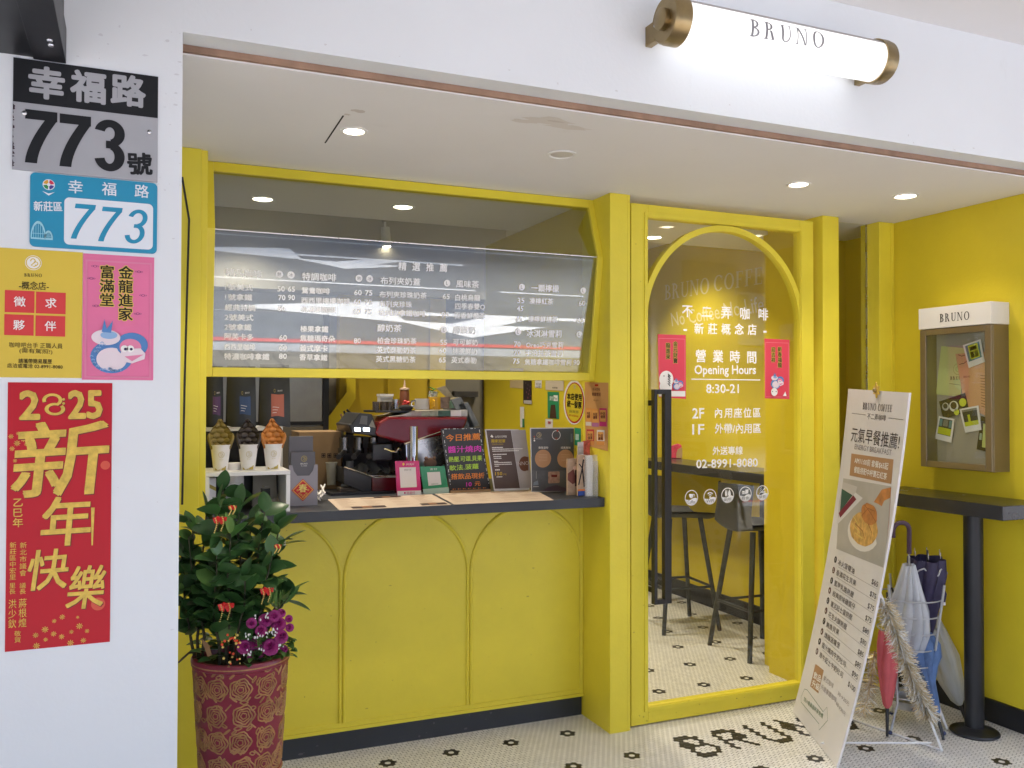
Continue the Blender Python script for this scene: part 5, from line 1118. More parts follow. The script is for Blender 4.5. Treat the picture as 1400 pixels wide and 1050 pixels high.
for (p0, p1, dy) in stems:
    A = pl(p0[0], p0[1], dy * .4); A.z = PT - .02; B = pl(p1[0], p1[1], dy); pts = []
    for i in range(7):
        f = i / 6; p = A.lerp(B, f) + V((math.sin(f * PI) * rs.uniform(-.012, .012), 0, 0)); pts.append(p)
    st.tube(pts, [.0055 - .0035 * i / 6 for i in range(7)], 6)
    nl = 22 if p1[1] < 770 else 16
    for i in range(nl):
        f = .22 + .78 * (i + rs.random() * .5) / nl; f = min(f, 1); k = min(int(f * 6), 5); p = pts[k].lerp(pts[k + 1], f * 6 - k)
        an = i * 2.4 + rs.uniform(-.5, .5); d = V((math.cos(an), math.sin(an), rs.uniform(.1, 1.3)))
        L_ = rs.uniform(.07, .105); leaf(p, d, L_, L_ * rs.uniform(.26, .34), rs.uniform(-1.1, 1.1), rs.uniform(.0, .45))
    leaf(pts[-1], (rs.uniform(-.4, .4), rs.uniform(-.4, .4), 1), .08, .024, 0, .1)
for p, d in (((252, 715), (-.3, -.5, .3)), ((385, 815), (1, -.1, .1)), ((395, 812), (.8, -.2, .6)), ((392, 822), (.9, -.3, -.3)), ((262, 715), (-.6, -.3, .5)), ((385, 745), (.9, -.2, .2)), ((388, 740), (.9, 0, .5))): leaf(pl(*p), d, .085, .026, rs.uniform(-.3, .3), .1)
for i in range(70):
    a = rs.uniform(0, 2 * PI); r = rs.uniform(.03, .13); leaf((PXc + r * math.cos(a), PYc + r * math.sin(a), PT - .01 + rs.uniform(0, .06)), (math.cos(a), math.sin(a), rs.uniform(.1, .7)), .05, .014, rs.uniform(-.4, .4), .3)
st.build('stems', STEM, t, smooth=True); lf.build('foliage', LEAF, t, smooth=True, fix=False)
# dry twigs at the left
t = thing('dry_twig', 'curling brown twig sticking out at the left rim of the planter', 'twig', pl(262, 890)); b = MB(); b.tube([pl(272, 890), pl(258, 893), pl(250, 900), pl(244, 906)], [.005, .004, .004, .003], 6); b.tube([pl(280, 720, -.03), pl(258, 735, -.03), pl(262, 780, -.02), pl(272, 760, -.02)], .002, 5); b.build('twig', STEM, t, smooth=True)
b = MB(); b.hexa([pl(274, 872, -.1), pl(285, 880, -.1), pl(290, 896, -.1), pl(284, 898, -.1)], [pl(274, 872, -.09), pl(285, 880, -.09), pl(290, 896, -.09), pl(284, 898, -.09)]); b.build('dead_leaf', mat('dead leaf', (.22, .12, .05), .8, var=.2, scale=40), t)
# purple flower bunch
t = thing('flower_bunch', 'bunch of magenta artificial roses at the right of the planter rim', 'flowers', pl(360, 890, -.1))
MAG = mat('magenta petals', (.30, .014, .15), .6, var=.3, scale=40)
for (u_, v_, r) in ((370, 884, .026), (349, 880, .021), (334, 884, .022), (385, 870, .022), (381, 853, .023), (363, 848, .021), (357, 862, .018), (375, 842, .018), (344, 852, .016), (396, 858, .013), (395, 846, .012), (385, 838, .014), (388, 888, .013), (355, 893, .014), (343, 897, .012)):
    c = pl(u_, v_, -.14 + rs.uniform(-.02, .02)); b = MB(); rs2 = random.Random(u_)
    face = V((rs2.uniform(-.3, .3), -1, rs2.uniform(.1, .6))).normalized(); e1 = face.orthogonal().normalized(); e2 = face.cross(e1)
    for ring, (rr_, n_, tl) in enumerate(((.2, 3, .5), (.5, 5, .35), (.8, 6, .12), (1.0, 7, -.15))):
        for j in range(n_):
            a = 2 * PI * j / n_ + ring * .6; dv = e1 * math.cos(a) + e2 * math.sin(a); tv = face.cross(dv); base_ = c + dv * (r * rr_ * .25); vs = []
            for q in range(4):
                fq = q / 3; hh = r * rr_ * .75 * fq; wv = r * (.18 + .42 * rr_) * math.sin(PI * (.25 + .55 * fq)); cc = base_ + dv * hh * (1 - .3 * tl * fq) + face * (r * tl * fq * 1.1 + .003 * (3 - ring)); vs += [cc - tv * wv, cc + face * r * .05, cc + tv * wv]
            b.add(vs, [(3 * q + k, 3 * q + k + 1, 3 * q + k + 4, 3 * q + k + 3) for q in range(3) for k in (0, 1)])
    b.ball(c, r * .3, 8); b.build('rose', MAG, t, smooth=True, fix=False)
b = MB(); rs = random.Random(4)
for (u_, v_) in ((352, 845), (362, 842), (372, 868), (368, 864), (378, 862), (350, 868), (360, 872), (340, 870), (384, 884), (338, 892), (356, 886)):
    for k in range(5): c = pl(u_ + rs.uniform(-5, 5), v_ + rs.uniform(-4, 4), -.17); b.ball(c, rs.uniform(.0018, .003), 6, sc=(1, 1, 1.6))
b.build('white_buds', PAPER, t, smooth=True)
lf = MB()
for i in range(46): leaf(pl(rs.uniform(336, 398), rs.uniform(870, 900), -.12), (rs.uniform(-.6, .9), -.6, rs.uniform(-.2, .5)), .034, .011, rs.uniform(-1, 1), .3)
for i in range(14): leaf(pl(375 + rs.uniform(-8, 8), 830, -.1), (rs.uniform(-.2, .4), -.2, 1), .07, .003, 0, .1)
lf.build('leaves', mat('light green leaf', (.10, .2, .04), .5, var=.3, scale=30), t, smooth=True, fix=False)
# red ribbon bows with gold beads
RIB = mat('red satin ribbon', (.62, .012, .012), .4); BEAD = mat('gold beads', (.75, .55, .15), .3, metal=.5)
for (u_, v_, s_, lb) in ((298, 708, 1, 'red ribbon with gold beads on the highest left stem of the plant'), (316, 692, .6, 'small red ribbon knot among the topmost leaves'), (378, 745, .55, 'small red ribbon at the right of the foliage'), (306, 826, 1.15, 'large red ribbon with two bead strings low in the middle of the plant'), (362, 805, 1.0, 'red ribbon with bead strings just above the magenta roses')):
    c = pl(u_, v_, -.13); t = thing('ribbon_bow', lb, 'ribbon', c, 'red ribbons tied in the plant'); s_ *= .72; b = MB(); rs2 = random.Random(u_)
    for (dx, dz, L_) in ((-1, -.3, .022), (1, -.15, .036), (.8, -.9, .03), (-.4, -1, .024)):
        d = V((dx, -.1, dz)).normalized(); n_ = V((-d.z, 0, d.x)); w0 = .008 * s_
        b.hexa([c - n_ * w0 * .5, c + n_ * w0 * .5, c + n_ * w0 * .5 + V((0, .002, 0)), c - n_ * w0 * .5 + V((0, .002, 0))], [c + d * L_ * s_ - n_ * w0 * 1.2 + V((0, -.01, 0)), c + d * L_ * s_ + n_ * w0 * 1.2 + V((0, -.01, 0)), c + d * L_ * s_ + n_ * w0 * 1.2 + V((0, -.008, 0)), c + d * L_ * s_ - n_ * w0 * 1.2 + V((0, -.008, 0))])
    b.ball(c, .008 * s_, 8); b.build('ribbon', RIB, t); b = MB()
    for st_ in ((-.012, .0), (.016, .006)):
        for k in range(9): b.ball(c + V((st_[0] * s_ + .004 * math.sin(k * .5), -.014, st_[1] * s_ - .0075 * k * s_)), .0024, 6)
    b.build('bead_string', BEAD, t, smooth=True)
t = thing('berry_spray', 'spray of tiny orange and red berries hanging over the planter rim', 'berries', pl(325, 890, -.15)); b = MB(); g = MB(); rs = random.Random(6)
for i in range(26): (b if i % 2 else g).ball(pl(rs.uniform(303, 334), rs.uniform(868, 908), -.16), rs.uniform(.0025, .005), 6)
b.build('berry', mat('orange red berry', (.7, .06, .015), .35), t, smooth=True); g.build('bead', BEAD, t, smooth=True)
# ================================================================== THINGS ON THE SERVICE COUNTER
CT = 1.0532
def onctr(u, v): return PZ(u, v, CT)
# white risers
def riser(name, lab, x0, x1, y0, y1, z0, z1, th=.016):
    t = thing(name, lab, 'riser', ((x0 + x1) / 2, y0, z0))
    b = MB(); b.box(x0, y0, z1 - th, x1, y1, z1); b.build('shelf', WHITEP, t, bevel=.0015)
    for xa in (x0, x1 - th): b = MB(); b.box(xa, y0 + .001, z0, xa + th, y1, z1 - th - .0005); b.build('side', WHITEP, t, bevel=.0015)
    b = MB(); b.box(x0 + th + .0005, y1 - .012, z0 + .02, x1 - th - .0005, y1, z1 - th - .0005); b.build('back', mat('dark back board', (.03, .03, .033), .6), t)
    return t
RZ = PY(330, 645, 3.556).z
riser('display_riser', 'front white riser on the counter with three waffle cups on it', .2545, .573, 3.556, 3.81, CT, RZ)
RZ2 = PY(330, 584, 3.83).z
riser('display_riser', 'taller white riser behind the waffle cups with coffee bags on it', .2545, .585, 3.83, 4.03, CT, RZ2)
GOLDP = mat('olive gold print', (.42, .32, .06), .5)
# paper cups with bubble waffles
def cup(lab, u, wm, wname):
    x = PY(u, 640, 3.62).x; y = 3.64; r0, r1, h = .026, .0375, .098
    t = thing('waffle_cup', lab, 'cup', (x, y, RZ), 'white cups with bubble waffles')
    b = MB(); b.lathe([(0, RZ + .004), (r0, RZ), (r1, RZ + h), (r1 + .0022, RZ + h + .001), (r1 + .0022, RZ + h + .004), (r1 - .001, RZ + h + .004), (r1 - .002, RZ + h), (r0, RZ + .02)], 36, (x, y, 0), caps=False); b.build('paper_cup', PAPER, t, smooth=True)
    def cs(a, z, k=0):
        r = r0 + (r1 - r0) * (z / h) + .0005 + k; an = -PI / 2 - math.atan2(x, y) + a / r1; return V((x + r * math.cos(an), y + r * math.sin(an), RZ + z))
    a = Art(cs, base=.0002); logo(a, .004, .064, .0125, mat('pale gold print', (.5, .42, .2), .5)); a.text('BRUNO', .004, .045, .0035, mat('pale gold print', (.5, .42, .2), .5))
    for i in range(12): pass
    n = 14; lo = []; hi = []
    for i in range(n + 1):
        s_ = -.03 + .06 * i / n; lo.append((s_, .003)); hi.append((s_, .003 + .022 * abs(s_ + .012) / .04 * (1 if s_ < .0 else .75)))
    for i in range(n): a.poly([lo[i], lo[i + 1], hi[i + 1], hi[i]], GOLDP, 0)
    a.line([(-.004, .006), (.006, .018), (.024, .022)], .0018, PAPER, 1); a.line([(.0, .005), (.01, .013), (.024, .016)], .0014, PAPER, 1)
    a.build('print', t)
    b = MB(); zb = RZ + h - .012; H_ = .115; wv = .043          # curled waffle sheet with bubbles
    def sh(u_, v_):
        s_ = (u_ - .5) * 2; half = wv * 1.08 * (.66 + .34 * min(1, v_ * 2.2)) * (1 if v_ < .5 else math.cos((v_ - .5) / .5 * PI / 2 * .86)); aa = s_ * 1.35
        return V((x + half * math.sin(aa), y + .012 - half * .75 * (1 - math.cos(aa)) * .9 + .018 * v_, zb + H_ * v_ * (1 - .16 * s_ * s_)))
    cen = [(((i_ + (.5 if j_ % 2 == 0 else 1)) / 4 - .5) * 2, .10 + j_ * .175) for j_ in range(6) for i_ in range(4 if j_ % 2 == 0 else 3)]
    def bub(u_, v_):         # one sheet with rows of raised bubbles
        s_ = (u_ - .5) * 2; p = sh(u_, v_); k = 0
        for cs_, cv in cen:
            d2 = ((s_ - cs_) * wv * .95) ** 2 + ((v_ - cv) * H_) ** 2; r2 = .0112 ** 2
            if d2 < r2: k = max(k, math.sqrt(1 - d2 / r2))
        return p + V((.0, -.0085, .001)) * k
    b.grid(bub, 44, 48)
    for u_ in (.0, 1.): b.tube([sh(u_, v_ / 8 * .62) + V((0, -.006, 0)) for v_ in range(9)], [.0075] * 6 + [.006, .0045, .003], 8)
    b.tube([sh(i_ / 12, .995) for i_ in range(13)], .003, 6)
    b.build('waffle', wm, t, smooth=True)
cup('white cup with an olive green bubble waffle, leftmost on the riser', 322 - 20, mat('matcha waffle', (.20, .145, .03), .55, var=.25, scale=40), 'matcha')
cup('white cup with a dark chocolate bubble waffle, middle of the riser', 340, mat('cocoa waffle', (.035, .025, .02), .45, var=.3, scale=40), 'cocoa')
cup('white cup with a golden orange bubble waffle, rightmost on the riser', 374, mat('plain waffle', (.46, .17, .03), .5, var=.25, scale=40), 'plain')
# coffee bags
BAG = mat('charcoal foil bag', (.022, .024, .028), .42, var=.2, scale=12, bump=.5, bscale=14)
def bag(lab, u0, u1, vtop, vbot, y, col, lab_px, zb, shade=BAG):
    p0, p1 = PY(u0, vbot, y), PY(u1, vbot, y); zt = PY((u0 + u1) / 2, vtop, y).z; xc = (p0.x + p1.x) / 2; hw = (p1.x - p0.x) / 2; H_ = zt - zb
    t = thing('coffee_bag', lab, 'coffee bag', (xc, y, zb), 'charcoal coffee bags on the risers'); b = MB()
    def sh(s_):
        def f(u_, v_):
            q = (u_ - .5) * 2; d = .036 * (1 - v_ ** 2.2) + .003; return V((xc + hw * q * (1 - .06 * v_), y + .036 - s_ * d * (1 - q * q * .55) - .0 * v_, zb + H_ * v_ + .004 * math.sin(q * 5 + v_ * 7) * (1 - v_)))
        return f
    b.grid(sh(1), 12, 14); b.grid(sh(-1), 12, 14); b.build('pouch', shade, t, smooth=True)
    f = sh(1); a = Art(lambda x_, z_, k=0: f(x_, z_) + V((0, -.0015 - k, 0)), sub=4)
    a.rect(*lab_px, mat('bag label %d' % int(col[0] * 1000), col, .5), 0); lx = (lab_px[0] + lab_px[2]) / 2
    for i in range(3): a.rect(lab_px[0] + .04, lab_px[1] + .05 + i * .045, lab_px[0] + .17 + .04 * i, lab_px[1] + .058 + i * .045, PAPER, 1)
    a.arc(lx - .1, lab_px[3] + .06, .022, .03, 0, 360, GOLDP, 1, 12); a.text('BRUNO', lx + .08, lab_px[3] + .06, .025, PAPER, 1, w=.16)
    a.build('label', t)
bag('charcoal coffee bag with a purple label, leftmost on the tall riser', 278, 306, 500, 584, 3.86, (.09, .03, .11), (.45, .2, .85, .5), RZ2)
bag('charcoal coffee bag with a dark blue label, middle of the tall riser', 310, 351, 500, 584, 3.86, (.025, .06, .16), (.42, .2, .8, .5), RZ2)
bag('charcoal coffee bag with a coral red label, rightmost on the tall riser', 355, 398, 498, 582, 3.86, (.42, .12, .075), (.36, .16, .78, .52), RZ2)
bag('plain grey coffee bag standing under the riser behind the straws', 346, 380, 650, 690, 3.72, (.05, .05, .05), (.3, .3, .7, .6), CT, GREYI)
# stacked paper cups
x = PY(321, 680, 3.68).x
for k in range(10):
    z = CT + .0 + k * .0075; t = MB(); t.lathe([(.030, z), (.0335, z + .05), (.0352, z + .051), (.0352, z + .054), (.032, z + .054), (.029, z + .004), (0, z + .004)] if k == 9 else [(.031, z + .042), (.0335, z + .05), (.0352, z + .051), (.0352, z + .054), (.033, z + .055)], 28, (x, 3.68, 0), caps=False)
    o = t.build('paper_cup', PAPER, smooth=True); tag(o, 'white paper cup in the nested stack under the front riser', 'cup', 'stack of white paper cups')
o = MB().lathe([(.0352, CT + .12), (.030, CT + .19), (.0, CT + .19)], 28, (x, 3.68, 0), caps=False).build('paper_cup', PAPER, smooth=True); tag(o, 'white paper cup turned upside down on top of the nested stack', 'cup')
x = PY(287, 690, 3.64).x
b = MB(); b.box(.272, 3.63, CT, .300, 3.75, CT + .135); t = b.build('carton', PAPER); tag(t, 'white carton with gold stripe at the left end under the riser', 'carton'); a = Art(front(3.63)); a.poly([(.272, CT + .10), (.300, CT + .085), (.300, CT + .10), (.272, CT + .115)], GOLDP); a.build('print', t)
# grey gift bag holder with spring diamond
SLG = mat('slate grey card', (.095, .095, .115), .6, var=.06, scale=5); SLL = mat('light grey card', (.26, .25, .29), .6, var=.05)
t = thing('drip_coffee_box', 'slate grey drip coffee box with a red spring diamond on the counter', 'box', (.66, 3.76, CT))
f0 = 3.745; A = PY(395, 634, f0); B = PY(434, 690, f0)
b = MB(); zt = PY(415, 618, f0).z; zt2 = PY(410, 597, f0).z; zl = PY(400, 636, f0).z; xm0, xm1 = A.x + .012, B.x - .014
b.box(A.x + .004, f0 + .022, CT, B.x - .016, f0 + .05, zt2); b.build('rear_pack', SLG, t, bevel=.001)
b = MB(); b.box(xm0 - .004, f0 + .002, CT, xm1 + .004, f0 + .021, zt); b.build('front_pack', SLG, t, bevel=.001)
b = MB(); xa, xb = A.x, B.x; zc = zl - .045
pts = [(xa, CT), (xb, CT), (xb, zl)] + [(xb - .014, zl), (xb - .02, zc + .02), (xb - .035, zc), (xa + .035, zc), (xa + .02, zc + .02), (xa + .014, zl)] + [(xa, zl)]
b.prism([(x_, f0, z_) for x_, z_ in pts], (0, -.0018, 0)); b.build('holder', SLL, t)
a = Art(front(f0 + .002)); cx = (xa + xb) / 2; logo(a, cx + .003, zt - .028, .0125, GOLDP); a.text('BRUNO', cx + .003, zt - .049, .006, PAPER, bold=.01); a.text('不二弄咖啡', cx + .003, zt - .058, .0048, PAPER)
a.build('print', t)
q = PY(414, 670, f0 - .004); t2 = thing('spring_diamond', 'red and gold diamond paper reading spring, on the slate grey box', 'decoration', q)
a_ = .0465; b = MB(); b.prism([(q.x, f0 - .003, q.z + a_), (q.x + a_, f0 - .003, q.z), (q.x, f0 - .003, q.z - a_), (q.x - a_, f0 - .003, q.z)], (0, -.001, 0)); b.build('sheet', RED, t2)
a = Art(front(f0 - .004)); 
for i in range(4):
    d = [(0, 1), (1, 0), (0, -1), (-1, 0), (0, 1)]; p0, p1 = d[i], d[i + 1]; k = a_ * .88; a.line([(q.x + p0[0] * k, q.z + p0[1] * k), (q.x + p1[0] * k, q.z + p1[1] * k)], .0028, GOLD, 0)
a.text('春', q.x, q.z + .008, .034, ink(240, 225, 130), 1, bold=.012)
for dx, dz in ((-.022, 0), (.022, 0), (-.006, -.02), (.007, -.022), (0, -.028), (-.014, -.014), (.015, -.015)): a.arc(q.x + dx, q.z + dz, .0022, .004, 0, 360, GOLD, 1, 8)
a.build('print', t2)
# straws in wrappers
t = thing('straw_bundle', 'white paper wrapped straws lying behind the slate grey box', 'straws', (.75, 3.85, CT)); b = MB(); rs = random.Random(2)
for i in range(14): p = V((.73 + rs.uniform(-.01, .03), 3.8 + rs.uniform(-.04, .1), CT + .012 + rs.uniform(0, .03))); b.tube([p, p + V((rs.uniform(.0, .05), rs.uniform(.1, .16), rs.uniform(.0, .03)))], .004, 5)
b.build('straw', PAPER, t)
t = thing('straw_bundle', 'clear bag of wooden stirrers under the front riser', 'stirrers', (.5, 3.7, CT)); b = MB()
for i in range(22): p = V((PY(374, 680, 3.68).x + rs.uniform(-.02, .03), 3.68 + rs.uniform(-.02, .04), CT + rs.uniform(.004, .02))); b.tube([p, p + V((rs.uniform(-.035, .02), rs.uniform(.0, .03), rs.uniform(.015, .04)))], .0028, 4)
b.build('stirrer', mat('pale wood', (.5, .42, .33), .7), t)
# flat paper menus
MENU = mat('kraft menu paper', (.56, .45, .35), .6, var=.06, scale=6)
def flatmenu(lab, pts, seed, pics):
    rs = random.Random(seed); z = CT + .001; q = [PZ(*p, z) for p in pts]; c = sum(q, V()) / 4
    b = MB(); b.prism([(p.x, p.y, z) for p in q], (0, 0, .0015)); t = b.build('paper_menu', MENU); tag(t, lab, 'menu')
    a = Art(lambda s, r, k=0: (q[0] * (1 - s) * r + q[1] * s * r + q[2] * s * (1 - r) + q[3] * (1 - s) * (1 - r)) + V((0, 0, .0015 + k)))
    BRN = ink(150, 110, 84)
    for colm in range(4):
        x = .05 + colm * .24
        a.rect(x, .86, x + .14, .90, BRN)
        for r in range(9):
            if rs.random() < .85: a.rect(x, .78 - r * .075, x + rs.uniform(.08, .18), .79 - r * .075, BRN)
    for (s0, r0, s1, r1) in pics: a.rect(s0, r0, s1, r1, ink(62, 40, 34), 1); a.rect(s0 + (s1 - s0) * .3, r0, s0 + (s1 - s0) * .6, r1, ink(150, 108, 80), 2)
    a.build('print', t)
flatmenu('printed paper menu lying at the left on the counter top', [(448, 683), (590, 676), (617, 690.5), (464, 698)], 1, ((.12, .05, .42, .2), (.74, .05, .98, .2), (.42, .86, .68, .97)))
flatmenu('printed paper menu lying at the right on the counter top', [(594, 675.5), (731, 670), (757, 684), (621, 690)], 2, ())
# payment stands
def standup(name, lab, cat, tl, tr, br, bl, m, y, lean=.0, th=.004, part='panel'):
    q = [PY(*p, y) for p in (tl, tr, br, bl)]; zb = CT
    t = thing(name, lab, cat, ((q[3].x + q[2].x) / 2, y, CT)); H_ = q[0].z - q[3].z
    def fn(x, z, k=0): return V((x, y - k + (z - CT) * lean, z))
    b = MB(); b.prism([(p.x, y + (p.z - CT) * lean, p.z) for p in q], (0, th, 0)); b.build(part, m, t)
    a = Art(fn); a.guess = ((q[0].x + q[1].x) / 2, CT + .1); return t, a, q
MGP = mat('magenta acrylic', (.55, .015, .16), .3); GNP = mat('green acrylic', (.02, .26, .12), .3)
t, a, q = standup('payment_stand', 'magenta payment stand with a white card on the counter', 'payment stand', (540, 630.5), (573, 630), (576, 677), (543, 677.5), MGP, 3.955, .0)
zz = zoomer(430, 500, .20946)
a.poly([a.L(*zz(*p)) for p in ((553, 664), (660, 662), (668, 792), (562, 797))], PAPER, 0); a.poly([a.L(*zz(*p)) for p in ((540, 818), (695, 814), (697, 845), (542, 848))], PAPER, 0); a.poly([a.L(*zz(*p)) for p in ((572, 640), (582, 632), (588, 645), (578, 652))], ink(240, 220, 90), 1); a.T('台灣行動支付', zz(596, 644), zz(650, 643), 2.6, WI); a.T('悠遊付', zz(600, 830), zz(655, 829), 4, MGP, 1); a.rect(*a.L(*zz(584, 836)), *a.L(*zz(594, 824)), MGP, 1); a.T('掃碼付款', zz(585, 680), zz(632, 679), 2.6, ink(150, 140, 140), 1); a.build('print', t)
t, a, q = standup('payment_stand', 'green payment stand with a white card beside the chalk board', 'payment stand', (574, 638), (608, 637.5), (614, 674), (580, 676), GNP, 3.975, .0)
a.poly([a.L(*zz(*p)) for p in ((734, 695), (818, 692), (828, 776), (744, 784))], PAPER, 0); a.poly([a.L(*zz(*p)) for p in ((706, 806), (876, 792), (878, 832), (712, 838))], mat('mint print', (.45, .6, .5), .5), 0); a.T('支付', zz(752, 676), zz(800, 674), 3, WI); a.T('請掃描付款', zz(762, 773), zz(808, 770), 2.2, ink(150, 160, 150), 1); a.build('print', t)
b = MB(); p_ = PY(588, 633, 4.0); b.ball(p_, .03, 14, sc=(1.1, .35, .85)); b.ball(p_ + V((-.02, -.002, .022)), .01, 8); b.ball(p_ + V((.02, -.002, .022)), .01, 8); o = b.build('plush_ornament', mat('brown plush', (.10, .055, .04), .9), smooth=True); tag(o, 'small brown rounded ornament peeping over the green payment stand', 'ornament')
# chalk board
t, a, q = standup('chalk_board', 'black board with neon handwriting of the daily offer on the counter', 'board', (603, 586.5), (656.5, 585), (671, 670), (615.5, 674), mat('black board', (.014, .014, .016), .35), 3.97, .0, .006)
NO, NM, NG, NW = ink(250, 150, 60), ink(235, 70, 205), ink(190, 235, 80), ink(225, 228, 230)
H2 = lambda s, p0, p1, h, m_: a.T(s, zz(*p0), zz(*p1), h * .78, m_, 1, bold=.012)
H2('今日推薦', (856, 472), (1080, 462), 12, NO); H2('醬汁燒肉', (872, 548), (1086, 540), 11.5, NM); H2('熱壓.可頌.貝果', (876, 612), (1092, 602), 9.5, NG); H2('軟法.菠蘿', (880, 668), (1070, 655), 9.5, NG); H2('搭飲品現折', (892, 724), (1108, 716), 10, NO); H2('10', (990, 775), (1025, 773), 7, NM); H2('元', (1045, 770), (1082, 768), 8, NO)
def dash(p0, p1, n, m_):
    A, B = a.L(*zz(*p0)), a.L(*zz(*p1))
    for i in range(n): f0_, f1_ = (i + .08) / n, (i + .08 + (.6 if i % 2 == 0 else .18)) / n; a.line([(A[0] + (B[0] - A[0]) * f0_, A[1] + (B[1] - A[1]) * f0_), (A[0] + (B[0] - A[0]) * f1_, A[1] + (B[1] - A[1]) * f1_)], .0035, m_, 1)
dash((838, 420), (890, 800), 12, NW); dash((1075, 415), (1142, 792), 12, NW); dash((845, 413), (1070, 408), 8, NW); dash((900, 806), (1130, 796), 14, NO)
a.build('handwriting', t)
b = MB(); b.box(q[3].x, 3.955, CT, q[2].x - .005, 3.98, CT + .012); b.build('base', mat('light oak', (.42, .25, .12), .6, var=.2, scale=14), t)
# brown coffee menu stand
ACR = mat('clear acrylic edge', (.62, .62, .65), .15)
t, a, q = standup('menu_stand', 'brown printed menu in an acrylic stand, left of the grey one', 'menu stand', (663, 587), (709, 587), (724, 669.5), (675.5, 671.5), ACR, 3.94, .0, .004)
zg = zoomer(660, 570, .11429); BRP = mat('brown print', (.085, .055, .048), .45, var=.08)
pq2 = lambda pts, m_, k=0: a.poly([a.L(*zg(*p)) for p in pts], m_, k)
pq2([(42, 160), (335, 160), (445, 852), (145, 860)], BRP); pq2([(338, 160), (510, 155), (598, 845), (448, 852)], mat('grey cup photo', (.38, .36, .38), .5, var=.15), 0); 
cq = a.L(*zg(500, 560)); a.poly([(cq[0] + .03 * math.cos(R_(x_)), cq[1] + .036 * math.sin(R_(x_))) for x_ in range(70, 291, 10)] + [(cq[0] + .02, cq[1] - .033), (cq[0] + .02, cq[1] + .033)], mat('coffee cup photo', (.14, .055, .035), .4, var=.2), 1)
a.T('獨家冠軍', zg(100, 288), zg(268, 288), 4.6, ink(200, 170, 40), 1, bold=.02); a.T('ETHIOPIA SIDAMO', zg(110, 328), zg(245, 328), 2.2, ink(190, 160, 60)); a.T('LUCE COFFEE', zg(148, 236), zg(285, 234), 2.6, WI); pq2([(90, 235), (105, 212), (128, 240), (112, 248)], WI, 1)
rs = random.Random(9)
for (y_, x0_, x1_, h_) in ((368, 110, 240, 2.4), (388, 112, 480, 1.8), (410, 115, 430, 1.8), (450, 122, 285, 2), (476, 128, 220, 1.8), (498, 132, 225, 1.8), (532, 135, 185, 1.8), (548, 138, 345, 1.8), (570, 140, 350, 1.8), (590, 142, 195, 1.6), (634, 148, 205, 2.6), (718, 165, 235, 2)):
    A, B = a.L(*zg(x0_, y_)), a.L(*zg(x1_, y_)); x_ = A[0]
    while x_ < B[0]: w_ = rs.uniform(.002, .006); a.rect(x_, A[1] - h_ * .0011, min(B[0], x_ + w_), A[1] + h_ * .0011, WI, 1); x_ += w_ + .0012
a.T('150', zg(148, 680), zg(232, 677), 4.4, ink(215, 180, 60), 1, bold=.02); a.T('元', zg(240, 686), zg(285, 684), 2.6, ink(215, 180, 60)); a.T('INNO', zg(405, 560), zg(548, 550), 5, mat('pale lettering', (.55, .5, .5), .5), 2)
a.build('print', t)
# grey recommended drinks stand
t, a, q = standup('menu_stand', 'dark grey drinks card with two tan circles in a white framed stand', 'menu stand', (725, 585), (786.5, 584.5), (787, 671.5), (727, 672.5), ACR, 3.84, .0, .004)
pq2([(578, 142), (1095, 140), (1098, 888), (590, 888)], mat('slate print', (.075, .08, .09), .45, var=.06))
pq2([(585, 640), (1097, 640), (1098, 888), (590, 888)], mat('table photo', (.11, .115, .125), .45, var=.25, scale=14), 1); pq2([(700, 888), (780, 840), (880, 815), (990, 850), (1060, 888)], mat('plum cloth photo', (.09, .06, .085), .5), 2)
for cx_, s_ in ((720, '香醇選物'), (988, '經典風味')):
    c = a.L(*zg(cx_, 498)); e = a.L(*zg(cx_ + 97, 498)); a.disk(c[0], c[1], abs(e[0] - c[0]), mat('tan disc', (.45, .25, .13), .5), 1); a.T(s_, zg(cx_ - 55, 368), zg(cx_ + 62, 368), 3.2, WI)
    for i in range(5): A, B = a.L(*zg(cx_ - 52, 452 + i * 18)), a.L(*zg(cx_ + 52, 452 + i * 18)); a.rect(A[0], A[1] - .0006, B[0], A[1] + .0006, ink(225, 190, 160), 2)
c = a.L(*zg(672, 215)); logo(a, c[0], c[1], .013, mat('gold logo', (.5, .4, .2), .4)); a.T('BRUNO', zg(640, 260), zg(708, 260), 2, ink(170, 170, 170)); c = a.L(*zg(878, 218)); a.arc(c[0], c[1], .0205, .023, 0, 360, WI, 1, 26); a.poly([(c[0] - .01, c[1] - .012), (c[0] + .01, c[1] - .012), (c[0], c[1] - .024)], ink(150, 80, 70), 2); a.disk(c[0] + .006, c[1] + .022, .0055, ink(190, 80, 70), 2)
for y_, m_ in ((235, ink(170, 90, 70)), (260, ink(210, 190, 180)), (283, WI)): c = a.L(*zg(617, y_)); a.disk(c[0], c[1], .0042, m_, 1, n=10)
c0, c1 = a.L(*zg(780, 655)), a.L(*zg(918, 790)); a.rrect(c0[0], c1[1], c1[0], c0[1], .006, mat('iced drink photo', (.42, .26, .19), .3, var=.3, scale=60), 3); a.poly([a.L(*zg(*p)) for p in ((815, 690), (890, 690), (885, 720), (820, 720))], ink(120, 50, 50), 4)
c = a.L(*zg(630, 790)); a.poly([(c[0] - .014, c[1] - .012), (c[0] + .016, c[1] - .01), (c[0] + .012, c[1] + .012), (c[0] - .01, c[1] + .004)], ink(140, 150, 160), 3); a.rect(*a.L(*zg(600, 838)), *a.L(*zg(668, 830)), WI, 3); a.rect(*a.L(*zg(636, 740)), *a.L(*zg(640, 650)), ink(200, 200, 200), 3); a.rect(*a.L(*zg(1050, 300)), *a.L(*zg(1072, 200)), mat('grey caption', (.16, .165, .17), .5), 1)
a.build('print', t)
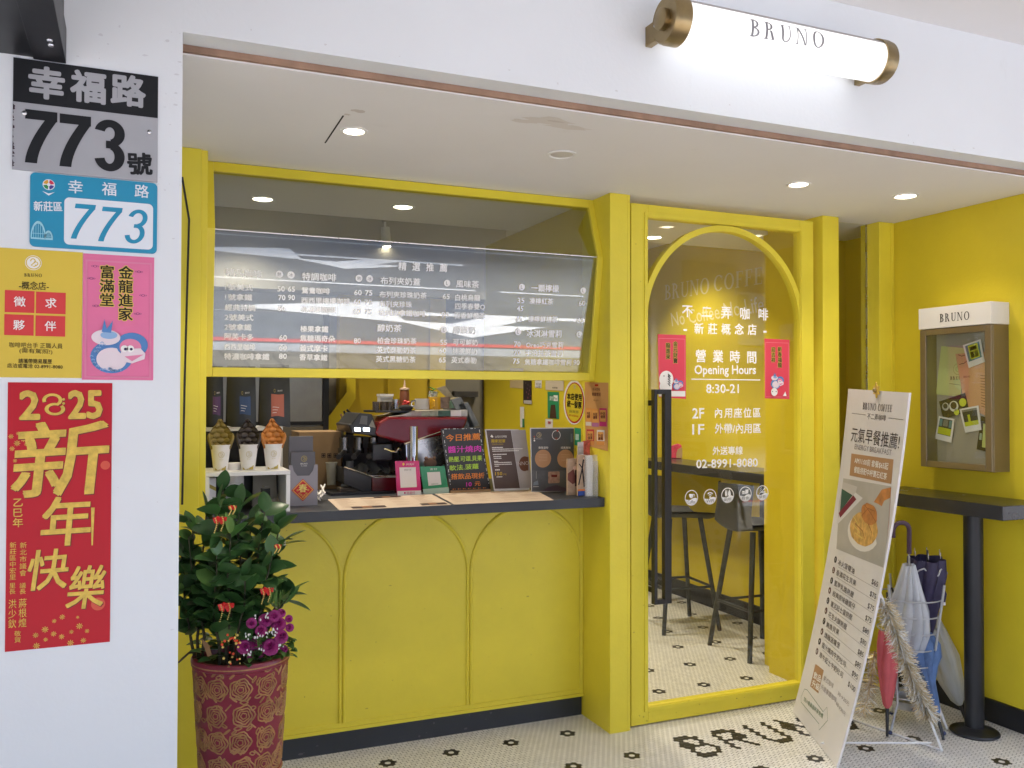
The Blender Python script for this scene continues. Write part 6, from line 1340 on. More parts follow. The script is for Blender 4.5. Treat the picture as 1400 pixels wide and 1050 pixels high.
# acrylic leaflet holders with leaflets
ACRY = mat('clear acrylic', (.75, .76, .78), .08, alpha=.25)
def leaf_stack(lab, x0, x1, y, zt, m, paint):
    t = thing('leaflet_stack', lab, 'leaflets', ((x0 + x1) / 2, y, CT)); b = MB(); b.box(x0, y, CT + .004, x1, y + .012, zt); b.build('leaflets', m, t)
    a = Art(front(y)); paint(a, x0, x1, CT + .004, zt); a.build('print', t)
TANP = mat('tan leaflet', (.42, .29, .19), .5, var=.2, scale=25)
P0, P1_, P2_ = PY(776, 626, 3.62), PY(789, 678, 3.62), PY(800, 622, 3.6)
def lp1(a, x0, x1, z0, z1): w_ = x1 - x0; a.poly([(x0, z0 + .1), (x0 + w_ * .6, z0 + .12), (x0 + w_ * .9, z0 + .06), (x0 + w_ * .5, z0 + .05), (x0, z0 + .07)], ink(120, 70, 60)); a.rect(x0 + w_ * .75, z0 + .04, x1, z0 + .115, ink(40, 30, 30), 1); a.disk(x0 + w_ * .7, z0 + .125, w_ * .18, ink(225, 185, 160), 2, n=14); a.text('N', x0 + w_ * .85, z0 + .145, .01, ink(40, 30, 30), 2)
def lp2(a, x0, x1, z0, z1): w_ = x1 - x0; K = ink(30, 26, 28); a.line([(x0 + w_ * .7, z1 - .02), (x0 + w_ * .55, z1 - .06), (x0 + w_ * .8, z0 + .04)], .007, K); a.line([(x0 + w_ * .55, z1 - .06), (x0 + w_ * .15, z1 - .04)], .005, K); a.line([(x0 + w_ * .55, z1 - .06), (x0 + w_ * .1, z0 + .05)], .006, K); a.rect(x0, z0, x1, z0 + .022, ink(50, 80, 160), 1); a.rect(x0, z0 + .022, x1, z0 + .03, ink(220, 120, 50), 1); a.disk(x0 + w_ * .72, z1 - .016, .005, ink(220, 180, 150), 2, n=10)
x0_ = PY(776, 670, 3.64).x; x1_ = PY(789.5, 670, 3.64).x; leaf_stack('tan leaflets with a dancing figure, left pocket of the acrylic holder', x0_, x1_, 3.64, PY(780, 627, 3.64).z, TANP, lp1)
x0_ = PY(790, 670, 3.60).x; x1_ = PY(801, 670, 3.60).x; leaf_stack('leaflets with a black dancer and blue edge in the acrylic holder', x0_, x1_, 3.60, PY(795, 622, 3.6).z, TANP, lp2)
hx0 = PY(802, 670, 3.575).x
t = thing('leaflet_holder', 'clear acrylic leaflet holder at the right end of the counter', 'holder', (hx0 + .04, 3.58, CT)); b = MB(); zt = PY(805, 622, 3.575).z
b.box(hx0, 3.572, CT, hx0 + .002, 3.66, zt); b.box(hx0 + .003, 3.572, CT, hx0 + .055, 3.574, zt); b.box(hx0 + .003, 3.575, CT, hx0 + .055, 3.66, CT + .002); b.box(hx0 + .056, 3.572, CT, hx0 + .058, 3.66, zt - .03); b.build('holder', ACRY, t)
b = MB(); b.box(hx0 + .006, 3.585, CT + .003, hx0 + .035, 3.60, zt - .004); b.box(hx0 + .02, 3.61, CT + .003, hx0 + .052, 3.62, zt - .02); b.build('papers', PAPER, t)
b = MB(); z0 = PY(812, 620, 3.66).z; b.box(hx0 + .002, 3.662, CT + .004, hx0 + .0298, 3.67, z0 + .055); t = b.build('flyer', mat('pale flyer', (.5, .47, .48), .5, var=.3, scale=50)); tag(t, 'pale printed flyer behind the acrylic holder, left of the red one', 'flyer')
b = MB(); b.box(hx0 + .0302, 3.664, CT + .004, hx0 + .065, 3.672, z0 + .06); t = b.build('flyer', mat('red flyer', (.5, .10, .07), .5, var=.5, scale=45)); tag(t, 'red and white printed flyer behind the acrylic holder', 'flyer')

# ================================================================== PAPERS ON THE PARTITION WALL (faces -x at x = 1.974)
PW = 1.9738
zh = zoomer(690, 500, .18094)
def wallpaper(name, lab, cat, pts, m, paint=None, poly=None, k=0):
    a = Art(sidewall(PW), base=0); a.guess = (-4, 1.5); q = [a.L(*zh(*p)) for p in pts]; f = sidewall(PW)
    b = MB(); b.prism([f(x, y, .001 + k) for x, y in q], (-.001, 0, 0)); t = b.build(name, m); tag(t, lab, cat)
    a = Art(sidewall(PW - .002 - k), base=.0003); a.guess = (-4, 1.5)
    if paint: paint(a); a.build('print', t)
    return t
def oval(cx, cy, rx, ry): return [(cx + rx * math.cos(2 * PI * i / 28), cy + ry * math.sin(2 * PI * i / 28)) for i in range(28)]
YS = mat('yellow sticker', (.66, .52, .03), .4); R2, K2 = ink(190, 40, 30), ink(30, 28, 24)
def inv(a):
    a.poly([a.L(*zh(*p)) for p in oval(528, 280, 73, 155)], R2, 0); a.poly([a.L(*zh(*p)) for p in oval(527, 278, 66, 145)], YS, 1)
    a.T('本店使用', zh(474, 230), zh(584, 240), 9, K2, 2, bold=.035); a.T('統一發票', zh(474, 285), zh(582, 300), 9, K2, 2, bold=.035); a.T('財政部', zh(490, 345), zh(560, 350), 4, ink(90, 110, 60), 2); c = a.L(*zh(530, 160)); a.disk(c[0], c[1], .011, ink(215, 200, 140), 2); a.T('歡迎索取', zh(488, 372), zh(560, 385), 2.4, R2, 2)
wallpaper('invoice_sticker', 'oval yellow uniform invoice sticker with red rim on the partition', 'sticker', oval(527, 277, 80, 168), PAPER, inv)
def orangeposter(a):
    c = ink(226, 158, 84); D = ink(120, 70, 50)
    a.T('今天想喝', zh(665, 178), zh(722, 180), 4, D, 1); a.T('拿鐵雪莉', zh(660, 215), zh(728, 217), 4.6, D, 1, bold=.02); a.rect(*a.L(*zh(682, 155)), *a.L(*zh(708, 140)), R2, 1); a.T('買一送一', zh(672, 262), zh(712, 262), 2.4, D, 1)
    for (x0, y0, x1, y1, m_, lo) in ((614, 318, 657, 455, c, ink(226, 216, 205)), (660, 325, 712, 462, c, ink(190, 120, 160)), (717, 320, 772, 460, ink(200, 50, 110), ink(210, 60, 130)), (620, 480, 676, 600, ink(200, 60, 70), c), (698, 485, 755, 600, PAPER, c)):
        a.poly([a.L(*zh(*p)) for p in ((x0, y0), (x1, y0 + 2), (x1, y1), (x0, y1 - 3))], m_, 1); a.poly([a.L(*zh(*p)) for p in ((x0 + 6, y0 + 14), (x1 - 6, y0 + 16), (x1 - 6, y1 - 36), (x0 + 6, y1 - 38))], ink(232, 168, 92), 2); a.poly([a.L(*zh(*p)) for p in ((x0, y1 - 32), (x1, y1 - 30), (x1, y1), (x0, y1 - 3))], lo, 2)
        a.T('外送', zh(x0 + 10, y0 + 42), zh(x1 - 10, y0 + 42), 4, D, 3, bold=.03); a.T('優惠', zh(x0 + 10, y0 + 66), zh(x1 - 10, y0 + 66), 4, D, 3, bold=.03)
wallpaper('promo_poster', 'tall orange promotional poster nearest the pilaster on the partition', 'poster', [(608, 125), (785, 128), (781, 645), (612, 600)], mat('orange poster', (.58, .30, .10), .55, var=.05), orangeposter)
def greencard(a): a.T('支付', zh(340, 245), zh(366, 245), 6, WI, 1, bold=.02); a.poly([a.L(*zh(*p)) for p in ((370, 222), (402, 224), (402, 268), (370, 266))], WI, 1); a.T('Pay', zh(374, 246), zh(398, 247), 3.5, ink(30, 110, 60), 2); a.poly([a.L(*zh(*p)) for p in ((350, 295), (382, 295), (392, 398), (340, 395))], ink(80, 56, 40), 1)
wallpaper('payment_card', 'upright green payment card on the partition left of the oval sticker', 'card', [(326, 196), (412, 200), (412, 403), (328, 395)], GNP, greencard)
wallpaper('paper_note', 'cream paper note at the top left of the partition papers', 'note', [(44, 20), (142, 20), (142, 172), (42, 165)], mat('cream note', (.60, .47, .26), .6))
wallpaper('photo_strip', 'narrow dark photo strip pinned on the partition', 'photo', [(145, 110), (207, 112), (205, 290), (145, 285)], ink(52, 44, 48), lambda a: [a.poly([a.L(*zh(*p)) for p in ((145, 260), (205, 263), (205, 290), (145, 285))], ink(196, 190, 186), 1)] + [a.disk(*a.L(*zh(160 + (i * 17) % 40, 130 + i * 14)), .006, ink(90 + i * 8, 80, 90), 1, n=8) for i in range(9)], k=.002)
wallpaper('paper_note', 'small white note with two text lines above the green card', 'note', [(232, 100), (282, 100), (280, 170), (232, 165)], PAPER, lambda a: [a.T('打烊', zh(238, 138), zh(274, 139), 3, K2, 1), a.T('公告', zh(240, 156), zh(272, 157), 3, K2, 1)])
wallpaper('paper_note', 'large pale note right above the green payment card', 'note', [(312, 60), (450, 62), (448, 190), (312, 182)], mat('ivory note', (.60, .52, .40), .6), lambda a: a.T('謝謝光臨', zh(360, 166), zh(400, 168), 2.4, K2, 1), k=.001)
wallpaper('pen_holder', 'slim upright white and green stick clipped to the partition', 'clip', [(118, 310), (148, 312), (150, 465), (120, 465)], PAPER, lambda a: a.poly([a.L(*zh(*p)) for p in ((134, 400), (149, 400), (150, 465), (134, 465))], ink(60, 130, 90), 1))
wallpaper('paper_note', 'small white tag just above the grey drinks stand', 'note', [(310, 402), (366, 406), (364, 470), (310, 466)], PAPER, lambda a: a.T('茶', zh(325, 430), zh(352, 432), 4, R2, 1, bold=.03))
wallpaper('payment_card', 'small green sticker behind the right edge of the grey drinks stand', 'card', [(530, 468), (578, 474), (576, 604), (530, 600)], GNP, lambda a: a.poly([a.L(*zh(*p)) for p in ((536, 515), (562, 517), (561, 562), (536, 560))], ink(180, 205, 190), 1))
# festive sheets on the door glass
def couplet(lab, pts, cols, pic):
    f = front(YD + .0215); a = Art(f, base=0); a.guess = (2.6, 1.7); q = [a.L(*z2(*p)) for p in pts]
    b = MB(); b.prism([f(x, y, .0008) for x, y in q], (0, -.0008, 0)); t = b.build('spring_sheet', mat('coral red festive paper', (.68, .05, .09), .5)); tag(t, lab, 'poster')
    a = Art(front(YD + .0215 - .0016), base=.0004); x0, x1 = q[0][0], q[1][0]; zt, zb = q[0][1], q[3][1]; w_ = x1 - x0; a.frame_(x0 + .005, zb + .006, x1 - .005, zt - .018, .002, ink(240, 140, 150), 0)
    for s_, fx, ft in cols: col2(a, s_, x0 + w_ * fx, zt - .03 - ft, .024)
    pic(a, x0, x1, zb, zt); a.build('picture', t)
def pic1(a, x0, x1, zb, zt):
    w_ = x1 - x0; a.rect(x0 + .004, zb + .004, x1 - .004, zb + .03, WI, 1); a.disk(x0 + w_ * .3, zb + .085, w_ * .25, WI, 1, ry=.04); a.disk(x0 + w_ * .28, zb + .05, w_ * .22, WI, 1.5)
    for i in range(5): a.arc(x0 + w_ * .3, zb + .045 + i * .011, w_ * .12, w_ * .15, 20, 70, K2, 2 + i, 6)
    for dx in (.2, .36): a.disk(x0 + w_ * dx, zb + .10, .003, K2, 8, n=8)
    dragon(a, x0 + w_ * .7, zb + .062, .042, 9)
def pic2(a, x0, x1, zb, zt): dragon(a, x0 + w_2(x0, x1, .5), zb + .085, .06, 1); a.disk(x0 + w_2(x0, x1, .35), zb + .032, .02, WI, 12); [a.disk(x0 + w_2(x0, x1, d), zb + .034, .003, K2, 13, n=8) for d in (.28, .42)]; a.poly([(x0 + w_2(x0, x1, .7), zb + .012), (x0 + w_2(x0, x1, .8), zb + .035), (x0 + w_2(x0, x1, .85), zb + .012)], WI, 8)
def w_2(x0, x1, f): return (x1 - x0) * f
couplet('coral red new year sheet with a white animal, at the left on the door glass', [(132, 633), (262, 637), (263, 933), (138, 925)], (('金元財寶', .62, 0), ('龍進來', .36, .008)), pic1)
couplet('coral red new year sheet with a blue dragon, at the right on the door glass', [(626, 653), (742, 659), (742, 934), (628, 930)], (('新春福龍', .6, .008), ('迎吉祥', .34, .01)), pic2)
# ================================================================== ESPRESSO MACHINE AND THINGS AROUND IT
MY = 4.08
MRED = mat('dark red enamel', (.16, .008, .014), .2, var=.08, coat=.6)
t = thing('espresso_machine', 'dark red espresso machine standing behind the counter', 'espresso machine', (1.2, 4.3, CT))
def pr(pts, y, d, m, nm, parent=t, bevel=.004, z=None):
    b = MB(); b.prism([PY(*(z(*p) if z else p), y) for p in pts], (0, d, 0)); return b.build(nm, m, parent, bevel=bevel)
zm = zoomer(440, 510, .12384)
pr([(610, 700), (600, 660), (640, 545), (735, 485), (1620, 485), (1600, 560), (1560, 640), (910, 778)], MY, .36, MRED, 'upper_body', z=zm, bevel=.012)
pr([(850, 470), (990, 425), (1610, 405), (1612, 480), (740, 482)], MY + .03, .30, mat('patterned top trim', (.42, .40, .36), .35, metal=.3, var=.4, scale=12), 'top_trim', z=zm, bevel=.003)
for (x0, x1, m_, nm) in ((985, 1100, mat('picture tile grey', (.35, .28, .25), .4, var=.3, scale=30), 'decal'), (1100, 1280, mat('picture tile olive', (.30, .30, .22), .4, var=.4, scale=30), 'decal'), (1285, 1420, mat('picture tile green', (.03, .10, .06), .4, var=.4, scale=40), 'decal'), (1425, 1540, PAPER, 'decal')):
    pr([(x0, 425 - (x0 - 990) * .03), (x1, 425 - (x1 - 990) * .03), (x1, 478), (x0, 478)], MY + .0275, .002, m_, nm, z=zm, bevel=0)
pr([(925, 782), (1300, 655), (1560, 648), (1560, 1180), (940, 1180)], MY + .02, .3, STEEL, 'back_panel', z=zm, bevel=.004)
b = MB(); b.tube([PY(*zm(910, 783), MY - .003), PY(*zm(1310, 652), MY - .003)], .004, 6); b.tube([PY(*zm(933, 790), MY + .0), PY(*zm(945, 1150), MY + .0)], .004, 6); b.build('trim_rod', CHROME, t, smooth=True)
b = MB(); b.lathe([(.022, 0), (.022, .30)], 20); b.M = None; q = PY(*zm(1010, 980), MY + .005); b.v = [V((q.x + p.x, q.y + p.y, q.z - .13 + p.z)) for p in b.v]; b.build('cylinder', CHROME, t, smooth=True)
# head with display
pr([(300, 570), (330, 560), (420, 440), (560, 455), (600, 600), (615, 700), (330, 665)], MY + .02, .3, BLACKP, 'group_housing', z=zm, bevel=.006)
pr([(438, 470), (505, 475), (500, 570), (415, 560)], MY + .018, .003, mat('grey keypad', (.12, .12, .12), .4), 'keypad', z=zm, bevel=.001)
DSP = mat('lit display', (.5, .6, .65), .3, emit=(.75, .9, 1), estr=1.2)
for (x0, x1) in ((362, 428), (458, 528)): pr([(x0, 603), (x1, 607), (x1 - 2, 644), (x0 + 2, 640)], MY + .017, .003, DSP, 'display', z=zm, bevel=0)
pr([(520, 590), (558, 515), (595, 605)], MY + .017, .003, mat('grey triangle', (.25, .24, .2), .4), 'badge', z=zm, bevel=0)
# base with drip tray
pr([(720, 600), (720, 545), (1700, 545), (1700, 800), (715, 800)], MY - .0, .34, mat('dark red base', (.10, .006, .01), .25), 'base', z=zoomer(440, 600, .09524), bevel=.004)
pr([(310, 410), (720, 560), (712, 790), (600, 770), (315, 640)], MY + .004, .32, BLACKP, 'base_side', z=zoomer(440, 600, .09524), bevel=.003)
b = MB(); zn = zoomer(440, 600, .09524); b.tube([PY(*zn(325, 400), MY + .0), PY(*zn(755, 555), MY + .0), PY(*zn(1100, 548), MY + .0)], .0035, 6); b.build('tray_edge', CHROME, t, smooth=True)
pr([(700, 520), (1100, 530), (1100, 600), (720, 600)], MY + .05, .25, STEEL, 'drip_tray', z=zn, bevel=.002)
pr([(300, 420), (1050, 420), (1050, 0), (330, -60)], MY + .33, .03, mat('dark backing plate', (.035, .03, .026), .4, var=.3, scale=30), 'dark_backing', z=zn, bevel=0)  # plate added to darken the view under the head, in place of clutter
# group heads and portafilters
for u_ in (470, 490, 510):
    b = MB(); q = PY(u_, 598, MY + .12); b.tube([q, q + V((0, 0, -.05))], .022, 16); b.tube([q + V((0, 0, -.05)), q + V((0, 0, -.075))], .028, 16); gh = b.build('group_head', mat('dark chrome', (.16, .15, .14), .25, metal=1), t, smooth=True)
    b = MB(); b.tube([q + V((0, -.02, -.065)), q + V((-.05, -.12, -.085))], [.009, .013], 10); b.build('portafilter_handle', BLACKP, gh, smooth=True)
b = MB(); b.tube([PY(*zm(690, 835), MY - .01), PY(*zm(760, 865), MY - .02), PY(*zm(815, 872), MY - .02), PY(*zm(838, 830), MY - .01), PY(*zm(870, 850), MY)], .0055, 8); b.build('steam_wand', CHROME, t, smooth=True)
b = MB(); q = PY(*zm(640, 900), MY + .03); b.box(q.x - .035, q.y, q.z - .03, q.x + .06, q.y + .1, q.z + .05); b.build('grinder_fork', BLACKP, t, bevel=.006)
b = MB(); b.box(PY(*zm(570, 410), MY + .1).x, MY + .06, PY(*zm(570, 440), MY).z, PY(*zm(1000, 410), MY + .1).x, MY + .3, PY(*zm(570, 415), MY).z); b.build('cup_rail', BLACKP, t, bevel=.002)
# small kitchen things on the machine
TOPZ = PY(*zm(700, 412), MY + .1).z
def simple(name, lab, cat, b, m, smooth=True): o = b.build(name, m, smooth=smooth); tag(o, lab, cat); return o
def vessel(name, lab, cat, u, vb, vt, y, w, m, prof=None, handle=None, hm=None):
    p = PY(u, vb, y); H_ = PY(u, vt, y).z - p.z; b = MB(); pr_ = prof or [(0, 0), (.85, 0), (1, .06), (1, 1), (.93, 1), (.92, .1), (0, .08)]
    b.lathe([(r * w, p.z + z * H_) for r, z in pr_], 24, (p.x, p.y, 0), caps=False); o = simple(name, lab, cat, b, m)
    if handle: h_ = MB(); h_.tube([(p.x + handle * w * .95, p.y - w * .2, p.z + H_ * .8), (p.x + handle * w * 1.55, p.y - w * .25, p.z + H_ * .75), (p.x + handle * w * 1.6, p.y - w * .25, p.z + H_ * .4), (p.x + handle * w * .95, p.y - w * .2, p.z + H_ * .22)], w * .14, 8); h_.build('handle', hm or m, o, smooth=True)
    return o, p, H_
MUGW, MUGY, SMOKE = mat('white mug', (.55, .53, .50), .3), mat('yellow mug', (.62, .34, .015), .25), mat('smoked glass cup', (.12, .09, .07), .15, alpha=.7)
vessel('mug', 'white mug turned away on top of the espresso machine', 'mug', 577, 560, 545, MY + .05, .036, MUGW, handle=-1, hm=CHROME)
vessel('mug', 'yellow mug with handle beside the white mug', 'mug', 594, 560, 543, MY + .04, .030, MUGY); 
b = MB(); p = PY(592, 552, MY + .005); b.tube([p + V((.0, 0, .017)), p + V((.004, -.016, .012)), p + V((.004, -.016, -.012)), p + V((0, 0, -.017))], .005, 8); o = b.build('handle', MUGY, bpy.data.objects['mug.001'], smooth=True)
for (u, lb) in ((514, 'smoked glass cup leftmost on the cup rail'), (524, 'smoked glass cup in the middle of the cup rail'), (533, 'smoked glass cup rightmost on the cup rail')): vessel('glass_cup', lb, 'glass', u, 561, 549, MY + .12, .017, SMOKE)
b = MB(); p = PY(529, 551, MY + .2); b.box(p.x - .033, p.y, p.z, p.x + .03, p.y + .06, p.z + .032); b.box(p.x - .036, p.y - .003, p.z + .033, p.x + .033, p.y + .063, p.z + .045); simple('filter_box', 'white tissue carton behind the smoked glass cups', 'carton', b, PAPER, False)
SYR = mat('caramel sauce', (.20, .07, .035), .35)
o, p, H_ = vessel('sauce_bottle', 'brown squeeze bottle with pointed nozzle on the machine', 'bottle', 553, 556, 533, MY + .2, .024, SYR, [(0, 0), (1, 0), (1, .8), (.9, .95), (.85, 1), (0, 1)])
b = MB(); b.lathe([(.024, p.z + H_), (.024, p.z + H_ + .008), (.006, p.z + H_ + .012), (.002, p.z + H_ + .05)], 16, (p.x, p.y, 0)); b.build('nozzle', mat('translucent cap', (.55, .40, .30), .4), o, smooth=True)
vessel('milk_jug', 'steel milk jug beside the squeeze bottle', 'jug', 541, 560, 546, MY + .15, .02, STEEL)
b = MB(); rs = random.Random(3); p = PY(556, 552, MY + .1)
for i in range(7): b.ball(p + V((rs.uniform(-.012, .012), rs.uniform(-.01, .01), rs.uniform(-.01, .012))), .01, 8)
simple('sauce_sachets', 'heap of red sachets in front of the squeeze bottle', 'sachets', b, mat('red sachet', (.5, .03, .03), .35))
b = MB(); p = PY(555, 559, MY + .04); b.ball(p + V((0, 0, .005)), .028, 14, sc=(1.3, .8, .55)); simple('coffee_cloth', 'black folded cloth on the cup rail', 'cloth', b, mat('black cloth', (.015, .015, .016), .9, bump=.6, bscale=30))
# little green plant in glass
o, p, H_ = vessel('vase', 'small glass vase holding a green sprig on the machine', 'vase', 592, 543, 535, MY + .12, .022, ACRY); lf = MB(); rs = random.Random(12)
for i in range(26): a_ = rs.uniform(0, 2 * PI); leaf((p.x, p.y, p.z + rs.uniform(.0, .04)), (math.cos(a_), math.sin(a_), rs.uniform(.3, 1.3)), rs.uniform(.02, .035), .007, rs.uniform(-.5, .5), .3)
tg = thing('green_sprig', 'bright green sprig standing in the small glass vase', 'plant', p); lf.build('leaves', mat('bright leaf', (.06, .22, .025), .45, var=.3, scale=30), tg, smooth=True, fix=False)
pts = [PY(*zoomer(540, 510, .10479)(*q), MY + .1) for q in ((545, 200), (655, 165), (770, 315), (690, 330))]; b = MB(); b.prism(pts, (0, .004, .0)); simple('paper_bag', 'crumpled kraft paper bag leaning on the machine', 'bag', b, mat('kraft bag', (.30, .26, .18), .7, var=.3, scale=30), False)
pts = [PY(*zoomer(540, 510, .10479)(*q), MY + .08) for q in ((585, 320), (720, 310), (735, 460), (580, 465))]; b = MB(); b.prism(pts, (0, .05, 0)); simple('paper_bag', 'small printed bag standing right of the yellow mug', 'bag', b, mat('printed bag', (.20, .13, .09), .6, var=.5, scale=40), False)
pts = [PY(*zoomer(540, 510, .10479)(*q), MY + .06) for q in ((725, 370), (830, 330), (845, 450), (725, 460))]; b = MB(); b.prism(pts, (0, .04, 0)); simple('napkin_pack', 'green and beige napkin pack at the right end of the machine', 'pack', b, mat('green pack', (.08, .14, .09), .6, var=.4, scale=40), False)
zo = zoomer(540, 510, .10479)
for (A, B, lb) in (((800, 330), (985, 740), 'leaning clear tray edge right of the machine, left of its pair'), ((890, 395), (1045, 700), 'leaning clear tray edge right of the machine, right of its pair')):
    p0, p1 = PY(*zo(*A), MY + .05), PY(*zo(*B), MY + .05); d = V((.025, 0, .006)); b = MB(); b.hexa([p0 - d, p0 + d, p0 + d + V((0, .2, 0)), p0 - d + V((0, .2, 0))], [p1 - d, p1 + d, p1 + d + V((0, .2, 0)), p1 - d + V((0, .2, 0))]); simple('acrylic_tray', lb, 'tray', b, mat('tray plastic', (.25, .26, .26), .15, alpha=.85), False)
# things left of the machine
bq = zoomer(440, 510, .12384)
p0 = PY(430, 645, 4.36); p1 = PY(*bq(215, 900), 4.36); zt = PY(*bq(100, 645), 4.36).z; x0 = PY(408, 640, 4.36).x
KRAFT = mat('corrugated cardboard', (.24, .15, .07), .8, var=.1)
t = thing('cardboard_box', 'brown cardboard box with handling symbols left of the machine', 'box', ((x0 + p1.x) / 2, 4.45, CT)); b = MB(); b.box(x0, 4.36, CT, p1.x, 4.58, zt); b.build('carton', KRAFT, t, bevel=.003); a = Art(front(4.36)); a.guess = (1, 1.1); D = ink(48, 32, 18)
for u_ in (18, 82, 152): c0, c1 = a.L(*bq(u_ - 22, 935)), a.L(*bq(u_ + 22, 885)); a.frame_(c0[0], c0[1], c1[0], c1[1], .003, D); a.disk((c0[0] + c1[0]) / 2, (c0[1] + c1[1]) / 2, .006, D, 1)
a.build('symbols', t)
o, p, H_ = vessel('plastic_cup', 'frosted plastic cup in front of the cardboard box', 'cup', 453, 663, 632, 4.25, .027, mat('frosted plastic', (.45, .42, .33), .3, alpha=.7), [(0, 0), (.72, 0), (.98, .97), (1.08, .98), (1.08, 1), (.95, 1), (.7, .03), (0, .03)])
t = thing('card_reader', 'small beige card reader with a green lamp beside the plastic cup', 'card reader', PZ(466, 660, CT)); b = MB(); c = PZ(466, 660, CT); c.z = CT; b.box(c.x - .02, c.y, CT, c.x + .03, c.y + .05, CT + .045); b.build('body', mat('beige plastic', (.35, .32, .26), .45), t, bevel=.005); b = MB(); b.ball(c + V((-.006, -.002, .012)), .0055, 8); b.build('indicator', mat('green lamp', (.02, .5, .1), .3, emit=(.05, 1, .2), estr=2), t)
b = MB(); c = onctr(452, 678); b.box(c.x, c.y - .01, CT, c.x + .30, c.y + .14, CT + .012); simple('drip_mat', 'black rubber tray lying before the espresso machine', 'tray', b, BLACKP, False)
b = MB(); c = onctr(466, 677); b.box(c.x, c.y + .02, CT + .0125, c.x + .16, c.y + .09, CT + .03); simple('tamping_block', 'dark slab on the black rubber tray', 'block', b, mat('dark wood', (.09, .07, .05), .6), False)
b = MB(); rs = random.Random(1); c = PY(505, 650, MY + .1)
b.grid(lambda u_, v_: c + V(((u_ - .5) * .17, v_ * .12 - .06, .045 * math.sin(PI * u_) * math.sin(PI * v_) + .012 * math.sin(u_ * 19 + v_ * 7) + .02)), 22, 14); simple('bar_towel', 'crumpled charcoal towel on the drip tray', 'towel', b, mat('charcoal towel', (.04, .042, .042), .95, bump=.7, bscale=50))
# clutter on the shelf behind the machine head: baskets of tools
for (u, vb, vt, y, w, m_, lb) in ((466, 600, 578, 4.5, .02, STEEL, 'steel shaker behind the machine, leftmost'), (478, 600, 570, 4.55, .022, BLACKP, 'black jug behind the machine head'), (470, 640, 622, 4.45, .022, mat('tan cup', (.35, .22, .12), .5), 'tan paper cup between the box and the machine'), (478, 645, 630, 4.4, .02, mat('white cup', (.5, .5, .48), .4), 'white cup low between the box and the machine'), (474, 650, 642, 4.35, .016, mat('red cup', (.35, .03, .03), .4), 'small red cup low behind the counter')): vessel('kitchen_vessel', lb, 'vessel', u, vb, vt, y, w, m_)
for i, (u0, v0, u1, v1) in enumerate(((462, 580, 472, 600), (470, 562, 482, 585), (474, 560, 490, 575), (466, 566, 476, 590))):
    b = MB(); b.tube([PY(u0, v0, 4.5), PY(u1, v1, 4.5)], .006, 6); simple('tool_handle', ('black whisk handle behind the machine at the far left', 'dark spatula handle behind the machine', 'black tamper handle above the machine head', 'wooden spoon handle among the black tools')[i], 'tool', b, KRAFT if i == 3 else BLACKP)
b = MB(); p0 = PY(443, 650, 4.62); b.box(p0.x, 4.62, CT, PY(560, 650, 4.62).x, 4.9, CT + .13); simple('back_counter', 'dark back counter behind the machine', 'counter', b, mat('dark back counter', (.04, .035, .03), .5), False)
# steel fridge behind the bags
t = thing('steel_fridge', 'tall steel fridge with black door edge behind the coffee bags', 'fridge', (.85, 5.2, 0)); x0, x1 = PY(396, 560, 5.2).x, PY(441, 560, 5.2).x; zb = PY(420, 576, 5.2).z
b = MB(); b.box(x0 - .5, 5.2, 0, x1, 5.8, 2.0); b.build('body', mat('dull steel', (.34, .34, .33), .4, metal=.7, var=.15, scale=5), t, bevel=.004); b = MB(); b.box(x1 + .001, 5.19, 0, x1 + .035, 5.8, 2.0); b.box(x0 - .5, 5.19, zb - .02, x1, 5.1995, zb); b.build('door_edge', BLACKM, t); b = MB(); b.box(x0 - .5, 5.185, 0, x1, 5.1895, zb - .03); b.build('lower_door', mat('brown steel', (.16, .14, .11), .5, metal=.4), t)
# things hanging on the dark doorway
b = MB(); p = PY(634, 539, 5.93); b.box(p.x - .08, 5.9, p.z - .02, p.x + .1, 5.948, p.z + .02); simple('wall_bracket', 'black bracket on the dark panel behind the machine', 'bracket', b, BLACKP, False)
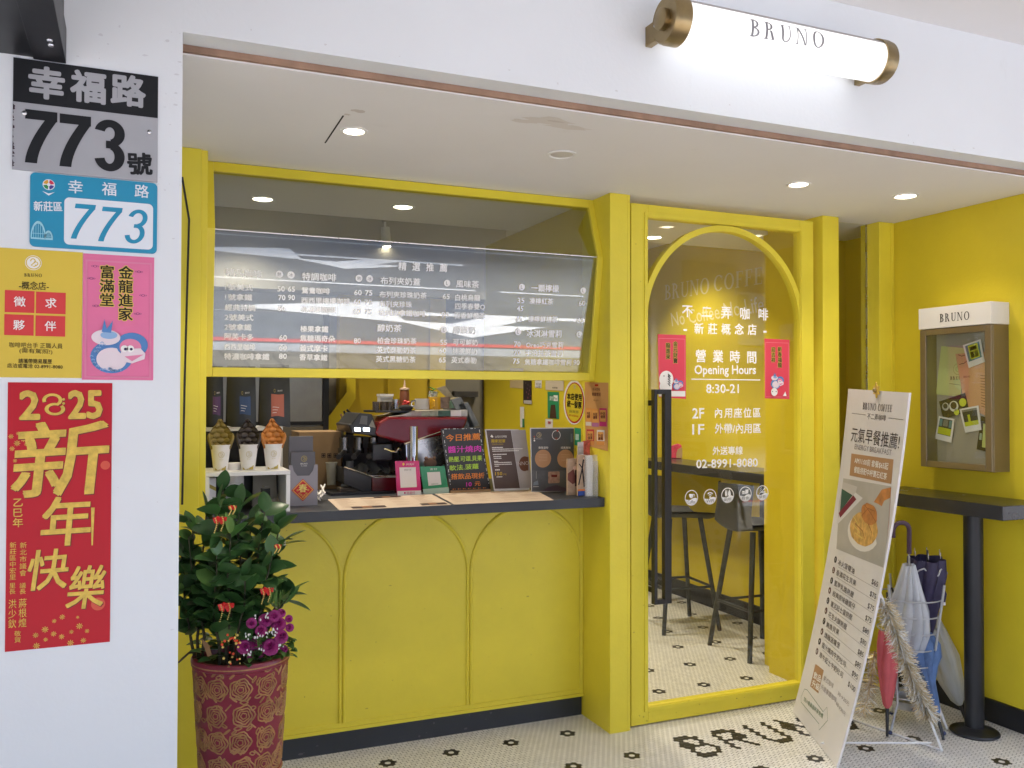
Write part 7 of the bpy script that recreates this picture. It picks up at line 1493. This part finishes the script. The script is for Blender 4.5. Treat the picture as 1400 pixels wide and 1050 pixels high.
# ================================================================== INSIDE, BEHIND THE DOOR
t = thing('inner_bar', 'dark narrow bar shelf along the inner wall with stools before it', 'bar shelf', (3.7, 5, 1)); b = MB(); b.box(3.52, 4.2, .985, 3.85, 5.9, 1.045); b.build('top', mat('bar laminate', (.045, .042, .04), .25), t, bevel=.003)
for y in (4.5, 5.6): b = MB(); b.tube([(3.66, y, 0), (3.66, y, .984)], .03, 16); b.build('leg', BLACKM, t, smooth=True)
t = thing('pink_gift_box', 'pink domed gift box standing on the inner bar shelf', 'box', PZ(925, 626, 1.046)); c = PZ(926, 627, 1.046); b = MB(); pts = [(-.07, 0), (.07, 0), (.07, .05), (.05, .095), (0, .115), (-.05, .095), (-.07, .05)]
ex = V((.75, -.66, 0)); b.prism([c + ex * x_ + V((0, 0, z_)) for x_, z_ in pts], V((.66, .75, 0)) * .1); b.build('box', mat('pink foil', (.6, .05, .14), .25, var=.2, scale=20), t, bevel=.006); b = MB(); b.prism([c - V((.004, .003, 0)) + ex * (x_ * .5 + .03) + V((0, 0, z_ * .7 + .005)) for x_, z_ in pts], V((-.66, -.75, 0)) * .002); b.build('label', mat('tan label', (.45, .3, .18), .5), t)
SHELL = mat('charcoal stool shell', (.040, .042, .046), .5); LEGM = mat('charcoal stool leg', (.055, .06, .068), .42, metal=.4)
def stool(lab, x, y, rz):
    t = thing('bar_stool', lab, 'bar stool', (0, 0, 0), 'charcoal bar stools along the inner shelf')
    def shell(u_, v_):
        s_ = (u_ - .5) * 2; wv = .20 - .015 * v_
        if v_ < .55: f = v_ / .55; return V((s_ * wv, -.19 + .36 * f, .735 + .045 * s_ * s_ + .02 * (1 - f) * -1 * (1 - f)))
        f = (v_ - .55) / .45; return V((s_ * (wv - .02 * f), .17 + .07 * math.sin(f * PI / 2) - .10 * s_ * s_ * f, .735 + .045 * s_ * s_ + .26 * f * f * .9 + .04 * f - .05 * s_ * s_ * f))
    b = MB(); b.grid(shell, 14, 20); b.grid(lambda u_, v_: shell(u_, v_) + V((0, .0, -.014)), 14, 20); b.build('shell', SHELL, t, smooth=True)
    for sx in (-1, 1):
        for sy in (-1, 1): b = MB(); b.tube([(sx * .11, sy * .11, .725), (sx * .20, sy * .20, 0)], [.017, .014], 8); b.build('leg', LEGM, t, smooth=True)
    b = MB(); k = .11 + .09 * (.725 - .28) / .725
    b.tube([(-k, -k, .28), (k, -k, .28)], .009, 6); b.tube([(-k, k, .28), (k, k, .28)], .009, 6); b.tube([(-k, -k, .28), (-k, k, .28)], .009, 6); b.tube([(k, -k, .28), (k, k, .28)], .009, 6); b.build('foot_rail', LEGM, t, smooth=True)
    t.location = (x, y, 0); t.rotation_euler = (0, 0, rz); return t
s1 = stool('charcoal shell bar stool nearest the door glass', 3.44, 4.30, R_(88))
copy_tree(s1, (3.33, 4.98, 0), R_(84), label='charcoal shell bar stool farther inside behind the door handle')
